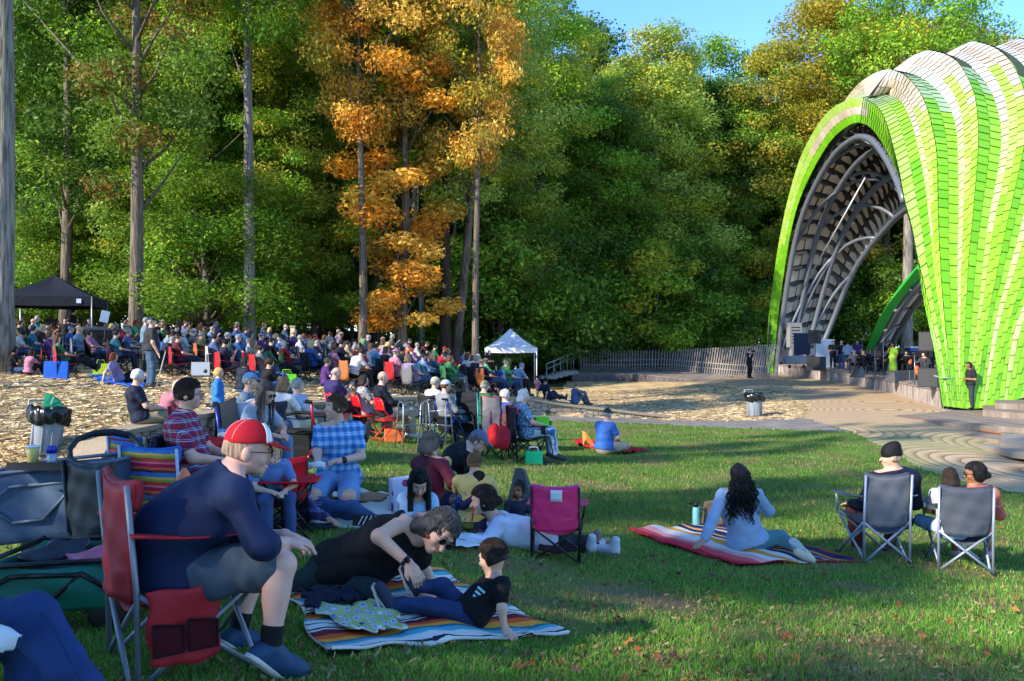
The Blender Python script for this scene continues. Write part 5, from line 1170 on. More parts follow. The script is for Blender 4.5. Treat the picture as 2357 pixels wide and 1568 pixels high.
# ---- standing poses for people further off; they face +Y and are copied
def pose(kind):
    d = dict(pel=(0, 0, .50), che=(0, -.10, .88), nek=(0, -.09, 1.0), hed=(0, -.05, 1.15), shl=(-.19, -.1, .93), shr=(.19, -.1, .93), ell=(-.25, .04, .70), elr=(.25, .04, .70), wrl=(-.14, .25, .66), wrr=(.14, .25, .66),
             knl=(-.13, .42, .53), knr=(.13, .42, .53), anl=(-.14, .48, .12), anr=(.14, .48, .12), tol=(-.16, .64, .05), tor=(.16, .64, .05), look=(0, 1, -.05))
    def mv(**k): d.update(k)
    if kind == 'sit': pass
    elif kind == 'sit_phone': mv(wrl=(-.05, .22, .88), wrr=(.06, .24, .90), ell=(-.2, .1, .72), elr=(.2, .1, .72), look=(0, 1, -.3), hed=(0, -.02, 1.14))
    elif kind == 'sit_lean': mv(che=(0, .12, .84), nek=(0, .2, .93), hed=(0, .28, 1.05), shl=(-.19, .13, .87), shr=(.19, .13, .87), ell=(-.24, .3, .66), elr=(.24, .3, .66), wrl=(-.08, .45, .62), wrr=(.08, .46, .62), look=(0, 1, -.35))
    elif kind == 'sit_stretch': mv(che=(0, -.2, .82), nek=(0, -.24, .93), hed=(0, -.22, 1.07), shl=(-.19, -.2, .86), shr=(.19, -.2, .86), ell=(-.26, -.02, .66), elr=(.26, -.02, .66), wrl=(-.1, .2, .62), wrr=(.12, .2, .62), knl=(-.11, .42, .48), knr=(.1, .44, .50), anl=(-.12, .78, .25), anr=(.05, .80, .32), tol=(-.13, .86, .40), tor=(.04, .86, .48))
    elif kind == 'floor': mv(pel=(0, 0, .12), che=(0, .02, .50), nek=(0, .04, .62), hed=(0, .08, .77), shl=(-.19, .02, .55), shr=(.19, .02, .55), ell=(-.25, .12, .33), elr=(.25, .12, .33), wrl=(-.1, .3, .26), wrr=(.1, .3, .26), knl=(-.32, .30, .16), knr=(.32, .30, .16), anl=(.06, .38, .07), anr=(-.06, .32, .07), tol=(.18, .42, .06), tor=(-.18, .36, .06))
    elif kind == 'floor_back': mv(pel=(0, 0, .12), che=(0, -.16, .48), nek=(0, -.18, .60), hed=(0, -.14, .75), shl=(-.19, -.16, .53), shr=(.19, -.16, .53), ell=(-.24, -.32, .30), elr=(.24, -.32, .30), wrl=(-.24, -.38, .06), wrr=(.24, -.38, .06), hal=(-.24, -.46, .03), har=(.24, -.46, .03), knl=(-.1, .38, .30), knr=(.12, .42, .14), anl=(-.1, .70, .08), anr=(.1, .82, .07), tol=(-.1, .82, .16), tor=(.1, .88, .18))
    elif kind == 'floor_knees': mv(pel=(0, 0, .12), che=(0, .03, .50), nek=(0, .06, .62), hed=(0, .1, .77), shl=(-.19, .04, .55), shr=(.19, .04, .55), ell=(-.24, .22, .42), elr=(.24, .22, .42), wrl=(-.08, .42, .46), wrr=(.08, .42, .44), knl=(-.13, .34, .48), knr=(.13, .36, .46), anl=(-.13, .52, .08), anr=(.13, .55, .08), tol=(-.14, .66, .04), tor=(.14, .68, .04))
    elif kind in ('stand', 'stand_fold', 'stand_sing', 'stand_photo'):
        mv(pel=(0, 0, .93), che=(0, 0, 1.30), nek=(0, 0, 1.44), hed=(0, .03, 1.59), shl=(-.19, 0, 1.37), shr=(.19, 0, 1.37), ell=(-.25, -.02, 1.09), elr=(.25, -.02, 1.09), wrl=(-.24, .1, .85), wrr=(.24, .1, .85), knl=(-.1, .02, .5), knr=(.1, .03, .5), anl=(-.1, -.02, .09), anr=(.11, 0, .09), tol=(-.12, .14, .04), tor=(.14, .15, .04))
        if kind == 'stand_fold': mv(wrl=(.02, .2, 1.12), wrr=(-.04, .22, 1.1), hal=(.1, .2, 1.13), har=(-.12, .2, 1.1))
        if kind == 'stand_sing': mv(elr=(.2, .12, 1.16), wrr=(.06, .2, 1.42), har=(.03, .2, 1.5))
        if kind == 'stand_photo': mv(elr=(.22, .16, 1.25), ell=(-.22, .16, 1.25), wrr=(.08, .22, 1.52), wrl=(-.08, .22, 1.50), har=(.04, .22, 1.6), hal=(-.04, .22, 1.58))
    elif kind == 'play': mv(wrl=(-.2, .3, .98), wrr=(.18, .3, .82), ell=(-.3, .08, .78), elr=(.3, .06, .74), che=(0, -.02, .90), nek=(0, 0, 1.02), hed=(0, .04, 1.17), shl=(-.19, -.02, .95), shr=(.19, -.02, .95))
    lk = d.pop('look'); return d, lk
PT = {}
def crowd(label, pos, rz, kind='sit', hair=('short', 'brown'), shirt=(60, 80, 120), pants=(40, 46, 60), skin='fair', sleeve='short', pleg='long', shoes=(60, 58, 56), s=1.0, group=None, turn=0, fat=1.0, h=.021, seat=None, pm=None, sm=None, **kw):
    sm_ = sm or mat(shirt); pm_ = pm or mat(pants); shm = mat(shoes, .6, 'plastic') if shoes else None
    hk = (hair[0],)+tuple(x for x in hair[3:] if isinstance(x, float)); key = (kind, hk, sleeve, pleg, bool(shoes), round(fat, 1), round(turn, 1), h, tuple(sorted(k for k in kw)))
    if hair[0] in ('cap', 'beanie', 'sunhat'): hm_ = hairm(hair[2] if len(hair) > 2 else 'grey'); cm_ = mat(hair[1])
    else: hm_ = hairm(hair[1]); cm_ = None
    mats = {'body': SKIN[skin], 'shirt': sm_, 'trousers': pm_, 'shorts': pm_, 'shoe': shm, 'hair': hm_, 'cap': cm_, 'visor': cm_, 'beanie': cm_, 'sun_hat': cm_}; mats = {k: v for k, v in mats.items() if v}
    if key not in PT or kw:
        d, lk = pose(kind); c, s_ = math.cos(turn), math.sin(turn); lk = (lk[0]*c-lk[1]*s_, lk[0]*s_+lk[1]*c, lk[2])
        t = thing('person', label, 'person', pos, rz, group, s); build_person(t, d, lk, h=h, fat=fat, skin=skin, hair=(hair[0], hair[1] if cm_ is None else hair[1], *hair[2:]), shirt=sm_, sleeve=sleeve, pants=pm_, pleg=pleg, shoes=shm, **kw)
        if not kw: PT[key] = t
        return t
    return dup(PT[key], pos, rz, label, group, s, mats)
# ---------------------------------------------------------------- chairs, walkers, wagons
def tubep(name, pts, r, m, parent, seg=8):
    mb = MB(); mb.tube([Vector(p) for p in pts], r, seg); return part(name, mb, m, parent)
def camp_chair(label, pos, rz, fab, tube, s=1.0, group=None, fine=True, cup=True, trim=None, name='camp_chair', slump=0, foot=True, backh=.90, width=.27):
    t = thing(name, label, 'chair', pos, rz, group, s); W = width; r = .0125 if fine else .014
    segs = [('back_post', [(q*W, -.30, backh), (q*W, -.26, .42), (q*W, -.25, 0)]) for q in (-1, 1)]
    segs += [('leg', [(-W, -.26, .01), (W, -.245, .40)]), ('leg', [(W, -.28, .01), (-W, -.265, .40)])]
    for q in (-1, 1): segs += [('leg', [(q*W, -.25, .40), (q*(W+.02), .24, .01)]), ('leg', [(q*(W-.02), -.24, .01), (q*(W+.02), .25, .42)]), ('arm_post', [(q*(W+.02), .25, .40), (q*(W+.05), .22, .62)])]
    segs += [('leg', [(-W-.02, .26, .01), (W+.02, .25, .42)]), ('leg', [(W+.02, .245, .01), (-W-.02, .235, .42)])]
    if fine:
        for nm, p in segs: tubep(nm, p, r, tube, t)
        mb = MB()
        for q in (-1, 1):
            for y in (-.25, .25): mb.box((q*(W+(.02 if y > 0 else 0)), y, .012), (.045, .045, .024))
        part('foot_caps', mb, BLACKP, t)
    else:
        mb = MB()
        for nm, p in segs: mb.tube([Vector(x) for x in p], r, 5)
        part('frame', mb, tube, t)
    n = 14 if fine else 5
    mb = MB(); mb.grid(lambda u, v: (W*(2*u-1)*(1-.04*math.sin(PI*v)), -.25+.5*v, .405+.035*v*v-(.05+slump)*math.sin(PI*u)*(1-.35*v)-.03*(1-v)+(.006*math.sin(v*14+u*9) if fine else 0)), n, n, .008); part('seat', mb, fab, t)
    mb = MB()
    def bk(u, v):
        z = .36+(backh-.36)*v+(.0 if v < 1 else 0)-.02*math.sin(PI*u)*v; w_ = W*(.80+.2*min(1, v*2.5)); y = -.235-.05*v-(.055*math.sin(PI*u)*(1-.6*v))-.03*(1-v)
        return (w_*(2*u-1), y+(.008*math.sin(u*9+v*5)*math.sin(v*14-u*6)+.004*math.sin(u*21+v*13) if fine else 0), z)
    mb.grid(bk, n, n, .010); bo = part('backrest', mb, fab, t)
    if fine:
        mb = MB(); mb.grid(lambda u, v: Vector(bk(u, .80+.21*v))+Vector((0, .004+.012*math.sin(PI*v), .006)), n, 6, .032); part('top_fold', mb, trim or fab, bo)
    for q in (-1, 1):
        mb = MB(); mb.grid(lambda u, v: (q*(W+.035)+.08*(u-.5)*(.7+.5*v), -.29+.56*v, .655-.035*v-.02*math.sin(PI*v)+.012*abs(2*u-1)), 3, 8, .008); part('armrest', mb, fab, t)
        if fine and cup and q > 0:
            mb = MB(); mb.lathe([(.02, -.11), (.04, -.10), (.045, .0), (.043, .01)], (q*(W+.05), .2, .6), 12); part('cup_holder', mb, mat((20, 20, 22), .8), t)
    return t
PCH = {}
def cchair(label, pos, rz, rgb, tube=None, s=1.0, group='camp chairs in the crowd'):
    if 'c' not in PCH: PCH['c'] = camp_chair(label, pos, rz, mat(rgb), tube or DKMET, s, group, fine=False); return PCH['c']
    m = mat(rgb); return dup(PCH['c'], pos, rz, label, group, s, {'seat': m, 'backrest': m, 'armrest': m, 'frame': tube or DKMET})
def folding_chair(label, pos, rz, rgb=(196, 22, 30), group='red folding chairs'):
    if 'f' in PCH: return dup(PCH['f'], pos, rz, label, group)
    t = thing('folding_chair', label, 'chair', pos, rz, group); m = mat(rgb, .35, 'plastic'); W = .21
    for q in (-1, 1):
        tubep('front_leg', [(q*W, .26, 0), (q*W, .05, .38), (q*W, -.15, .60), (q*W*.93, -.2, .80)], .012, m, t); tubep('rear_leg', [(q*(W-.03), -.28, 0), (q*(W-.03), .15, .42)], .011, m, t)
    tubep('crossbar', [(-W, .2, .1), (W, .2, .1)], .009, m, t); tubep('crossbar', [(-W+.03, -.22, .09), (W-.03, -.22, .09)], .009, m, t)
    tubep('top_bar', [(-W*.93, -.2, .80), (-W*.6, -.21, .83), (W*.6, -.21, .83), (W*.93, -.2, .80)], .012, m, t)
    mb = MB(); mb.grid(lambda u, v: ((2*u-1)*(W-.01), -.15-.06*v-.03*math.sin(PI*u), .60+.21*v), 8, 5, .008); part('backrest', mb, m, t)
    mb = MB(); mb.grid(lambda u, v: ((2*u-1)*(W-.015), -.18+.38*v, .43+.012*v-.012*math.sin(PI*u)*math.sin(PI*v)), 6, 6, .018); part('seat', mb, m, t)
    PCH['f'] = t; return t
def wheel(name, c, r, w_, ax, m, parent, hub=None):
    ax = Vector(ax).normalized(); R = ax.to_track_quat('Z', 'Y').to_matrix()
    mb = MB(); mb.lathe([(r*.80, -w_/2), (r*.97, -w_/2), (r, -w_*.25), (r, w_*.25), (r*.97, w_/2), (r*.80, w_/2)], c, 22, mat=R); o = part(name, mb, m, parent)
    mb = MB(); mb.lathe([(r*.28, -w_*.4), (r*.28, w_*.4)], c, 12, mat=R)
    for k in range(5):
        a = 2*PI*k/5; d = R @ Vector((math.cos(a), math.sin(a), 0)); mb.tube([Vector(c)+d*r*.2, Vector(c)+d*r*.85], r*.07, 6)
    part('hub', mb, hub or mat((150, 152, 156), .4, 'plastic'), o); return o
def walker(label, pos, rz, group='aluminium walking frames'):
    if 'w' in PCH: return dup(PCH['w'], pos, rz, label, group)
    t = thing('walker', label, 'walker', pos, rz, group)
    for q in (-1, 1):
        tubep('side_frame', [(q*.28, -.2, 0), (q*.25, -.14, .5), (q*.24, -.12, .82), (q*.24, -.06, .86), (q*.24, .06, .86), (q*.24, .12, .82), (q*.25, .16, .5), (q*.27, .22, 0)], .0135, STEEL, t)
        tubep('side_bar', [(q*.25, -.15, .45), (q*.25, .15, .45)], .010, STEEL, t)
    for z in (.42, .68): tubep('front_bar', [(-.25, .15, z), (0, .2, z+.02), (.25, .15, z)], .011, STEEL, t)
    PCH['w'] = t; return t
def rollator(label, pos, rz, rgb, group=None):
    t = thing('rollator', label, 'rollator', pos, rz, group); m = mat(rgb, .35, 'metal', .3)
    for q in (-1, 1):
        tubep('frame_tube', [(q*.26, .28, .12), (q*.26, .1, .5), (q*.27, -.1, .68), (q*.27, -.14, .92)], .016, m, t); tubep('frame_tube', [(q*.26, -.3, .12), (q*.26, .02, .56)], .015, m, t)
        tubep('grip', [(q*.27, -.14, .92), (q*.27, -.26, .93)], .02, BLACKP, t); tubep('brake_lever', [(q*.27, -.16, .9), (q*.29, -.27, .88)], .006, STEEL, t)
        wheel('wheel', (q*.27, .30, .10), .10, .035, (1, 0, 0), BLACKP, t); wheel('wheel', (q*.27, -.32, .10), .10, .035, (1, 0, 0), BLACKP, t)
    tubep('cross_brace', [(-.26, .1, .2), (.26, .05, .5)], .011, m, t); tubep('cross_brace', [(.26, .12, .2), (-.26, .07, .5)], .011, m, t)
    mb = MB(); mb.box((0, 0, .57), (.46, .3, .03)); part('seat', mb, BLACKC, t); mb = MB(); mb.hexa([(-.2, -.08, .28), (.2, -.08, .28), (.2, .12, .28), (-.2, .12, .28)], [(-.23, -.12, .54), (.23, -.12, .54), (.23, .15, .54), (-.23, .15, .54)]); part('pouch', mb, BLACKC, t)
    mb = MB(); mb.tube([(-.27, .1, .74), (-.2, .2, .76), (.2, .2, .76), (.27, .1, .74)], .02, 8); part('backrest_strap', mb, BLACKC, t); return t
def drape(name, label, cat, corners, m, thick=.012, nu=40, nv=24, amp=.012, lift=.03, group=None, bulge=None, seed=1, worldpts=False, foldcorner=None):
    c = [Vector(x) if worldpts else GP(*x) for x in corners]; EXCL.append([(q.x, q.y) for q in c]); cen = sum(c, Vector())/4; t = link(name, None) if False else None
    def fn(u, v):
        p = c[0].lerp(c[1], u).lerp(c[3].lerp(c[2], u), v); e = .03*math.sin(u*9+seed)+.02*math.sin(u*23+seed*2)
        if v < .02 or v > .98: p = p+(c[3]-c[0]).normalized()*e
        if u < .02 or u > .98: p = p+(c[1]-c[0]).normalized()*.025*math.sin(v*13+seed)
        z = g1(p.x, p.y)+lift+amp*(math.sin(u*13+v*5+seed)+math.sin(v*17-u*7+seed*3)+.6*math.sin(u*31+v*23))
        return Vector((p.x, p.y, z))-cen
    mb = MB(); mb.grid(fn, nu, nv, thick); o = link(name, mb.mesh(name, m)); o.location = cen; tag(o, label, cat, group); return o
def box_thing(name, label, cat, pos, rz, size, m, parts=(), group=None):
    t = thing(name, label, cat, pos, rz, group); mb = MB(); x, y, z = size; mb.hexa([(-x/2, -y/2, 0), (x/2, -y/2, 0), (x/2, y/2, 0), (-x/2, y/2, 0)], [(-x/2, -y/2, z), (x/2, -y/2, z), (x/2, y/2, z), (-x/2, y/2, z)])
    o = part('body', mb, m, t); bv = o.modifiers.new('bevel', 'BEVEL'); bv.width = min(size)*.06; bv.segments = 2; return t
def face_dir(fx, fy): return math.atan2(-fx, fy)
def to_stage(p, j=0): return face_dir(17-p.x, 41-p.y)+j
# ---------------------------------------------------------------- on the stage
def SG(px, D): x = (px-HX)/FPX*D; return Vector((x, D, stage_z(D)+.045))
def conv(rgb): return mat(rgb)
STG = 'musicians and crew on the stage'
BK_ = (16, 17, 20)
stage_p = [ # px, D, kind, facing(fx,fy), hair, shirt, pants, label, kw
 (1966, 47.5, 'play', (-.5, -.8), ('short', 'grey'), (84, 86, 92), (40, 42, 50), 'seated musician in a grey shirt at the left end of the ensemble', {}),
 (1988, 47, 'play', (-.6, -.75), ('bob', 'dark brown'), BK_, BK_, 'seated woman musician in black with bare face beside the man in grey', {}),
 (2004, 48.5, 'play', (-.4, -.8), ('short', 'grey brown'), (26, 30, 38), (34, 36, 44), 'seated musician in dark blue behind the violin player', {}),
 (2024, 46.5, 'play', (-.2, -.95), ('bob', 'light brown'), BK_, BK_, 'seated musician in black with sunglasses playing violin left of the singer', {}),
 (2086, 45, 'play', (-.5, -.8), ('long', 'black'), BK_, BK_, 'seated string player in black with long dark hair right of the singer', {}),
 (2127, 37.5, 'play', (-.7, -.5), ('short', 'black'), (52, 54, 60), (46, 46, 52), 'seated cello player in grey close to the right speaker stack', {}),
 (1917, 52, 'stand_fold', (-.3, -.9), ('short', 'brown'), (44, 46, 52), (28, 30, 36), 'crew member standing in dark grey left of the stage group', {}),
 (1937, 51.5, 'stand', (-.6, -.7), ('short', 'grey'), (20, 26, 44), (52, 78, 120), 'crew member in a navy shirt and jeans standing beside the grey tee', {}),
 (1951, 50, 'stand_fold', (.4, .9), ('short', 'dark brown'), (150, 164, 184), (62, 70, 82), 'man in a light grey tee and shorts seen from behind on the stage', {'pleg': 'short'}),
 (1973, 53, 'stand', (-.3, -.9), ('short', 'brown'), (70, 50, 96), (36, 38, 48), 'person in a purple shirt standing behind the seated musicians', {}),
 (2006, 50.5, 'stand', (-.2, -1), ('short', 'brown'), (22, 30, 58), (150, 110, 130), 'man in a navy tee standing by the small green arch', {}),
 (2031, 49.5, 'stand', (-.8, -.4), ('short', 'dark brown'), (18, 18, 22), (20, 20, 24), 'man in a black suit standing behind the singer', {}),
 (1895, 55, 'sit', (-.4, -.9), ('short', 'black'), (34, 32, 38), (24, 24, 30), 'crew member sitting low at the mixing gear on the stage left', {}),
]
for px, D, kd, f, hr, sh, pa, lb, kw in stage_p:
    p = SG(px, D); rz = face_dir(*f); crowd(lb, p, rz, kd, hr, sh, pa, group=STG, sleeve='long' if sh == BK_ or kd == 'play' else 'short', h=.024, **({'pleg': 'short'} if kw else {}))
    if kd in ('play', 'sit'):
        t = thing('stage_chair', 'black stage chair under the %s' % ' '.join(lb.split()[:6]), 'chair', p, rz, 'black chairs of the musicians'); mb = MB(); mb.box((0, 0, .42), (.42, .4, .04)); part('seat', mb, BLACKP, t)
        mb = MB(); mb.box((0, -.24, .72), (.4, .03, .26)); part('backrest', mb, BLACKP, t)
        for q in (-1, 1):
            tubep('leg', [(q*.2, .2, 0), (q*.19, -.2, .44), (q*.19, -.25, .8)], .012, DKMET, t, 5); tubep('leg', [(q*.2, -.22, 0), (q*.19, .15, .42)], .012, DKMET, t, 5)
singer = crowd('singer in a long lime green fringed dress holding a microphone', SG(2055, 45.7), face_dir(-.8, -.5), 'stand_sing', ('bun', 'dark brown'), (160, 206, 60), None, skin='brown', sleeve='short', h=.018, dress=True, pm=mat((150, 196, 60)), group=STG)
def instr(label, px, D, z, rz, s, rgb, tilt=.5):
    t = thing('violin' if s < .5 else 'cello', label, 'instrument', SG(px, D)+Vector((0, 0, z)), rz); t.rotation_euler = (0, tilt, rz)
    mb = MB(); mb.ell((0, 0, .2*s*2), (.13*s*1.6, .05*s*1.3, .14*s*1.8)); mb.ell((0, 0, .62*s), (.11*s*1.5, .045*s*1.3, .12*s*1.6)); part('body', mb, mat(rgb, .3, 'plastic'), t)
    mb = MB(); mb.box((0, -.03*s, 1.15*s), (.035*s, .03*s, .85*s)); mb.ell((0, -.03*s, 1.6*s), (.04*s, .04*s, .06*s)); part('neck', mb, mat((60, 34, 20), .4, 'plastic'), t)
instr('violin held by the musician left of the singer', 2031, 46.1, .62, .2, .38, (170, 84, 34), .9); instr('orange violin held upright right of the singer', 2092, 44.6, .5, .1, .46, (206, 104, 40), .35)
instr('viola in the lap of the musician in dark blue', 2010, 47.9, .7, .4, .36, (190, 120, 70), .9); instr('orange cello leaning before the player in grey', 2117, 37.1, .15, .3, .72, (222, 116, 32), -.35)
def speaker(label, px, D, z, size, rz, kind='speaker', horn=True):
    t = thing('loudspeaker', label, 'speaker', SG(px, D)+Vector((0, 0, z)), rz); x, y, h_ = size; mb = MB(); mb.hexa([(-x/2, -y/2, 0), (x/2, -y/2, 0), (x*.42, y/2, 0), (-x*.42, y/2, 0)], [(-x/2, -y/2, h_), (x/2, -y/2, h_), (x*.42, y/2, h_), (-x*.42, y/2, h_)]); o = part('cabinet', mb, mat((34, 35, 38), .7, 'plastic'), t)
    mb = MB(); mb.box((0, -y/2-.008, h_/2), (x*.9, .012, h_*.9)); part('grille', mb, mat((50, 51, 54), .6, 'metal', .2), t)
    mb = MB()
    mb.box((x/2+.003, 0, h_*.6), (.012, y*.3, .05)); part('handle', mb, DKMET, t); return t
rS = face_dir(.75, .65)
speaker('black subwoofer on the front left of the stage', 1880, 50, 0, (.85, .8, .8), rS); speaker('loudspeaker on a pole above the front left subwoofer', 1876, 50.4, 1.55, (.6, .5, .8), rS)
t = thing('speaker_pole', 'steel pole between the left subwoofer and its loudspeaker', 'pole', SG(1876, 50.4)+Vector((0, 0, .8))); tubep('pole', [(0, 0, 0), (0, 0, .76)], .03, DKMET, t)
speaker('black subwoofer at the right end of the stage', 2139, 30.6, 0, (.66, .5, .68), rS+.2); speaker('tall black loudspeaker raised at the right end of the stage', 2134, 32.2, 1.32, (.5, .45, .72), rS+.2)
t = thing('speaker_pole', 'pole carrying the raised loudspeaker at the right of the stage', 'pole', SG(2136, 32.3)); tubep('pole', [(0, 0, 0), (0, 0, 1.32)], .025, DKMET, t); 
for a in range(3): tubep('leg', [(.3*math.cos(a*2.1), .3*math.sin(a*2.1), 0), (0, 0, .5)], .012, DKMET, t)
def wedge(label, px, D, rz, s=1):
    t = thing('stage_monitor', label, 'speaker', SG(px, D), rz, 'wedge monitors on the stage floor', s); mb = MB(); mb.hexa([(-.38, -.25, 0), (.38, -.25, 0), (.38, .25, 0), (-.38, .25, 0)], [(-.34, -.2, .42), (.34, -.2, .42), (.36, .0, .42), (-.36, .0, .42)]); part('cabinet', mb, mat((44, 45, 48), .6, 'plastic'), t)
    mb = MB(); mb.add([(-.33, .262, .02), (.33, .262, .02), (.33, .025, .41), (-.33, .025, .41)], [(0, 1, 2, 3), (3, 2, 1, 0)], smooth=False); part('grille', mb, mat((62, 63, 66), .5, 'metal', .3), t)
wedge('left wedge monitor on the stage lip facing the musicians', 1973, 42, .9, 1.05); wedge('right wedge monitor in front of the singer', 2052, 37.6, .9, 1.0)
case = box_thing('equipment_case', 'flat dark flight case on the stage floor right of the singer', 'case', SG(2082, 39), .3, (1.5, .6, .42), mat((58, 58, 60), .6, 'plastic')); mb = MB()
for x_ in (-.74, 0, .74): mb.box((x_, -.305, .21), (.03, .02, .42))
part('corner_strip', mb, STEEL, case)
cl = box_thing('cool_box', 'blue cool box with a white lid behind the musicians', 'cool box', SG(2101, 50)+Vector((0, 0, .95)), .3, (.8, .45, .36), mat((32, 78, 170), .5, 'plastic')); mb = MB(); mb.box((0, 0, .40), (.84, .48, .08)); part('lid', mb, WHITEP, cl)
tb = thing('equipment_table', 'dark cloth covered table behind the musicians with the cool box on it', 'table', SG(2108, 50), .3); mb = MB(); mb.box((0, 0, .92), (2.2, .7, .04)); part('tabletop', mb, BLACKC, tb); mb = MB(); mb.box((0, 0, .45), (2.1, .6, .88)); part('cloth', mb, mat((20, 22, 28)), tb)
# banner with the flag emblem
bn = thing('banner', 'navy banner with a dark striped emblem and lettering at the back left of the stage', 'banner', SG(1846, 53.5), face_dir(-.5, .85)+PI)
mb = MB(); mb.box((0, 0, 1.45), (1.45, .05, 1.35)); part('panel', mb, mat((26, 38, 66), .7), bn)
mb = MB()
for k in range(5): mb.box((.16+.02*k, -.032, 1.86-.09*k), (.72-.1*k, .01, .045))
mb.box((-.42, -.032, 1.78), (.26, .01, .26)); part('emblem', mb, mat((120, 34, 50), .7), bn)
mb = MB()
for k in range(11): mb.box((-.5+k*.1, -.032, 1.13), (.06, .01, .12 if k % 3 else .16))
part('lettering', mb, mat((70, 92, 128), .7), bn)
for q in (-1, 1): tubep('leg', [(q*.6, 0, 0), (q*.6, 0, .8)], .02, DKMET, bn)
hb = box_thing('case_trolley', 'grey plastic crate on a wheeled trolley beside the banner', 'trolley', SG(1829, 52)+Vector((0, 0, .28)), .3, (1.3, .6, .5), mat((120, 132, 150), .5, 'plastic')); 
for q in (-1, 1): wheel('wheel', (q*.5, -.2, -.16), .11, .05, (0, 1, 0), BLACKP, hb)
hv = box_thing('ventilation_unit', 'pale grey slotted ventilation cabinet mounted on the pillar', 'cabinet', P(1828, 800, 55.5), .2, (.9, .4, 1.6), mat((140, 138, 136), .6, 'metal', .2)); mb = MB()
for k in range(6): mb.box((0, -.205, .3+k*.2), (.6, .012, .06))
part('slots', mb, DKMET, hv)
tubep('bracket', [(-.3, .2, 0), (-.3, .25, -.9)], .04, DKMET, hv)
def micstand(label, px, D, h=1.5, boom=0.0, rz=0, group='microphone stands on the stage'):
    t = thing('microphone_stand', label, 'stand', SG(px, D), rz, group); tubep('pole', [(0, 0, 0), (0, 0, h)], .014, STEEL, t, 6)
    if boom: tubep('boom', [(-boom*.3, 0, h-.2), (boom, 0, h+.5)], .011, STEEL, t, 6)
    for a in range(3): tubep('foot', [(0, 0, .12), (.32*math.cos(a*2.1), .32*math.sin(a*2.1), .01)], .011, DKMET, t, 5)
    mb = MB(); mb.ell((boom, 0, h+(.5 if boom else .03)), (.035, .035, .06)); part('microphone', mb, BLACKP, t)
micstand('microphone stand left of the singer near the stage lip', 2014, 40.5, 1.45); micstand('tall boom microphone stand just left of the singer', 2033, 42, 1.9, .55, .3); micstand('boom microphone over the musicians at the left', 1985, 49, 1.9, .35, .2)
micstand('thin microphone stand near the right subwoofer', 2105, 33.5, 1.2); micstand('tall microphone stand behind the singer', 2063, 47, 2.0, .3, .1)
def music_stand(label, px, D, rz=0, h=1.05):
    t = thing('music_stand', label, 'stand', SG(px, D), rz, 'music stands with white sheets'); tubep('pole', [(0, 0, 0), (0, 0, h)], .014, DKMET, t, 6)
    for a in range(3): tubep('foot', [(0, 0, .15), (.28*math.cos(a*2.1), .28*math.sin(a*2.1), .01)], .011, DKMET, t, 5)
    R = Matrix.Rotation(-.45, 3, 'X'); mb = MB(); mb.box((0, 0, h+.12), (.5, .015, .34), R); part('desk', mb, DKMET, t); mb = MB(); mb.box((.0, .02, h+.13), (.42, .008, .28), R); part('sheet_music', mb, mat((226, 226, 226), .7), t)
for lb, px, D in (('music stand in front of the violin player left of the singer', 2016, 43.5), ('music stand in front of the right string player', 2108, 41), ('white sheet on a music stand behind the cellist', 2118, 43), ('music stand at the far right of the ensemble', 2134, 41)): music_stand(lb, px, D, face_dir(.3, .9))
wb = box_thing('white_board', 'white reflector board standing behind the left subwoofer', 'board', SG(1897, 53), -.2, (1.2, .05, 1.75), mat((214, 218, 226), .6))
# ---- lectern and interpreter on the lower deck
zi = zplane(2232, 944, -.16); crowd('sign language interpreter in black standing on the lower deck before the shell', zi, face_dir(-.9, -.25), 'stand_fold', ('long', 'dark brown', .22), (28, 32, 36), (46, 54, 60), skin='brown', shoes=(16, 16, 18), h=.014, turn=0.0, glasses='plain', group=None, s=.97)
lp = zplane(2176, 943, -.16); t = thing('lectern', 'slim clear-topped lectern with two white posts left of the interpreter', 'lectern', lp, .2)
for q in (-1, 1): tubep('post', [(q*.09, 0, 0), (q*.09, 0, 1.12)], .022, WHITEP, t)
mb = MB(); mb.box((0, 0, .012), (.42, .34, .024)); part('base', mb, mat((200, 206, 206), .4, 'plastic'), t); mb = MB(); mb.box((0, -.02, 1.14), (.62, .42, .016), Matrix.Rotation(.18, 3, 'X')); part('top', mb, mat((170, 190, 188), .2, 'plastic'), t)
# ---- people by the fence
q_ = P(1725, 871, 49); crowd('photographer in dark clothes with a badge standing before the picket fence', Vector((q_.x, q_.y, q_.z)), face_dir(.6, -.7), 'stand_photo', ('short', 'black'), (18, 20, 30), (18, 18, 24), h=.024)
cam_o = thing('camera', 'black camera held up by the photographer at the fence', 'camera', Vector((q_.x+.12, q_.y-.28, q_.z+1.55)), .5); mb = MB(); mb.box((0, 0, 0), (.15, .07, .1)); part('body', mb, BLACKP, cam_o); mb = MB(); mb.lathe([(.04, 0), (.04, .1)], (0, -.03, 0), 12, mat=Matrix.Rotation(PI/2, 3, 'X')); part('lens', mb, BLACKP, cam_o)
q_ = P(1752, 860, 58); crowd('person in an olive shirt standing behind the picket fence near the shell foot', Vector((q_.x, q_.y, q_.z)), face_dir(-.6, -.7), 'stand_fold', ('short', 'brown'), (84, 92, 84), (60, 84, 122), h=.024)
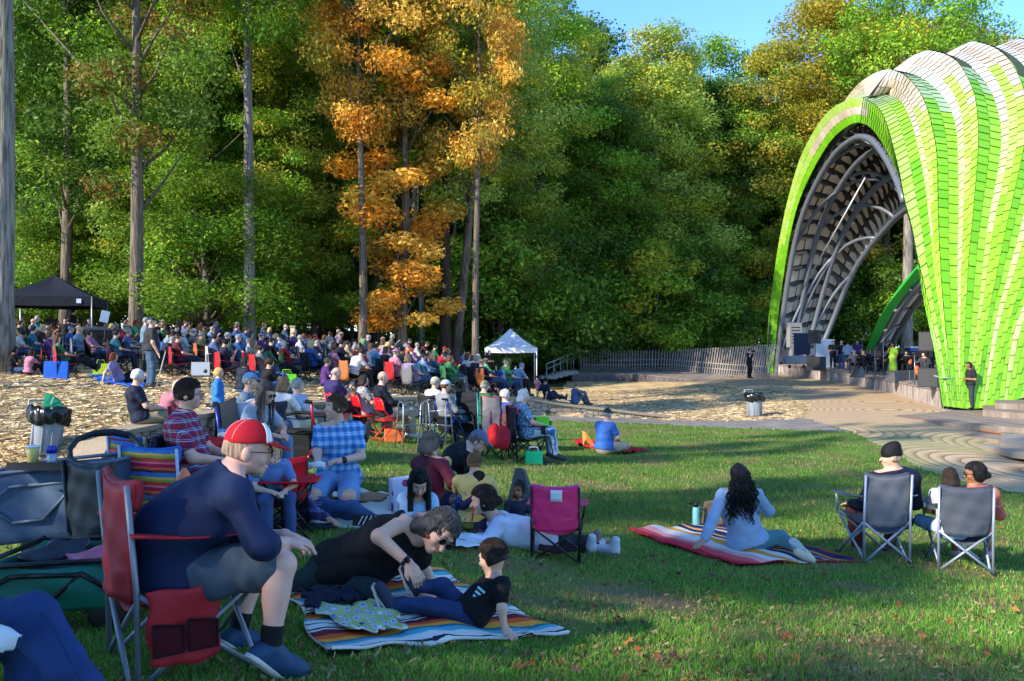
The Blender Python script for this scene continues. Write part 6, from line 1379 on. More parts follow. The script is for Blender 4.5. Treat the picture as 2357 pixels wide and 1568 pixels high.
# ---------------------------------------------------------------- the audience on the straw terrace
CN = {'teal': (46, 106, 118), 'blue': (42, 79, 134), 'light blue': (108, 137, 165), 'navy': (23, 29, 48), 'black': (17, 17, 20), 'white': (179, 179, 178), 'grey': (101, 102, 105), 'purple': (79, 45, 106), 'pink': (164, 108, 131), 'maroon': (78, 27, 39), 'red': (160, 26, 34), 'green': (43, 99, 63), 'mint green': (79, 149, 110), 'olive': (75, 78, 57), 'orange': (166, 94, 49), 'tan': (144, 127, 103), 'striped blue': (76, 93, 126), 'lilac': (130, 113, 146), 'denim': (58, 78, 105)}
PN = {'denim': (48, 74, 112), 'black': (22, 23, 28), 'khaki': (150, 132, 102), 'grey': (88, 92, 98), 'navy': (30, 38, 62)}
def hname(h):
    if h[0] == 'cap': return h[2]+' cap'
    if h[0] == 'sunhat': return h[2]+' sun hat'
    if h[0] == 'bald': return 'bald head'
    return {'short': 'short ', 'bob': 'bobbed ', 'long': 'long ', 'bun': 'tied up ', 'pony': 'ponytailed '}[h[0]]+h[1]+' hair'
def hspec(h):
    if h[0] == 'cap': return ('cap', CN[h[2]], h[1])
    if h[0] == 'sunhat': return ('sunhat', CN[h[2]], h[1])
    return (h[0] if h[0] != 'bald' else 'bald', h[1])
USED = set()
def where(px, D): return 'near the black tent' if px < 180 else 'behind the cane man' if px < 330 else 'right of the cane man' if px < 450 else 'near the middle trunk' if px < 560 else 'by the middle trunk' if px < 680 else 'in the middle rows' if px < 850 else 'under the orange tree' if px < 1000 else 'left of the white tent' if px < 1110 else 'before the white tent'
def put(px, D, kd, h, sh, pa='denim', ch=None, skin='fair', j=0.0, s=1.0, sleeve='short', pleg='long', tube=None, extra='', dz=0):
    p = GD(px, D); p.z += dz; rz = to_stage(p, j); K_ = {'sit': 'seated', 'sit_phone': 'seated', 'sit_lean': 'forward leaning', 'sit_stretch': 'reclining', 'floor': 'cross-legged', 'floor_back': 'ground-sitting', 'floor_knees': 'ground-sitting', 'stand': 'standing'}[kd]
    lb = '%s %s, %s top, %s, %s' % (K_, 'child' if s < .75 else 'person', sh, hname(h), extra or where(px, D))
    if lb in USED: lb = lb.replace(' top,', ' top, %s trousers,' % pa)
    if lb in USED: lb = lb+(', %s chair' % ch if ch else ', no chair')
    if lb in USED: return False
    USED.add(lb)
    if len(lb.split()) > 16: lb = ' '.join(lb.replace(' trousers', '').split()[:16])
    crowd(lb, p, rz, kd, hspec(h), CN[sh], PN[pa], skin, sleeve, pleg, s=s, group='audience on the straw terrace', h=.026)
    if ch and kd != 'floor':
        cl_ = '%s camp chair, sitter in %s with %s, %s' % (ch, sh, hname(h), where(px, D)); cchair(cl_, p, rz, CN[ch], tube)
    return True
# people one can tell apart in the photo
E = [ # px, D, kind, hair, shirt, trousers, chair, skin, turn, size
 (28, 24.5, 'floor', ('bun', 'black'), 'black', 'denim', None, 'brown', .2, .9), (66, 24.2, 'floor_knees', ('long', 'black'), 'pink', 'black', None, 'brown', .4, .85), (30, 26.5, 'sit_lean', ('short', 'black'), 'white', 'denim', 'navy', 'tan', .3, 1),
 (122, 24.8, 'sit', ('bob', 'brown'), 'purple', 'black', 'red', 'fair', 0, 1), (152, 23.6, 'sit_stretch', ('long', 'brown'), 'green', 'black', 'red', 'fair', .1, 1), (82, 27.5, 'sit', ('short', 'dark brown'), 'teal', 'denim', 'green', 'fair', 0, 1),
 (103, 29, 'sit', ('bob', 'blond'), 'maroon', 'denim', 'navy', 'fair', 0, 1), (168, 28.5, 'sit', ('cap', 'grey', 'blue'), 'blue', 'denim', 'white', 'fair', .1, 1), (186, 28, 'sit_phone', ('short', 'blond'), 'light blue', 'denim', 'white', 'fair', .2, 1),
 (222, 27.5, 'sit_stretch', ('short', 'dark brown'), 'pink', 'denim', 'black', 'tan', -.3, 1), (272, 25.8, 'sit', ('short', 'black'), 'teal', 'navy', 'maroon', 'fair', .1, 1), (276, 22.3, 'floor_back', ('bob', 'red'), 'lilac', 'black', None, 'fair', .1, .95),
 (300, 27.5, 'sit', ('short', 'grey'), 'striped blue', 'khaki', 'navy', 'fair', 0, 1), (375, 25.5, 'sit_lean', ('cap', 'grey', 'grey'), 'navy', 'denim', 'navy', 'fair', 0, 1), (392, 27.5, 'sit', ('short', 'black'), 'light blue', 'khaki', 'blue', 'tan', .2, 1),
 (415, 25.2, 'sit', ('cap', 'brown', 'black'), 'maroon', 'navy', 'red', 'fair', 0, 1), (428, 29, 'sit', ('short', 'white'), 'white', 'khaki', 'grey', 'fair', 0, 1), (468, 28, 'sit', ('short', 'grey'), 'olive', 'denim', 'orange', 'fair', .2, 1), (450, 30, 'sit', ('sunhat', 'grey', 'white'), 'grey', 'denim', 'navy', 'fair', 0, 1),
 (498, 26.5, 'sit', ('short', 'black'), 'striped blue', 'khaki', 'white', 'fair', 0, 1), (527, 28.5, 'sit', ('cap', 'grey', 'white'), 'mint green', 'khaki', 'green', 'fair', 0, 1), (553, 27, 'sit', ('cap', 'grey', 'light blue'), 'blue', 'denim', 'navy', 'fair', 0, 1),
 (521, 23.5, 'sit_phone', ('short', 'black'), 'navy', 'grey', 'red', 'tan', .1, 1), (556, 21.2, 'floor_knees', ('long', 'black'), 'navy', 'denim', None, 'tan', .1, 1), (612, 20.6, 'floor_knees', ('short', 'dark brown'), 'black', 'denim', None, 'tan', -.1, 1.05),
 (590, 27, 'sit_stretch', ('cap', 'grey', 'grey'), 'light blue', 'khaki', 'blue', 'fair', 0, 1), (603, 23.5, 'sit', ('short', 'dark brown'), 'grey', 'denim', 'red', 'fair', 0, .9), (588, 24.3, 'sit', ('long', 'light brown'), 'tan', 'khaki', 'red', 'fair', .1, 1), (633, 25.5, 'sit_stretch', ('short', 'black'), 'green', 'black', 'green', 'dark', 0, .9),
 (640, 28.5, 'sit_stretch', ('cap', 'black', 'black'), 'black', 'denim', 'black', 'fair', 0, 1), (668, 27, 'sit_stretch', ('cap', 'white', 'white'), 'red', 'denim', 'green', 'fair', 0, 1), (695, 30, 'sit', ('short', 'grey'), 'white', 'denim', 'navy', 'fair', 0, 1), (712, 29, 'sit_lean', ('cap', 'grey', 'grey'), 'navy', 'denim', 'grey', 'fair', 0, 1),
 (748, 24.5, 'floor', ('short', 'grey brown'), 'purple', 'green' if False else 'navy', None, 'fair', -.2, .95), (765, 31, 'sit', ('short', 'grey'), 'grey', 'khaki', 'olive', 'fair', 0, 1), (812, 23.5, 'sit_lean', ('short', 'dark brown'), 'white', 'black', 'orange', 'fair', 0, 1.05), (790, 29, 'sit', ('short', 'black'), 'navy', 'black', 'navy', 'tan', 0, 1),
 (868, 28, 'sit', ('short', 'dark brown'), 'light blue', 'denim', 'white', 'fair', 0, 1), (915, 25, 'sit', ('sunhat', 'grey', 'pink'), 'pink', 'black', 'red', 'fair', 0, 1), (893, 26.5, 'sit', ('bob', 'brown'), 'black', 'black', 'black', 'fair', 0, 1), (955, 23.8, 'sit_stretch', ('bob', 'grey brown'), 'lilac', 'denim', 'grey', 'fair', 0, 1),
 (978, 27, 'sit', ('short', 'black'), 'blue', 'navy', 'blue', 'fair', 0, 1), (1010, 27.5, 'sit_stretch', ('bob', 'blond'), 'grey', 'navy', 'blue', 'fair', 0, 1), (930, 28, 'sit', ('short', 'dark brown'), 'olive', 'black', 'black', 'tan', 0, 1), (1045, 31, 'floor_knees', ('short', 'brown'), 'orange', 'black', None, 'fair', 0, .9),
 (1062, 32, 'floor_knees', ('short', 'brown'), 'red', 'denim', None, 'tan', 0, .9), (1080, 29.5, 'sit', ('bob', 'brown'), 'white', 'black', 'black', 'fair', 0, 1), (1100, 28, 'sit', ('bun', 'grey'), 'navy', 'black', 'black', 'fair', 0, 1), (1104, 33, 'sit', ('long', 'grey'), 'grey', 'denim', 'navy', 'fair', 0, 1),
 (1122, 27.5, 'sit_stretch', ('sunhat', 'grey', 'tan'), 'navy', 'denim', 'orange', 'fair', -.1, 1), (1168, 28, 'sit', ('cap', 'grey', 'olive'), 'green', 'denim', 'blue', 'fair', 0, 1), (1186, 29, 'sit_lean', ('short', 'grey'), 'light blue', 'black', 'black', 'fair', 0, 1), (1262, 32, 'floor_back', ('short', 'black'), 'navy', 'navy', None, 'tan', .2, 1),
 (1322, 31, 'floor_knees', ('short', 'light brown'), 'striped blue', 'grey', None, 'fair', -.2, .95), (1240, 33.5, 'sit', ('short', 'black'), 'pink', 'navy', None, 'brown', 0, .7),
]
for (px, D, kd, h, sh, pa, ch, sk, tj, s_) in E: put(px, D, kd, h, sh, pa, ch, sk, tj, s_)
# the rows behind them
rc = random.Random(21); HH = [('short', 'grey'), ('short', 'dark brown'), ('short', 'brown'), ('short', 'black'), ('bob', 'grey'), ('bob', 'blond'), ('bob', 'brown'), ('long', 'brown'), ('cap', 'brown', 'navy'), ('cap', 'grey', 'navy'), ('bob', 'dark brown'), ('cap', 'brown', 'red'), ('sunhat', 'grey', 'tan'), ('short', 'dark brown'), ('bald', 'grey'), ('pony', 'brown')]
placed = [(GD(e[0], e[1]).x, e[1]) for e in E]; n_c = 0
SKL = ['fair', 'fair', 'fair', 'tan', 'pink', 'brown', 'fair']
for row, (D0, x0, x1, step) in enumerate(((29.5, 0, 1150, 37), (32, -30, 1120, 34), (34.5, 20, 1190, 34), (37, 40, 1080, 34), (26, 640, 1080, 60), (40, 380, 1060, 34))):
    px = x0
    while px < x1:
        x_ = px+rc.uniform(-9, 9); D = D0+rc.uniform(-1.0, 1.0); q = GD(x_, D); px += step*rc.uniform(.85, 1.3)
        if any((q.x-a)**2+(q.y-b)**2 < .55 for a, b in placed): continue
        if 230 < x_ < 300 and D > 31: pass
        kd = rc.choice(['sit', 'sit', 'sit', 'sit_lean', 'sit_stretch', 'sit_phone', 'floor_knees'])
        ch = rc.choice(['navy', 'blue', 'red', 'green', 'black', 'grey', 'maroon', 'teal', 'navy', 'black']) if kd != 'floor_knees' else None
        for _ in range(12):
            if put(x_, D, kd, rc.choice(HH), rc.choice(list(CN)), rc.choice(list(PN)), ch, rc.choice(SKL), rc.uniform(-.25, .25), rc.uniform(.94, 1.04), sleeve=rc.choice(['short', 'long', 'long'])): placed.append((q.x, q.y)); n_c += 1; break
print('crowd', len(E)+n_c)
# standing ones
crowd('man in a dark vest and hat standing with a cane left of the crowd', GD(347, 21.6), to_stage(GD(347, 21.6)), 'stand', ('cap', (44, 50, 56), 'grey'), sm=mat((40, 42, 46)), pants=(62, 84, 104), s=1.04, h=.016, fat=1.2, group=None)
p = GD(347, 21.6); cn = thing('walking_cane', 'pale walking cane held by the standing man in the vest', 'cane', p+Vector((.42, -.1, 0)), 0); tubep('shaft', [(-.22, -.05, 0), (.0, .0, .92)], .014, mat((170, 160, 140), .5, 'wood'), cn); mb = MB(); mb.ell((.0, 0, .93), (.05, .02, .02)); part('handle', mb, DKMET, cn)
crowd('man in black standing at the sound desk under the black tent', GD(168, 33.5), face_dir(.9, .2), 'stand_fold', ('short', 'black'), (16, 17, 20), (24, 26, 32), h=.022)
crowd('curly haired person in a black jacket standing left of the sound desk', GD(150, 32), face_dir(.2, -.9), 'stand', ('bob', 'light brown'), (22, 22, 26), (30, 32, 38), h=.024, sleeve='long', s=.82)
crowd('man with a cap in a grey blue shirt standing behind the thick trunk', GD(334, 26.5), face_dir(.8, .5), 'stand', ('cap', (120, 132, 148), 'grey'), (96, 120, 140), (60, 60, 66), h=.024, s=.98)
crowd('person in black standing under the white tent', GD(1126, 46), face_dir(.4, -.9), 'stand_fold', ('short', 'black'), (20, 20, 24), (24, 26, 30), skin='tan', h=.026)
crowd('person in a yellow green shirt behind the white tent table', GD(1166, 48.5), face_dir(-.4, -.9), 'stand_fold', ('short', 'dark brown'), (150, 180, 70), (40, 42, 46), skin='brown', h=.026)
tt = GD(1160, 47.6); t = thing('tent_table', 'white cloth covered table under the white tent', 'table', tt, 0); mb = MB(); mb.box((0, 0, .73), (2.0, .7, .03)); part('tabletop', mb, mat((190, 196, 190)), t); mb = MB(); mb.box((0, 0, .38), (1.94, .64, .7)); part('cloth', mb, mat((176, 186, 180)), t)
for k in range(5):
    o = thing('bottle', 'small bottle on the white tent table', 'bottle', tt+Vector((-.8+k*.36, -.1, .75)), 0, 'bottles on the tent table'); mb = MB(); mb.lathe([(.04, 0), (.045, .02), (.045, .16), (.02, .22), (.02, .26)], seg=10); part('glass', mb, mat((200, 216, 206), .2, 'plastic'), o)
sd = GD(222, 31.5); t = thing('sound_desk', 'black sound mixing desk on a table at the right side of the black tent', 'desk', sd, .2); mb = MB(); mb.box((0, 0, .5), (1.2, .7, .95)); part('cloth', mb, BLACKC, t); mb = MB(); mb.box((0, -.05, 1.02), (1.0, .5, .1), Matrix.Rotation(.2, 3, 'X')); part('mixer', mb, mat((80, 84, 92), .5, 'plastic'), t)
o = thing('monitor_screen', 'white backed screen on a stand at the sound desk', 'screen', GD(241, 31), .6); tubep('pole', [(0, 0, 0), (0, 0, 1.3)], .015, DKMET, o); mb = MB(); mb.box((0, 0, 1.5), (.28, .03, .42), Matrix.Rotation(.2, 3, 'Y')); part('panel', mb, WHITEP, o)
for (px, D, w_, rz, lb, m_) in ((232, 24.6, .42, .4, 'lime green shopping bag on the straw beside the seated crowd', (176, 206, 40)), (130, 23.3, .6, .2, 'blue bag pushed under the red camp chair', (28, 88, 190)), (660, 23, .5, .3, 'bright green bag lying on the straw in the crowd', (90, 200, 40))):
    t = thing('bag', lb, 'bag', GD(px, D), rz); mb = MB(); mb.hexa([(-w_/2, -.1, 0), (w_/2, -.1, 0), (w_/2, .1, 0), (-w_/2, .1, 0)], [(-w_/2, -.05, w_*.8), (w_/2, -.05, w_*.8), (w_/2, .05, w_*.8), (-w_/2, .05, w_*.8)]); part('body', mb, mat(m_), t)
    tubep('handle', [(-w_*.25, 0, w_*.8), (-w_*.2, 0, w_*1.05), (w_*.2, 0, w_*1.05), (w_*.25, 0, w_*.8)], .01, mat(m_), t, 5)
drape('picnic_tarp', 'bright blue tarp spread on the straw under the cane man', 'tarp', [(232, 884), (330, 896), (345, 872), (206, 862)], mat((30, 92, 190), .5, 'shiny'), lift=.05, group=None)
tbz = GD(462, 21.8); t = thing('side_table', 'small grey folding side table with a cup hole hanging from a red camp chair', 'table', tbz, .1); mb = MB(); mb.box((0, 0, .52), (.46, .02, .34)); part('panel', mb, mat((150, 160, 172), .5, 'plastic'), t)
mb = MB(); mb.lathe([(.05, -.012), (.05, .012)], (.12, 0, .46), 14, mat=Matrix.Rotation(PI/2, 3, 'X')); part('cup_hole', mb, DKMET, t)
for q in (-1, 1): tubep('leg', [(q*.23, 0, 0), (q*.23, 0, .72)], .012, DKMET, t, 5)
# ================================================================= foreground groups
RED = mat((170, 20, 34), .7, 'shiny'); REDB = mat((206, 22, 34), .7); GREYF = mat((104, 112, 128), .7, 'shiny'); DENIM = mat((50, 76, 114), .85, scale=22, var=.35); DENIMD = mat((26, 52, 98), .85, scale=16); WHT = mat((206, 208, 214)); KHAKI = mat((150, 136, 112))
# ---- man in the red cap and his chair
cpos = Vector((-1.70, 3.72, 0)); cf = Vector((.8, .6, 0)); cpos = cpos+cf*.26; cpos.z = g1(cpos.x, cpos.y)
rc_ = camp_chair('red camp chair with grey tubes under the man in the red cap', cpos, face_dir(.8, .6), RED, GREYTUBE, 1.0, trim=mat((150, 16, 30), .7, 'shiny'), cup=False, slump=.03, backh=.86, width=.27)
mb = MB(); mb.grid(lambda u, v: (.30+.012*math.sin(v*5+u*3)+.006*math.sin(u*13), -.235+.31*u*(1-.12*v)+.02*v+.01*math.sin(v*9), .42-.30*v+.006*math.sin(u*9+v*4)-.025*math.sin(PI*u)*v), 14, 14, .012); pk = part('side_pocket', mb, RED, rc_)
mb = MB()
for a in (-.21, -.07):
    q = [(.33, a, .29), (.33, a+.12, .27), (.335, a+.12, .16), (.335, a, .16)]; mb.add(q, [(0, 1, 2, 3), (3, 2, 1, 0)], smooth=False)
part('mesh_pouch', mb, mat((70, 14, 22), .9), pk)
mb = MB()
for a in (-.21, -.07): mb.tube([(.336, a, .29), (.336, a+.12, .27), (.34, a+.12, .16), (.34, a, .16), (.336, a, .29)], .005, 5)
part('pouch_binding', mb, BLACKC, pk)
capm = mat((176, 22, 38), .8)
A = person_px('heavy man in a navy shirt and red cap leaning forward in the red camp chair', dict(
  pel=(385, 1318, 3.80), che=(482, 1168, 3.80), nek=(530, 1082, 3.82), hed=(571, 1036, 3.85), shr=(548, 1150, 3.62), shl=(440, 1140, 3.98), elr=(606, 1256, 3.56), wrr=(656, 1250, 3.72), har=(722, 1252, 3.80), ell=(560, 1240, 4.1), wrl=(655, 1232, 3.90), hal=(716, 1252, 3.86),
  knr=(648, 1300, 3.68), anr=(622, 1492, 3.62), tor=(690, 1545, 3.72), knl=(590, 1290, 4.12), anl=(548, 1455, 4.05), tol=(600, 1488, 4.15), fr=(.8, .6, -.3), bend=(-.06, -.03, .05)), look=(.93, .3, -.18), h=.0055, fat=1.22, belly=1.0, skin='pink',
  shirt=mat((22, 36, 70), scale=5, bump=.5), sleeve='mid', pants=mat((66, 80, 94)), pleg='short', shoes=mat((34, 66, 94), .6), sock=mat((16, 16, 18)), hair=('cap', (170, 24, 36), 'stubble', capm), glasses='plain', detail=True, beard='grey', curl=.55, wrinkle=.0075)
# cap's white side panel, stitching, button
cap_o = [c for c in A.children if c.name.startswith('cap')][0]
hc = A3(P(571, 1036, 3.85))-A3(A.location); lk = nrm((.93, .3, -.18)); rt = nrm(np.cross(lk, (0, 0, 1))); uu = np.cross(rt, lk); HC = lambda a, b, c: Vector(hc+rt*a+lk*b+uu*c)
mb = MB()
for a in (-.8, 0, .8):
    mb.tube([HC(.0895*math.sin(a)*math.cos(e), .0015-.004+.1095*math.cos(a+.0)*math.cos(e)*(-1), .04+.1015*math.sin(e)) for e in np.linspace(.05, 1.5, 12)], .0008, 4)
part('stitching', mb, WHITEP, cap_o)
mb = MB(); mb.grid(lambda u, v: HC(.0905*math.cos(.5*u+.55)*math.cos(.1+.9*v), -.004+.1105*math.sin(.4*u+.75)*math.cos(.1+.9*v), .04+.1025*math.sin(.1+1.0*v)), 8, 8, .002); part('white_panel', mb, WHITEP, cap_o)
# ---- woman in black fastening the boy's shoe
GRN = mat((20, 42, 40), .85); BLKT = mat((14, 15, 18), .85, bump=.5)
B_ = person_px('woman in black and sunglasses lying on the striped quilt, tying the boy\'s shoe', dict(
  pel=(775, 1330, 5.15), che=(905, 1250, 5.15), nek=(955, 1232, 5.12), hed=(1010, 1223, 5.05), shl=(925, 1205, 5.05), shr=(965, 1290, 5.25), ell=(872, 1235, 4.82), wrl=(940, 1297, 4.78), hal=(968, 1338, 4.72), elr=(1000, 1368, 5.2), wrr=(985, 1378, 4.95), har=(945, 1364, 4.85),
  knl=(668, 1368, 4.95), anl=(560, 1390, 5.2), tol=(520, 1400, 5.2), knr=(858, 1372, 4.80), anr=(740, 1385, 4.95), tor=(700, 1392, 4.95), fr=(.35, -.8, -.3), hsl=(.5, .3, .2)), look=(.42, -.72, -.55), up=(.55, .25, .75), h=.006, fat=1.25, headk=1.08, skin='fair',
  shirt=BLKT, sleeve='none', pants=GRN, pleg='long', shoes=mat((30, 30, 34), .6), hair=('bob', 'dark grey'), glasses='sun', detail=True, curl=.9, wrinkle=.008)
wr = A3(P(940, 1297, 4.78))-A3(B_.location); el = A3(P(872, 1235, 4.82))-A3(B_.location); ax = Vector(nrm(wr-el)); cpt = Vector(wr)-ax*.02; Rm = ax.to_track_quat('Z', 'Y').to_matrix()
ws = MB(); ws.lathe([(.031, -.012), (.033, -.01), (.033, .01), (.031, .012)], cpt, 16, mat=Rm); wo = part('watch_strap', ws, mat((24, 34, 56), .6), B_); ws = MB(); ws.box(cpt+Vector((.012, -.032, .012)), (.032, .012, .036), Rm); part('watch', ws, mat((16, 16, 18), .15, 'plastic'), wo)
mb = MB(); mb.ell(Vector(A3(P(985, 1236, 4.97))-A3(B_.location)), (.008, .008, .014)); part('earring', mb, mat((150, 30, 34), .3, 'plastic'), B_)
# ---- boy leaning back on the quilt
C_ = person_px('small boy in a black tee and jeans leaning back on the striped quilt', dict(
  pel=(1080, 1412, 4.72), che=(1130, 1362, 4.76), nek=(1140, 1328, 4.78), hed=(1134, 1282, 4.78), shl=(1152, 1345, 4.64), shr=(1118, 1345, 4.90), ell=(1155, 1402, 4.58), wrl=(1161, 1446, 4.56), hal=(1178, 1462, 4.52), elr=(1140, 1395, 5.0), wrr=(1166, 1418, 5.02), har=(1182, 1420, 5.02),
  knl=(985, 1396, 4.62), anl=(905, 1392, 4.60), tol=(876, 1352, 4.60), knr=(1020, 1352, 4.86), anr=(960, 1350, 4.85), tor=(936, 1310, 4.85), fr=(-.9, .1, .4), hsl=(1, 0, 0)), look=(-.85, .42, -.25), h=.0055, s=.60, headk=1.28, skin='fair',
  shirt=BLKT, sleeve='short', pants=mat((34, 54, 92), .9, scale=24, var=.4, bump=.8), pleg='long', shoes=mat((40, 48, 72), .6), hair=('short', 'dark brown'), detail=True, curl=.2, wrinkle=.0035)
for q, (a, b, c) in (('l', (868, 1372, 4.60)), ('r', (930, 1330, 4.85))):
    mb = MB(); o0 = Vector(A3(P(a, b, c))-A3(C_.location)); mb.box(o0, (.012, .075, .13), Matrix.Rotation(-.35, 3, 'Y')); part('sole', mb, mat((176, 172, 160), .6, 'plastic'), C_)
mb = MB()
o0 = Vector(A3(P(1104, 1362, 4.68))-A3(C_.location))
for k in range(4): mb.box(o0+Vector((-.012*k+.01, -.035, .02-.022*k)), (.05, .006, .012), Matrix.Rotation(.7, 3, 'Y'))
part('shirt_print', mb, mat((160, 210, 216)), C_)
# striped quilt
S7 = [(0, (206, 204, 196)), (.10, (26, 34, 50)), (.14, (206, 204, 196)), (.30, (70, 160, 176)), (.42, (34, 104, 122)), (.50, (222, 150, 50)), (.62, (212, 84, 34)), (.74, (104, 28, 40)), (.88, (206, 204, 196)), (.92, (26, 34, 50)), (.96, (206, 204, 196))]
def uvstripes(name, cols, scale, wob=.05, axis=1):
    m = stripes(name, cols, axis, scale, .85, wob, 'UV'); return m
Q1 = drape('quilt', 'striped orange, teal, maroon and white quilt under the woman in black and the boy', 'quilt', [(745, 1526), (1302, 1470), (1012, 1318), (652, 1345)], uvstripes('striped quilt', S7, 3.6, .035), .014, 64, 44, .009, .035)
mt = drape('play_mat', 'green and blue square patterned mat folded on the striped quilt', 'mat', [(810, 1480), (925, 1474), (905, 1412), (718, 1420)], None, .01, 24, 16, .006, .065)
def squares_mat():
    m, N, L, b = nodes('square pattern cloth'); b.inputs['Roughness'].default_value = .85; uv = N.new('ShaderNodeUVMap'); mp = N.new('ShaderNodeMapping'); mp.inputs['Scale'].default_value = (7, 6, 1); L.new(uv.outputs[0], mp.inputs[0])
    vo = N.new('ShaderNodeTexVoronoi'); vo.distance = 'CHEBYCHEV'; vo.inputs['Scale'].default_value = 1; vo.inputs['Randomness'].default_value = .25; L.new(mp.outputs[0], vo.inputs['Vector'])
    cr = N.new('ShaderNodeValToRGB'); cr.color_ramp.interpolation = 'CONSTANT'; e = cr.color_ramp.elements; e.new(.14); e.new(.25); e.new(.30); e.new(.40)
    e.new(.5)
    for i, (p, c) in enumerate(((0, (50, 100, 190)), (.13, (205, 210, 205)), (.22, (44, 60, 84)), (.27, (205, 210, 205)), (.33, (156, 176, 92)), (.5, (176, 190, 120)))): e[i].position = p; e[i].color = lin(c)+(1,)
    L.new(vo.outputs['Distance'], cr.inputs[0]); L.new(cr.outputs[0], b.inputs['Base Color']); return m
mt.data.materials.clear(); mt.data.materials.append(squares_mat())
drape('folded_jacket', 'navy jacket with a white label lying between the woman\'s knees and the patterned mat', 'jacket', [(712, 1422), (838, 1412), (815, 1385), (690, 1392)], mat((18, 24, 44)), .02, 18, 10, .008, .085, seed=4)
# ---- big jeans at the lower left corner (a person cut by the frame)
L_ = person_px('person cut off by the lower left corner, only bent blue jeans showing', dict(
  pel=(-190, 1500, 3.1), che=(-300, 1300, 3.1), nek=(-310, 1190, 3.1), hed=(-300, 1100, 3.1), shl=(-330, 1230, 3.3), shr=(-280, 1230, 2.9), ell=(-330, 1380, 3.35), wrl=(-300, 1440, 3.3), elr=(-330, 1380, 2.9), wrr=(-300, 1440, 2.95),
  knr=(70, 1428, 2.95), anr=(225, 1650, 2.85), tor=(300, 1700, 2.9), knl=(30, 1440, 3.25), anl=(120, 1680, 3.3), tol=(190, 1720, 3.3), fr=(.9, .3, .2)), look=(1, .1, 0), h=.009, fat=1.1, skin='fair', shirt=WHT, pants=mat((34, 58, 104), .9, scale=20, var=.35, bump=.7), pleg='long', shoes=mat((60, 60, 60), .6), hair=('short', 'brown'), wrinkle=.012, hem=.1)
drape('shirt_tail', 'white cloth hanging over the jeans at the lower left corner', 'cloth', [P(-60, 1440, 2.75), P(52, 1478, 2.72), P(40, 1436, 2.85), P(-60, 1400, 2.9)], WHT, .006, 12, 10, .0, 0, worldpts=True) if False else None
mb = MB(); cq = [P(-40, 1405, 2.86), P(52, 1466, 2.80), P(8, 1506, 2.77), P(-60, 1490, 2.78)]
mb.grid(lambda u, v: cq[0].lerp(cq[1], u).lerp(cq[3].lerp(cq[2], u), v)+Vector((0, -.02*math.sin(PI*u)+.008*math.sin(u*11+v*5), .01*math.sin(v*9))), 14, 10, .008); part('shirt_hem', mb, WHT, L_, world=True)
mb = MB(); mb.tube([P(75, 1392, 2.93), P(120, 1440, 2.86), P(165, 1530, 2.80), P(205, 1600, 2.77)], .0035, 5); mb.tube([P(80, 1396, 2.92), P(125, 1444, 2.85), P(170, 1534, 2.79), P(210, 1604, 2.76)], .0025, 5); part('seam', mb, DENIMD, L_, world=True)
# ---- kneeling man in plaid
PL1 = plaid('blue plaid shirt', (96, 160, 206), (30, 84, 160), (214, 222, 232), 13)
D_ = person_px('young man in a blue plaid short sleeved shirt kneeling on the cream blanket', dict(
  pel=(781, 1098, 7.95), che=(781, 1016, 7.9), nek=(779, 980, 7.9), hed=(772, 938, 7.85), shr=(739, 990, 7.82), shl=(822, 990, 7.98), elr=(730, 1042, 7.72), wrr=(733, 1066, 7.5), har=(716, 1068, 7.4), ell=(831, 1050, 7.82), wrl=(786, 1060, 7.55), hal=(748, 1062, 7.42),
  knr=(725, 1138, 7.45), anr=(762, 1150, 8.05), tor=(770, 1156, 8.25), knl=(803, 1142, 7.45), anl=(822, 1146, 8.05), tol=(830, 1146, 8.25), fr=(-.3, -.95, 0)), look=(-.8, -.58, .05), h=.0085, skin='fair', shirt=PL1, sleeve='short', collar=True,
  pants=mat((112, 146, 186), .85, scale=16), pleg='short', shoes=mat((120, 124, 132), .6), hair=('short', 'brown'), detail=True, curl=.7, hem=.08, wrinkle=.005)
mb = MB(); q = A3(P(792, 1059, 7.55))-A3(D_.location); mb.ell(Vector(q), (.03, .03, .03)); part('wrist_watch', mb, BLACKP, D_)
o = thing('plastic_wrapper', 'clear plastic wrapper in the hand of the kneeling man', 'wrapper', P(722, 1070, 7.38), .2); mb = MB(); mb.grid(lambda u, v: ((u-.5)*.2, .02*math.sin(u*8), (v-.5)*.05+.01*math.sin(u*11)), 8, 3, .003); part('film', mb, mat((214, 218, 224), .2, 'plastic'), o)
# cream blanket
drape('cream_blanket', 'cream blanket with a tan patch under the kneeling man and the lying boy', 'blanket', [(640, 1208), (845, 1228), (960, 1160), (790, 1122)], mat((206, 200, 184), .9, scale=3), .015, 40, 24, .008, .03)
drape('tan_towel', 'tan towel on the cream blanket right behind the kneeling man\'s knees', 'towel', [(760, 1172), (880, 1164), (895, 1150), (790, 1142)], mat((166, 126, 86), .9), .012, 16, 8, .005, .055)
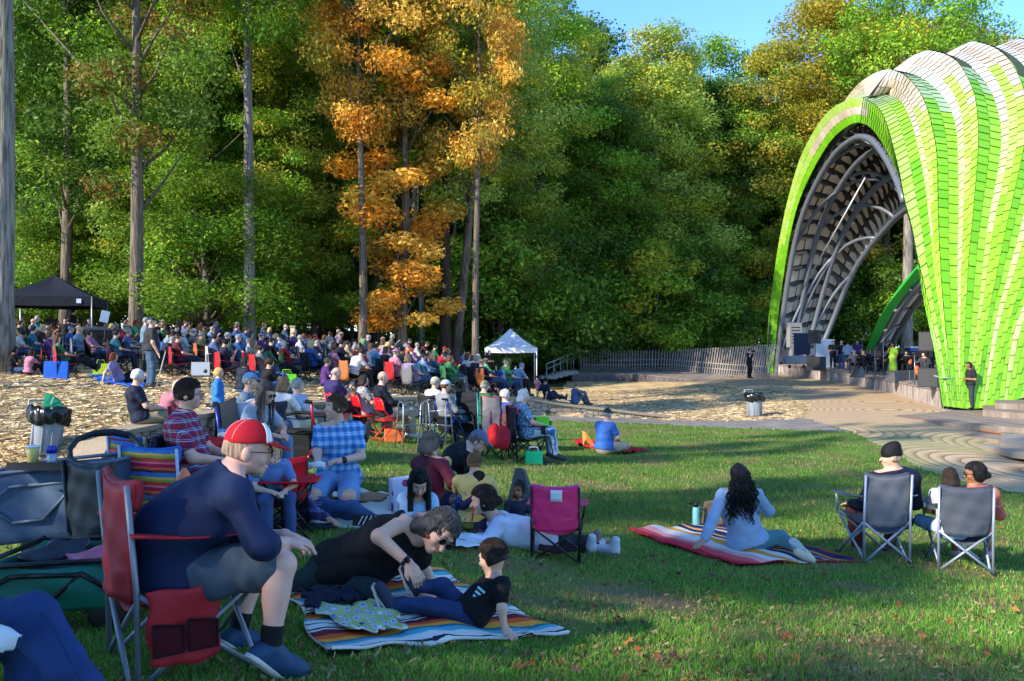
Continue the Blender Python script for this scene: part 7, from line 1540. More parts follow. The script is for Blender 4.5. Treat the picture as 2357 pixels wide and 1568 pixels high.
# ---- boy lying on his side, plaid and jeans
PL2 = plaid('navy plaid shirt', (44, 62, 112), (90, 50, 90), (120, 160, 200), 15)
E_ = person_px('boy in a navy plaid shirt and jeans lying behind the small red chair', dict(
  pel=(742, 1178, 6.95), che=(690, 1162, 7.00), nek=(672, 1150, 7.00), hed=(668, 1120, 7.00), shl=(700, 1140, 6.90), shr=(675, 1178, 7.10), ell=(725, 1180, 6.60), wrl=(752, 1192, 6.55), elr=(650, 1200, 7.05), wrr=(690, 1205, 6.85), knl=(812, 1170, 6.80), anl=(850, 1190, 6.85), tol=(862, 1205, 6.70), knr=(800, 1185, 7.00), anr=(862, 1195, 7.05), tor=(872, 1208, 6.95), fr=(.4, -.8, .1)), look=(-.2, .9, .2), h=.009, s=.72, headk=1.15, skin='tan', shirt=PL2, sleeve='long',
  pants=DENIM, shoes=mat((34, 38, 44), .6), hair=('short', 'black'), wrinkle=.004)
mb = MB(); mb.box(Vector(A3(P(846, 1198, 6.38))-A3(E_.location)), (.22, .018, .085), Matrix.Rotation(.05, 3, 'Y')); so_ = part('shoe_sole', mb, mat((30, 34, 38), .6, 'plastic'), E_); mb = MB()
for k in range(4): mb.box(Vector(A3(P(830+k*10, 1198, 6.36))-A3(E_.location)), (.008, .008, .075), Matrix.Rotation(.5, 3, 'Y'))
part('sole_tread', mb, WHITEP, so_)
drape('dark_mat', 'dark navy mat under the boy in the plaid shirt', 'mat', [(600, 1236), (770, 1222), (775, 1196), (615, 1196)], mat((28, 36, 50)), .012, 20, 8, .006, .03, seed=5)
# ---- red child chair with a table top
camp_chair('small red camp chair with black legs in front of the lying boy', GP(655, 1215)+Vector((0, .05, 0)), face_dir(-.2, .98), REDB, DKMET, .62, trim=REDB, name='camp_chair')
ct = thing('camp_table', 'red fabric topped folding camp table with black crossed legs right of the red cap', 'table', GP(665, 1240), .1); c0 = ct.location; tz = P(650, 1088, 5.6)-c0
mb = MB(); mb.grid(lambda u, v: (-.2+.42*u, -.14+.28*v, .44-.03*math.sin(PI*u)*math.sin(PI*v)), 8, 8, .012); part('tabletop', mb, REDB, ct)
for q in (-1, 1): tubep('leg', [(q*.17, -.12, 0), (-q*.17, -.11, .43)], .009, DKMET, ct); tubep('leg', [(q*.17, .12, 0), (-q*.17, .11, .43)], .009, DKMET, ct)
# ---- group in the middle: girl, woman in maroon, toddler, man in black, boy in yellow, curly girl, woman in white
F_ = person_px('girl with very long dark hair in a light blue top looking down at her hands', dict(
  pel=(965, 1215, 7.17), che=(962, 1168, 7.12), nek=(962, 1142, 7.12), hed=(965, 1112, 7.04), shr=(932, 1152, 7.12), shl=(990, 1152, 7.17), elr=(935, 1192, 7.02), wrr=(985, 1185, 6.82), har=(1008, 1178, 6.77), ell=(1000, 1192, 7.02), wrl=(1010, 1182, 6.84), hal=(1022, 1172, 6.82),
  knr=(930, 1220, 6.77), anr=(980, 1225, 6.87), tor=(1000, 1225, 6.82), knl=(1010, 1220, 6.82), anl=(960, 1225, 6.82), tol=(940, 1225, 6.82), fr=(.3, -.9, 0)), look=(.15, -.8, -.45), h=.0085, s=.88, headk=1.1, skin='fair', shirt=mat((150, 190, 214)), sleeve='mid', pants=mat((60, 80, 120)), hair=('long', 'black', .40, 1.0), detail=True, curl=.8)
G_ = person_px('woman with bobbed brown hair in a maroon top holding the toddler', dict(
  pel=(1010, 1160, 8.3), che=(990, 1086, 8.35), nek=(988, 1052, 8.35), hed=(993, 1022, 8.35), shr=(1018, 1070, 8.15), shl=(960, 1070, 8.5), elr=(1042, 1112, 8.0), wrr=(1062, 1104, 8.2), ell=(985, 1115, 8.7), wrl=(1025, 1110, 8.7), knr=(1062, 1150, 8.0), anr=(1085, 1180, 8.2), tor=(1100, 1182, 8.3), knl=(1060, 1148, 8.8), anl=(1080, 1172, 8.7), tol=(1095, 1175, 8.7), fr=(.7, .4, 0)), look=(.7, .6, -.25), h=.01, s=.98, fat=1.1, shirt=mat((86, 22, 42)), sleeve='long', pants=mat((26, 38, 66)), shoes=BLACKP, hair=('bob', 'grey brown'), wrinkle=.004)
def small(label, px, py, D, f, kind, s, hair, shirt, pants, skin='fair', turn=0, sm=None, pm=None, h=.011, sleeve='short', **kw):
    d, lk = pose(kind); hy = CAMZ+(HORIZ-py)/FPX*D-d['hed'][2]*s; x = (px-HX)/FPX*D; pos = Vector((x, D, max(hy, g1(x, D)+.0) if kw.pop('float_ok', True) else g1(x, D)))
    return crowd(label, pos, face_dir(*f), kind, hair, shirt, pants, skin=skin, turn=turn, s=s, sm=sm, pm=pm, h=h, sleeve=sleeve, **kw)
small('blond toddler in a green shirt held by the woman in maroon', 1024, 1066, 8.25, (.5, .8), 'floor', .50, ('short', 'blond'), (92, 150, 84), (60, 80, 110))
I_ = person_px('bearded man in a black shirt and grey cap bending over the children', dict(
  pel=(1032, 1120, 9.2), che=(1052, 1052, 9.15), nek=(1078, 1024, 9.1), hed=(1100, 1016, 9.05), shr=(1075, 1050, 8.95), shl=(1050, 1035, 9.4), elr=(1085, 1098, 8.9), wrr=(1105, 1104, 8.9), ell=(1070, 1090, 9.4), wrl=(1100, 1095, 9.2), knr=(1090, 1130, 8.9), anr=(1060, 1165, 9.0), tor=(1080, 1168, 9.0), knl=(1090, 1120, 9.5), anl=(1070, 1150, 9.4), tol=(1085, 1152, 9.4), fr=(.9, .0, -.3)), look=(.88, -.1, -.45), h=.01, s=1.0, fat=1.15, skin='pink', shirt=mat((16, 18, 24)), sleeve='short', pants=mat((44, 50, 60)), shoes=BLACKP, hair=('cap', (96, 104, 128), 'grey brown', mat((96, 104, 128))), glasses='plain', beard='brown', detail=False)
YEL_S = spots('yellow shirt with blue motifs', (204, 178, 104), (80, 110, 130), 13, .16)
J_ = small('boy with light brown hair in a yellow shirt with blue motifs, seen from behind', 1089, 1068, 7.75, (.1, 1), 'floor_knees', .76, ('short', 'light brown'), None, (96, 120, 60), sm=YEL_S, h=.009)
K_g = small('girl with dark curly hair drawing with a red marker', 1115, 1104, 7.75, (-.9, .3), 'floor_knees', .62, ('bob', 'dark brown'), (26, 34, 66), None, skin='brown', pm=spots('floral trousers', (34, 40, 84), (170, 170, 196), 40, .3), sleeve='long', h=.01)
L2 = person_px('woman in a white long sleeved top lying propped on her elbows, hair in a bun', dict(
  pel=(1246, 1240, 7.80), che=(1165, 1222, 7.65), nek=(1140, 1198, 7.60), hed=(1112, 1152, 7.55), shl=(1150, 1205, 7.50), shr=(1155, 1200, 7.85), ell=(1120, 1250, 7.40), wrl=(1078, 1240, 7.30), hal=(1058, 1238, 7.25), elr=(1112, 1238, 7.95), wrr=(1075, 1225, 7.85), knl=(1328, 1258, 7.95), anl=(1375, 1262, 8.05), tol=(1392, 1268, 7.95), knr=(1320, 1252, 8.15), anr=(1365, 1250, 8.25), tor=(1382, 1252, 8.15), fr=(-.3, -.2, -.9)), look=(-.97, -.05, -.15), h=.009, s=1.12, skin='fair', shirt=mat((206, 210, 224)), sleeve='long', pants=mat((20, 22, 28)), shoes=mat((196, 190, 186), .6), hair=('bun', 'dark brown'), detail=True, curl=.4, hem=.12, wrinkle=.006)
small('small curly haired child half hidden behind the woman in white', 1190, 1168, 8.3, (.2, -.9), 'floor', .5, ('bob', 'brown'), (40, 44, 60), (40, 44, 60), skin='brown', h=.014)
drape('drawing_sheet', 'white drawing paper spread before the woman in white', 'paper', [(1030, 1272), (1150, 1268), (1160, 1236), (1040, 1238)], spots('coloured drawing', (206, 210, 216), (90, 150, 190), 5, .2, spot2=(200, 110, 90)), .004, 12, 8, .003, .05)
mk = thing('red_marker', 'red marker in the hand of the curly haired girl', 'marker', P(1086, 1186, 7.4), 0); tubep('barrel', [(0, 0, -.05), (.02, 0, .06)], .008, mat((200, 30, 36), .4, 'plastic'), mk)
bg_ = thing('tote_bag', 'red, white and blue patterned bag behind the long haired girl', 'bag', GP(935, 1195)+Vector((0, .2, 0)), .5); mb = MB(); mb.hexa([(-.16, -.08, 0), (.16, -.08, 0), (.16, .08, 0), (-.16, .08, 0)], [(-.18, -.05, .34), (.14, -.05, .36), (.14, .05, .36), (-.18, .05, .34)]); part('body', mb, spots('patchwork bag', (190, 200, 220), (44, 86, 170), 9, .3, spot2=(190, 40, 60)), bg_)
bk = thing('carrier_seat', 'dark grey angular carrier bag standing behind the curly haired child', 'bag', GP(1200, 1180)+Vector((0, .6, 0)), -.2); mb = MB(); mb.hexa([(-.15, -.12, 0), (.17, -.12, 0), (.17, .12, 0), (-.15, .12, 0)], [(-.06, -.05, .42), (.03, -.05, .42), (.05, .05, .38), (-.06, .05, .38)]); part('body', mb, mat((40, 54, 64), .7, 'shiny'), bk)
mb = MB(); mb.ell((.0, -.11, .2), (.06, .02, .1)); part('pocket', mb, mat((22, 28, 36)), bk)
# pink child chair and shoes beside it
PINK = mat((232, 40, 104), .7, 'shiny'); pc = camp_chair('bright pink child camp chair with a white label on its back', GP(1282, 1284), face_dir(.12, .99), PINK, DKMET, .76, trim=mat((220, 50, 138), .7, 'shiny'), backh=.86, width=.27, cup=False)
mb = MB(); mb.grid(lambda u, v: (-.05+.13*u, -.337-.012*v, .70+.13*v), 3, 3, .006); part('care_label', mb, WHITEP, pc)
mb = MB(); mb.grid(lambda u, v: (-.2+.4*u, -.2+.36*v+.02*math.sin(u*5), .09+.05*abs(2*u-1)), 8, 6, .01); part('under_net', mb, mat((50, 14, 34), .9), pc)
for (px, py, rz, lb, m_) in ((1352, 1268, .4, 'left sneaker of a pair in white glitter beside the pink chair', (190, 190, 194)), (1398, 1276, .9, 'right glitter boot beside the pink chair', (196, 194, 198)), (1385, 1258, -.6, 'brown soled shoe behind the glitter boots', (120, 100, 84))):
    t = thing('shoe', lb, 'shoe', GP(px, py), rz); f = Fld(); f.cone((0, -.08, .05), (0, .1, .04), .045, .036, .03); f.cone((0, -.08, .05), (0, -.09, .14), .045, .04, .03); f.cut((0, 0, .015), (0, 0, -1)); fld_obj('upper', f, .009, mat(m_, .5, 'shiny'), t); mb = MB(); mb.box((0, .01, .012), (.085, .24, .024)); part('sole', mb, mat((150, 140, 130), .7), t)
# ---- right: curly haired woman on the bright quilt
NQ = [(0, (204, 34, 56)), (.10, (220, 84, 84)), (.19, (226, 156, 150)), (.28, (214, 208, 200)), (.40, (222, 150, 44)), (.5, (214, 208, 200)), (.56, (24, 34, 78)), (.62, (206, 150, 90)), (.66, (24, 34, 78)), (.74, (206, 190, 170)), (.78, (24, 34, 78)), (.86, (214, 140, 60)), (.9, (24, 34, 78))]
drape('quilt', 'red, pink, white, orange and navy quilt under the curly haired woman', 'quilt', [(1440, 1224), (1700, 1306), (1978, 1296), (1640, 1206)], uvstripes('sunset quilt', NQ, 1.0, .03), .014, 60, 44, .008, .035)
N_ = person_px('woman with long curly black hair in a pale denim jacket sitting on the bright quilt', dict(
  pel=(1722, 1246, 8.55), che=(1700, 1172, 8.5), nek=(1700, 1128, 8.5), hed=(1700, 1096, 8.5), shl=(1665, 1140, 8.5), shr=(1742, 1140, 8.5), ell=(1640, 1195, 8.35), wrl=(1622, 1242, 8.25), hal=(1606, 1254, 8.2), elr=(1770, 1176, 8.6), wrr=(1745, 1170, 8.85), knl=(1690, 1240, 9.0), anl=(1760, 1250, 9.1), tol=(1790, 1250, 9.1), knr=(1796, 1240, 8.6), anr=(1835, 1262, 8.3), tor=(1862, 1284, 8.15), fr=(.1, .9, 0)), look=(-.1, .99, 0), h=.009, s=.98, skin='tan', shirt=mat((150, 170, 196), .85, scale=16), sleeve='long', pants=mat((92, 134, 136)), shoes=mat((206, 200, 186), .6), hair=('curly', 'black', .46), hem=.02, wrinkle=.004, curl=.2)
mb = MB(); f0 = Vector(A3(P(1848, 1276, 8.02))-A3(N_.location)); f = Fld(); f.cone(A3(f0)+A3((-.05, .0, .02)), A3(f0)+A3((.07, -.02, -.05)), .038, .042, .02); fld_obj('shoe_sole', f, .008, mat((206, 190, 160), .7, 'plastic'), N_)
bo = thing('water_bottle', 'pale teal water bottle with a black lid on the bright quilt', 'bottle', GP(1602, 1215)+Vector((0, 0, .03)), 0); mb = MB(); mb.lathe([(.036, 0), (.04, .01), (.04, .17), (.034, .2), (.026, .21)], seg=18); part('body', mb, mat((120, 190, 196), .35, 'plastic'), bo); mb = MB(); mb.lathe([(.03, .205), (.031, .25), (.02, .255)], seg=16); mb.tube([(-.03, 0, .24), (-.05, 0, .28), (.03, 0, .28), (.04, 0, .24)], .005, 6); part('lid', mb, BLACKP, bo)
bg2 = thing('bag', 'tan and grey bag beside the curly haired woman', 'bag', GP(1638, 1212), .2); mb = MB(); mb.hexa([(-.1, -.06, 0), (.12, -.06, 0), (.12, .08, 0), (-.1, .08, 0)], [(-.07, -.04, .28), (.08, -.04, .30), (.08, .05, .30), (-.07, .05, .28)]); part('body', mb, mat((130, 108, 84), .8), bg2); tubep('strap', [(-.08, 0, .2), (-.2, 0, .25), (-.22, .02, .12), (-.14, 0, .02)], .008, mat((190, 180, 160)), bg2)
# beanie man, mother and child, grey chairs
GT = mat((150, 158, 176), .4, 'metal', .3); CH1 = GP(2042, 1300)+Vector((0, .30, 0)); CH2 = GP(2245, 1322)+Vector((0, .30, 0)); print('CH', CH1, CH2)
camp_chair('grey camp chair of the man in the black beanie', CH1, face_dir(-.08, 1), mat((84, 88, 98), .75, 'shiny'), GT, 1.0, group=None, backh=.86, width=.232, slump=.03, trim=mat((64, 68, 80), .75, 'shiny'))
camp_chair('darker grey camp chair of the mother with the child at the right', CH2, face_dir(.25, .97), mat((62, 68, 80), .75, 'shiny'), GT, 1.0, backh=.83, width=.24, slump=.05, trim=mat((54, 60, 72), .75, 'shiny'))
O_ = person_px('man in a black beanie and navy sweater in the grey camp chair, looking left', dict(
  pel=(2050, 1196, 8.70), che=(2060, 1115, 8.50), nek=(2060, 1083, 8.50), hed=(2052, 1052, 8.50), shl=(2014, 1100, 8.50), shr=(2104, 1100, 8.55), ell=(1985, 1160, 8.60), wrl=(1958, 1158, 9.00), hal=(1945, 1160, 9.10), elr=(2108, 1160, 8.65), wrr=(2095, 1165, 9.05), knl=(1965, 1175, 9.10), anl=(1975, 1262, 9.15), tol=(1960, 1268, 9.30), knr=(2060, 1180, 9.20), anr=(2045, 1262, 9.25), tor=(2040, 1266, 9.40), fr=(-.1, .99, 0)), look=(-.92, .38, -.05), h=.009, skin='fair', shirt=mat((22, 28, 48)), sleeve='long', pants=mat((76, 34, 36)), shoes=mat((40, 44, 48), .6), hair=('beanie', (14, 15, 20), 'stubble', mat((14, 15, 20))), curl=.3)
CORAL = spots('coral floral blouse', (204, 104, 84), (220, 160, 120), 22, .3, spot2=(150, 90, 130))
P_ = person_px('mother with dark bun, sunglasses and coral floral blouse in the right grey chair', dict(
  pel=(2235, 1218, 8.69), che=(2245, 1150, 8.49), nek=(2248, 1120, 8.49), hed=(2244, 1090, 8.49), shl=(2205, 1135, 8.54), shr=(2285, 1138, 8.54), ell=(2180, 1178, 8.74), wrl=(2200, 1186, 9.04), elr=(2300, 1185, 8.64), wrr=(2270, 1186, 8.94), knl=(2195, 1190, 9.09), anl=(2200, 1272, 9.14), tol=(2192, 1280, 9.29), knr=(2270, 1190, 9.14), anr=(2275, 1272, 9.19), tor=(2280, 1280, 9.34), fr=(.2, .98, 0)), look=(-.9, .35, -.1), h=.009, s=.95, skin='brown', shirt=CORAL, sleeve='mid', pants=mat((110, 146, 180)), pleg='short', shoes=mat((190, 150, 150), .6), hair=('bun', 'black'), glasses='sun')
small('little girl with dark bobbed hair on the lap of the mother at the right', 2188, 1100, 8.40, (.3, .9), 'floor', .78, ('bob', 'dark brown'), (190, 190, 196), (120, 160, 190), skin='brown', h=.012)
# ================================================================= people on and before the wall, and the clutter at the left
pr_, pc_ = Vector((-2.35, 6.36, g1(-2.35, 6.36))), Vector((-1.82, 6.34, g1(-1.82, 6.34)))
def seat_px(px, py_head, D, f, kind='sit', s=1.0):
    """place a seated template so that its head is seen at the given photo height"""
    d, _ = pose(kind); z = P(px, py_head, D).z-d['hed'][2]*s; x = (px-HX)/FPX*D; fv = Vector((f[0], f[1], 0)).normalized(); hp = Vector((x, D, 0))-fv*d['hed'][1]*s; return Vector((hp.x, hp.y, z))
def midp(label, px, py, D, f, kind='sit', h=.013, s=1.0, **kw):
    pos = seat_px(px, py, D, f, kind, s); gz = g1(pos.x, pos.y)
    if abs(pos.z-gz) < .22: pos.z = gz
    return crowd(label, pos, face_dir(*f), kind, s=s, h=h, **kw), pos
W1, p1 = midp('white haired man in a navy polo sitting on the stone wall, back to the camera', 318, 862, 13.4, (.85, .5), 'sit', hair=('short', 'white'), shirt=(20, 28, 50), pants=(140, 126, 102), pleg='short', fat=1.1, wrinkle=.004)
W2, p2 = midp('woman with long pinkish blond hair in a dusty pink coat sitting on the wall', 412, 890, 14.3, (.7, .7), 'sit_lean', hair=('long', 'pinkish', .32), shirt=(162, 104, 118), pants=(190, 180, 160), sleeve='long', s=.95)
W3, p3 = midp('blond woman in a bright blue vest bending forward behind the black board', 505, 866, 15.0, (.9, .3), 'stand', hair=('pony', 'blond'), shirt=(40, 110, 180), pants=(20, 26, 46), s=.74, sleeve='long')
W4, p4 = midp('man in a faded denim cap and grey hooded jacket seated behind the grey haired woman', 576, 880, 11.5, (.95, .2), 'sit', hair=('cap', (84, 124, 160), 'grey'), shirt=(84, 104, 124), pants=(60, 70, 90), sleeve='long')
W5, p5 = midp('woman with short ginger brown hair seated left of the red rollator', 655, 885, 12.6, (.5, .8), 'sit', hair=('bob', 'light brown'), shirt=(214, 206, 200), pants=(190, 176, 150), s=.95)
W6, p6 = midp('grey haired man in khaki trousers seated behind the red rollator', 686, 866, 13.2, (.9, .1), 'sit_stretch', hair=('short', 'grey'), shirt=(150, 164, 190), pants=(160, 146, 120), s=1.0)
W7, p7 = midp('long grey haired woman in sunglasses and a pale tee leaning forward in a blue chair', 612, 925, 8.9, (.75, -.35), 'sit_lean', h=.010, hair=('long', 'dark grey', .28), shirt=(164, 170, 178), pants=(84, 124, 160), glasses='sun', fat=1.15, wrinkle=.004)
W8, p8 = midp('bald man in a purple tee holding up a phone in a red folding chair', 775, 858, 16.6, (.75, .6), 'sit_phone', hair=('bald', 'grey'), shirt=(44, 34, 84), pants=(30, 40, 60), s=1.05, fat=1.15)
W9, p9 = midp('woman with a brown bob in a patterned dress in the middle red folding chair', 838, 886, 16.8, (.8, .5), 'sit', hair=('bob', 'dark brown'), sm=spots('patterned dress', (150, 150, 156), (60, 60, 70), 20, .3), pants=(130, 130, 136), s=.95, shirt=None)
W10, p10 = midp('grey haired man in a dark navy suit jacket in the right red folding chair', 882, 870, 16.3, (.9, .4), 'sit', hair=('bald', 'grey'), shirt=(16, 20, 34), pants=(168, 154, 128), sleeve='long', s=1.05, shoes=(190, 192, 196))
for lb, px, D in (('left red metal folding chair under the man in purple', 778, 16.6), ('middle red metal folding chair under the woman with the bob', 838, 16.5), ('right red metal folding chair under the man in the suit jacket', 893, 16.1)): folding_chair(lb, GD(px, D), face_dir(.8, .5))
W11, p11 = midp('woman in a white cap and grey quilted vest seated in the blue rollator', 1026, 866, 16.3, (.8, .5), 'sit', hair=('cap', (190, 194, 204), 'brown'), shirt=(120, 122, 130), pants=(46, 74, 100), sleeve='long', shoes=(200, 60, 110))
W12, p12 = midp('person in a cream beanie-like cap and white shirt behind the grey vest', 1002, 866, 17.6, (.7, .6), 'sit', hair=('cap', (200, 184, 152), 'grey'), shirt=(206, 204, 200), pants=(90, 90, 96))
W13, p13 = midp('person in an olive cap in a green camp chair behind the black mesh chair', 1116, 895, 18.0, (.7, .7), 'sit', hair=('cap', (122, 118, 92), 'grey'), shirt=(30, 90, 60), pants=(50, 60, 80))
W14, p14 = midp('white haired man with legs crossed beside the elderly woman', 1163, 912, 16.6, (.8, .6), 'sit_stretch', hair=('short', 'white'), shirt=(44, 70, 130), pants=(56, 66, 84), skin='pink')
W15, p15 = midp('elderly woman with white hair in a blue patterned top and striped trousers', 1206, 922, 15.0, (.93, .25), 'sit', h=.011, hair=('bob', 'white'), sm=spots('blue floral top', (84, 124, 164), (190, 206, 220), 26, .3), shirt=None, pm=stripes('striped trousers', [(0, (70, 104, 150)), (.5, (190, 200, 214))], 0, 22), skin='pink', barefoot=True, shoes=(30, 34, 44))
W16, p16 = midp('man in a blue polo and green cap sitting cross-legged on a red blanket', 1398, 962, 17.0, (.75, .65), 'floor', h=.012, hair=('cap', (22, 44, 52), 'grey'), shirt=(46, 94, 170), pants=(140, 134, 122), pleg='short', fat=1.15)
for lb, q, f, c, s_ in (('grey camp chair under the man in the denim cap', p4, (.95, .2), (90, 94, 104), 1), ('navy camp chair under the woman with ginger brown hair', p5, (.5, .8), (30, 36, 56), .95), ('dark green camp chair under the grey haired man in khaki', p6, (.9, .1), (34, 60, 50), 1),
    ('black camp chair under the person in the cream cap', p12, (.7, .6), (28, 30, 36), 1), ('dark blue camp chair under the man in the checked shirt', pr_, (.93, .1), (26, 34, 60), .92), ('tiny red camp chair under the bending blond child', pc_, (.4, -.6), (180, 24, 34), .62)):
    camp_chair(lb, q, face_dir(*f), mat(c), DKMET, s_, cup=False)
drape('red_blanket', 'crumpled bright red blanket under the man in the blue polo', 'blanket', [(1330, 1030), (1440, 1048), (1490, 1038), (1322, 1014)], mat((176, 20, 40)), .02, 40, 16, .02, .05, seed=7)
ob = thing('orange_box', 'open orange cardboard box beside the man in the blue polo', 'box', GP(1357, 1030), .3); mb = MB(); mb.hexa([(-.11, -.1, 0), (.11, -.1, 0), (.11, .1, 0), (-.11, .1, 0)], [(-.12, -.1, .32), (-.02, -.1, .2), (-.02, .1, .2), (-.12, .1, .34)]); part('carton', mb, mat((222, 140, 70), .7), ob)
ob2 = box_thing('orange_box', 'orange box under the right red folding chair', 'box', GD(900, 16.1)+Vector((.05, .15, 0)), .2, (.38, .3, .24), mat((206, 104, 50), .7))
camp_chair('blue camp chair of the white haired man with crossed legs', Vector((p14.x, p14.y, g1(p14.x, p14.y))), face_dir(.8, .6), mat((90, 60, 64)), DKMET, 1.0, backh=.9)
camp_chair('navy and red camp chair of the elderly woman', Vector((p15.x, p15.y, g1(p15.x, p15.y))), face_dir(.93, .25), mat((24, 28, 42)), DKMET, 1.02, trim=RED, backh=.95)
camp_chair('tall grey camp chair with an orange top and red bags, left of the elderly woman', GD(1150, 15.2), face_dir(.5, .85), mat((150, 136, 130)), DKMET, 1.0, trim=mat((224, 84, 50)), backh=1.1, width=.2)
camp_chair('black mesh camp chair with teal legs behind the grey walking frame', GD(1096, 16.6), face_dir(.6, .8), mat((20, 24, 30)), mat((40, 120, 140), .4, 'metal', .3), 1.0, backh=1.08)
camp_chair('green camp chair of the person in the olive cap', Vector((p13.x, p13.y, g1(p13.x, p13.y))), face_dir(.7, .7), mat((24, 92, 60)), DKMET, 1.0)
for lb, px, D, rz in (('red backpack hanging low on the orange topped chair', 1138, 14.9, .3), ('second darker red bag hanging beside the red backpack', 1158, 14.6, -.2)):
    t = thing('backpack', lb, 'bag', GD(px, D)+Vector((0, 0, .22)), rz); f = Fld(); f.ell((0, 0, .2), np.eye(3), A3((.13, .09, .22)), .02); f.ell((0, -.07, .13), np.eye(3), A3((.1, .05, .12)), .02); f.noise(.006, 30, 4); fld_obj('body', f, .012, mat((206, 32, 40) if px < 1150 else (160, 18, 40), .7), t); tubep('strap', [(-.06, .02, .38), (-.05, .04, .62), (.05, .04, .62), (.06, .02, .38)], .012, mat((150, 20, 34)), t)
walker('left aluminium walking frame beside the man in the suit jacket', GD(952, 15.3), .5); walker('right aluminium walking frame draped with grey cloth', GD(1003, 15.6), -.3)
drape('green_jacket', 'green jacket draped over the right walking frame', 'jacket', [P(975, 985, 16.2), P(1010, 960, 16.0), P(1030, 905, 16.2), P(1000, 905, 16.4)], mat((30, 96, 66)), .03, 12, 12, .01, 0, worldpts=True) if False else None
rollator('blue rollator carrying the woman in the white cap', GD(1030, 16.2), face_dir(.8, .5), (24, 50, 130)); rollator('red rollator with black grips in front of the khaki trousers', GD(690, 9.9), face_dir(.4, .9), (170, 22, 30))
rollator('blue transport chair frame under the long haired woman in sunglasses', Vector((p7.x, p7.y, g1(p7.x, p7.y))), face_dir(.75, -.35), (20, 44, 130))
gbx = box_thing('green_box', 'bright green cardboard carry box on the grass by the elderly woman\'s feet', 'box', GP(1228, 1068), .1, (.3, .2, .22), mat((20, 176, 120), .6)); tubep('carry_handle', [(-.08, 0, .22), (-.07, 0, .29), (.07, 0, .29), (.08, 0, .22)], .012, WHITEP, gbx)
lb_ = box_thing('lime_box', 'lime green box held on the lap of the elderly woman', 'box', p15+Vector((.26, .0, .62)), .2, (.24, .18, .16), mat((90, 206, 40), .6))
# ---- the left cluster
def wagon(label, P0, P1, P2, P3, hgt, fab, frame, wheelm, brace=True, name='folding_wagon', ZB=.2):
    """P0,P1 near edge (left, right) and P2,P3 far edge (right, left) on the ground; body lifted off the ground"""
    c = (P0+P1+P2+P3)/4; t = thing(name, label, 'wagon', c); L = [p-c for p in (P0, P1, P2, P3)]; zb, zt_ = ZB, ZB+hgt; up = Vector((0, 0, 1))
    for k in range(4):
        a, b = L[k], L[(k+1) % 4]; mb = MB(); nv = Vector((b.y-a.y, -(b.x-a.x), 0)).normalized()
        mb.grid(lambda u, v: a.lerp(b, u)+up*(zb+(zt_-zb)*v-.025*math.sin(PI*u)*(v))+nv*(.02*math.sin(u*7+v*4)+.03*math.sin(PI*v)*math.sin(PI*u)), 26, 8, .012); part('side_panel', mb, fab, t)
    mb = MB(); mb.add([p+up*(zb+.02) for p in L], [(0, 1, 2, 3), (3, 2, 1, 0)], smooth=False); part('floor_panel', mb, fab, t)
    for k in range(4): tubep('top_rail', [L[k]+up*zt_, L[(k+1) % 4]+up*zt_], .014, frame, t); tubep('corner_post', [L[k]+up*.08, L[k]+up*(zt_+.02)], .014, frame, t)
    if brace:
        a, b = L[0]+Vector((0, -.03, 0)), L[1]+Vector((0, -.03, 0)); z1_, z2_ = zb+hgt*.42, zb+hgt*.80
        for (u0, w0, u1, w1) in ((0, z1_, .28, z2_), (.28, z2_, .42, z2_), (0, z2_-.02, .30, z1_-.06), (.30, z1_-.06, .52, z1_-.06), (.52, z1_-.06, .78, z2_), (.42, z2_, .78, z2_-.01), (.78, z2_, 1, z1_)): tubep('brace', [a.lerp(b, u0)+up*w0, a.lerp(b, u1)+up*w1], .013, frame, t)
    for k in range(4): wheel('wheel', L[k]*.92+up*.11, .115, .05, (1, .1, 0) if False else (0.05, 1, 0), BLACKP, t, wheelm)
    return t
gw0, gw1 = GD(-60, 6.0), GD(262, 5.9)
GW = wagon('big grey folding wagon with crossed braces at the left', gw0, gw1, gw1+Vector((.1, .75, 0)), gw0+Vector((0, .75, 0)), .50, mat((74, 92, 118), .9, scale=26, var=.2), mat((96, 106, 124), .4, 'metal', .2), mat((180, 30, 34)), ZB=.27)
gn0, gn1 = GD(-60, 4.15), GD(262, 4.35)
NW = wagon('green folding wagon with black scissor bars in the lower left', gn0, gn1, gn1+Vector((.15, .6, 0)), gn0+Vector((.0, .62, 0)), .25, mat((16, 112, 92), .6, 'shiny'), DKMET, mat((180, 180, 186)), ZB=.12)
tr = thing('snack_tray', 'black plastic tray clipped on the rim of the grey wagon', 'tray', gw0.lerp(gw1, .55)+Vector((0, -.03, .79)), 0); mb = MB(); mb.box((0, 0, 0), (.44, .24, .03)); mb.box((0, -.1, .02), (.44, .02, .03)); part('tray', mb, mat((22, 26, 32), .5, 'plastic'), tr); tz = tr.location.z+.016
cu = thing('plastic_cup', 'clear plastic cup with a yellow drink and a straw on the black tray', 'cup', Vector((tr.location.x-.09, tr.location.y-.02, tz)), 0); mb = MB(); mb.lathe([(.032, 0), (.038, .06), (.044, .115)], seg=18); part('drink', mb, mat((206, 190, 110), .3, 'plastic', var=.3), cu); mb = MB(); mb.lathe([(.046, .115), (.046, .125), (.03, .128)], seg=18); part('lid', mb, WHITEP, cu); tubep('straw', [(0, 0, .1), (.0, 0, .22)], .005, mat((214, 150, 150), .5, 'plastic'), cu)
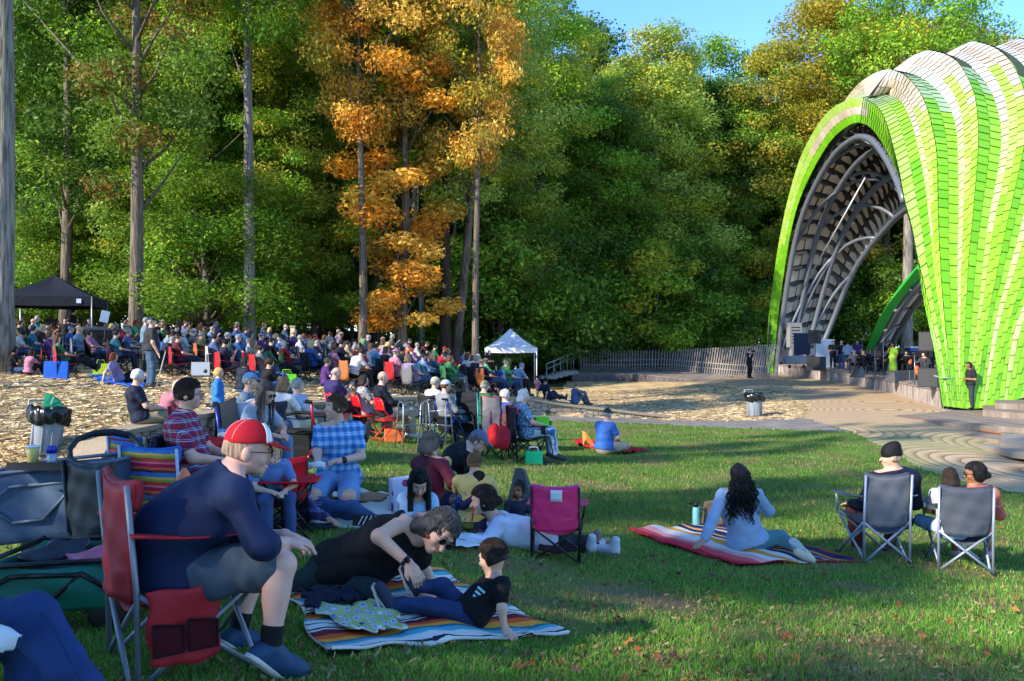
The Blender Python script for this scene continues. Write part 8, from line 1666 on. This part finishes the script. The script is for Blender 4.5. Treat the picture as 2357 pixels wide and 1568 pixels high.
cn_ = thing('drink_can', 'blue and silver drink can on the black tray right of the cup', 'can', Vector((tr.location.x+.045, tr.location.y-.03, tz)), 0); mb = MB(); mb.lathe([(.028, 0), (.033, .01), (.033, .075)], seg=18); part('can', mb, mat((150, 160, 180), .35, 'metal', .4), cn_); mb = MB(); mb.lathe([(.0335, .075), (.0335, .115), (.027, .125), (.026, .122)], seg=18); part('blue_top', mb, mat((24, 50, 170), .35, 'metal', .2), cn_)
# things lying in the green wagon
gcen = sum((gn0, gn1, gn1+Vector((.15, .6, 0)), gn0+Vector((0, .62, 0))), Vector())/4
for k, (dx, dy, lb, m_, r) in enumerate(((.10, -.05, 'pink plastic wrapped packet lying in the green wagon', (190, 90, 110), (.14, .10, .035)), (.27, -.02, 'grey and yellow work gloves lying at the right end of the green wagon', (96, 102, 70), (.09, .08, .05)), (-.15, .0, 'dark cloth bundle in the middle of the green wagon', (22, 26, 38), (.16, .12, .05)), (.22, .15, 'brown sandal on top of the load in the green wagon', (130, 96, 90), (.1, .04, .03)))):
    t = thing(['packet', 'gloves', 'cloth_bundle', 'sandal'][k], lb, ['packet', 'gloves', 'cloth', 'sandal'][k], gcen+Vector((dx, dy, .34)), .3*k); f = Fld(); f.ell((0, 0, 0), np.eye(3), A3(r), .02); f.ell((r[0]*.5, r[1]*.3, r[2]*.5), np.eye(3), A3(r)*.6, .03); f.noise(.012, 50, k); fld_obj('body', f, .008, mat(m_, .5, 'shiny', var=.35), t)
ib = thing('cargo_bundle', 'dark load filling the inside of the green wagon', 'bundle', gcen+Vector((-.02, 0, .22)), 0); f = Fld(); f.ell((0, 0, 0), np.eye(3), A3((.36, .24, .1)), .05); f.noise(.03, 14, 3); fld_obj('body', f, .015, mat((40, 46, 48)), ib)
BKN = mat((26, 30, 36), .6, 'shiny')
camp_chair('black camp chair between the grey wagon and the red chair', GD(262, 5.1)+Vector((0, .2, 0)), face_dir(.55, .85), BKN, DKMET, .95, backh=.86, width=.24)
# stroller behind: arc handle, canopy cloth, wheels
st_ = thing('stroller', 'dark stroller with a long arched black handle behind the grey wagon', 'stroller', GD(262, 6.6), 0); c0 = st_.location
arc = [P(x, y, D)-c0 for x, y, D in ((162, 1066, 6.35), (160, 1035, 6.4), (178, 1012, 6.5), (215, 998, 6.6), (262, 995, 6.7), (300, 1003, 6.7), (322, 1022, 6.6), (338, 1055, 6.5), (350, 1085, 6.4))]
mb = MB(); mb.tube(arc, .022, 10); part('handle', mb, BLACKP, st_); tubep('grip_pad', arc[3:6], .027, mat((40, 44, 50), .6), st_)
for a in (arc[0], arc[-1]): tubep('frame_tube', [a, Vector((a.x, a.y+.1, .15))], .015, GREYTUBE, st_)
f = Fld(); f.ell((0.05, .15, .55), np.eye(3), A3((.22, .2, .24)), .05); f.ell((0, .2, .3), np.eye(3), A3((.2, .2, .2)), .05); f.noise(.012, 22, 3); fld_obj('seat_shell', f, .016, mat((58, 70, 84)), st_)
for q in (-1, 1): wheel('wheel', (q*.25, .1, .13), .13, .04, (1, 0, 0), BLACKP, st_); wheel('wheel', (q*.25, .45, .11), .11, .04, (1, 0, 0), BLACKP, st_)
BS = [(0, (170, 26, 70)), (.16, (206, 110, 130)), (.24, (190, 60, 40)), (.4, (120, 150, 60)), (.5, (206, 160, 70)), (.6, (40, 110, 170)), (.78, (110, 40, 50)), (.9, (200, 100, 50))]
BSM = stripes('beach stripe cloth', BS, 2, 5.2, .8, .02); WTUBE = mat((176, 190, 210), .35, 'plastic')
camp_chair('low striped beach chair with a white tube frame behind the man in checks', GD(400, 6.3), face_dir(.35, .94), BSM, WTUBE, .86, backh=.92, trim=mat((30, 90, 180)), width=.30)
camp_chair('second striped beach chair behind the stroller, further left', GD(345, 7.6), face_dir(.6, .8), BSM, WTUBE, .86, backh=.95, trim=mat((30, 90, 180)), width=.28)
CHK = plaid('checked shirt', (40, 44, 90), (150, 26, 40), (190, 196, 214), 15)
R_, pr = midp('man with dark hair and glasses in a checked shirt, seated before the beach chair', 436, 968, 6.35, (.93, .1), 'sit', h=.009, hair=('short', 'dark brown'), shirt=None, sm=CHK, pants=(50, 60, 80), glasses='plain', collar=True, s=.98, detail=True, wrinkle=.004)
camp_chair('red and black camp chair beside the leaning black board', GD(484, 7.6), face_dir(.8, .5), mat((28, 14, 18)), REDB, 1.0, trim=REDB, backh=.98)
camp_chair('red camp chair hidden behind the red cap', GD(545, 7.3), face_dir(.5, .8), REDB, REDB, .8, trim=REDB)
bd = thing('black_board', 'tall black folded wagon back leaning behind the red and black chair', 'board', GD(540, 8.6), .1); mb = MB(); mb.hexa([(-.05, 0, .1), (.14, 0, .1), (.14, .04, .1), (-.05, .04, .1)], [(-.17, .1, .95), (-.02, .1, 1.02), (-.02, .14, 1.02), (-.17, .14, .95)]); part('panel', mb, mat((34, 40, 48), .4, 'plastic'), bd)
tw = thing('towel', 'blue and white striped towel hanging on the black board', 'towel', GD(522, 8.4)+Vector((0, 0, .38)), .1); mb = MB(); mb.grid(lambda u, v: (-.08+.16*u, .01*math.sin(u*12), .34*v), 10, 10, .012); part('cloth', mb, stripes('towel stripe', [(0, (80, 130, 180)), (.5, (206, 210, 214))], 2, 12), tw)
midp('blond child bending down right of the red cap', 631, 1048, 6.2, (.4, -.6), 'sit_lean', h=.01, s=.62, hair=('bob', 'blond'), shirt=(90, 120, 170), pants=(60, 80, 120))
ob_ = thing('sippy_bottle', 'orange sippy bottle standing behind the man in the navy shirt', 'bottle', GD(425, 5.4)+Vector((0, 0, .50)), 0); mb = MB(); mb.lathe([(.04, 0), (.045, .02), (.045, .1), (.05, .11), (.05, .14), (.03, .17), (.015, .2)], seg=18); part('body', mb, mat((230, 120, 70), .45, 'plastic'), ob_)
st2 = box_thing('side_cooler', 'small dark cool bag under the orange sippy bottle', 'bag', GD(425, 5.45), .2, (.3, .26, .49), mat((24, 26, 32)))
bp_ = thing('backpack', 'black backpack piled beside the stroller', 'bag', GD(395, 7.0), .3); f = Fld(); f.ell((0, 0, .38), np.eye(3), A3((.24, .18, .3)), .05); f.ell((-.1, 0, .62), np.eye(3), A3((.14, .12, .12)), .06); f.noise(.012, 20, 6); fld_obj('body', f, .016, mat((16, 18, 22)), bp_); tubep('strap', [(-.1, -.1, .7), (-.16, -.16, .8), (-.05, -.12, .82), (.02, -.08, .7)], .01, BLACKC, bp_)
tg = thing('toy_bag', 'clear bag of neon toys on the ground behind the red chair', 'bag', GD(330, 4.9), .1)
for k, c in enumerate(((220, 220, 40), (60, 200, 120), (230, 110, 50), (80, 170, 220))): tubep('toy', [(-.05+.03*k, 0, .05), (-.03+.035*k, .02, .3+.07*(k % 2))], .02, mat(c, .4, 'plastic'), tg)
# ---- fallen leaves on the lawn, scraps of straw in the shade
LF = MB(); LF.smooth = False
out = [(0, -.05), (.012, -.02), (.04, -.03), (.03, 0), (.05, .02), (.022, .028), (0, .06), (-.022, .028), (-.05, .02), (-.03, 0), (-.04, -.03), (-.012, -.02)]
vs = [(0, 0, .012)]+[(x, y, .012*math.cos(i*1.9)+.014) for i, (x, y) in enumerate(out)]; LF.add(vs, [(0, 1+i, 1+(i+1) % 12) for i in range(12)], smooth=False)
lm = [LF.mesh('leaf', mat(c, .7, 'cloth', var=.4)) for c in ((112, 72, 44), (136, 80, 44), (160, 108, 56), (92, 66, 48), (128, 100, 70))]
rl = random.Random(8); tot = 0
while tot < 210:
    D = 1/rl.uniform(1/19, 1/4.0); px = rl.uniform(560 if D < 8 else 900, 2357); q = GD(px, D)
    if any(inpoly(np.array([q.x]), np.array([q.y]), e)[0] for e in EXCL) or zone_at(np.array([q.x]), np.array([q.y]))[0] != 0: continue
    o = link('fallen_leaf', lm[rl.randrange(5)]); o.location = q+Vector((0, 0, .03)); o.rotation_euler = (rl.uniform(-.6, .6), rl.uniform(-.6, .6), rl.uniform(0, 6)); s_ = rl.uniform(.35, .8); o.scale = (s_,)*3
    tag(o, 'dry brown autumn leaf lying on the grass', 'leaf', 'fallen leaves on the lawn'); tot += 1
# ---------------------------------------------------------------- lawn blades, straw strands
GREENS = [(68, 112, 36), (82, 132, 42), (98, 150, 50), (122, 162, 64), (72, 104, 38), (112, 128, 60)]
blades(320000, 3.0, 9.0, 11, 0, 0.052, 0.0023, [tuple(int(min(255, c*1.22)) for c in q) for q in GREENS], mat_=M_TINT, name='near_grass', label='short green lawn grass in the shaded foreground')
blades(210000, 9.0, 30.0, 12, 0, 0.06, 0.003, GREENS, mat_=M_TINT, name='far_grass', label='sunlit green lawn grass between blankets and path')
blades(185000, 10.0, 46.0, 13, 1, 0.16, 0.0035, [(154, 130, 94), (198, 174, 130), (214, 194, 150), (228, 210, 172), (124, 102, 74)], mat_=M_STR, flat=True, name='straw', label='loose golden straw scattered over the upper terrace')
blades(15000, 3.2, 14.0, 17, 0, 0.024, 0.0018, [(124, 98, 64), (146, 122, 86), (100, 72, 46), (160, 142, 108)], mat_=M_STR, flat=True, name='leaf_litter', label='dry brown scraps of leaf and straw scattered in the foreground grass')
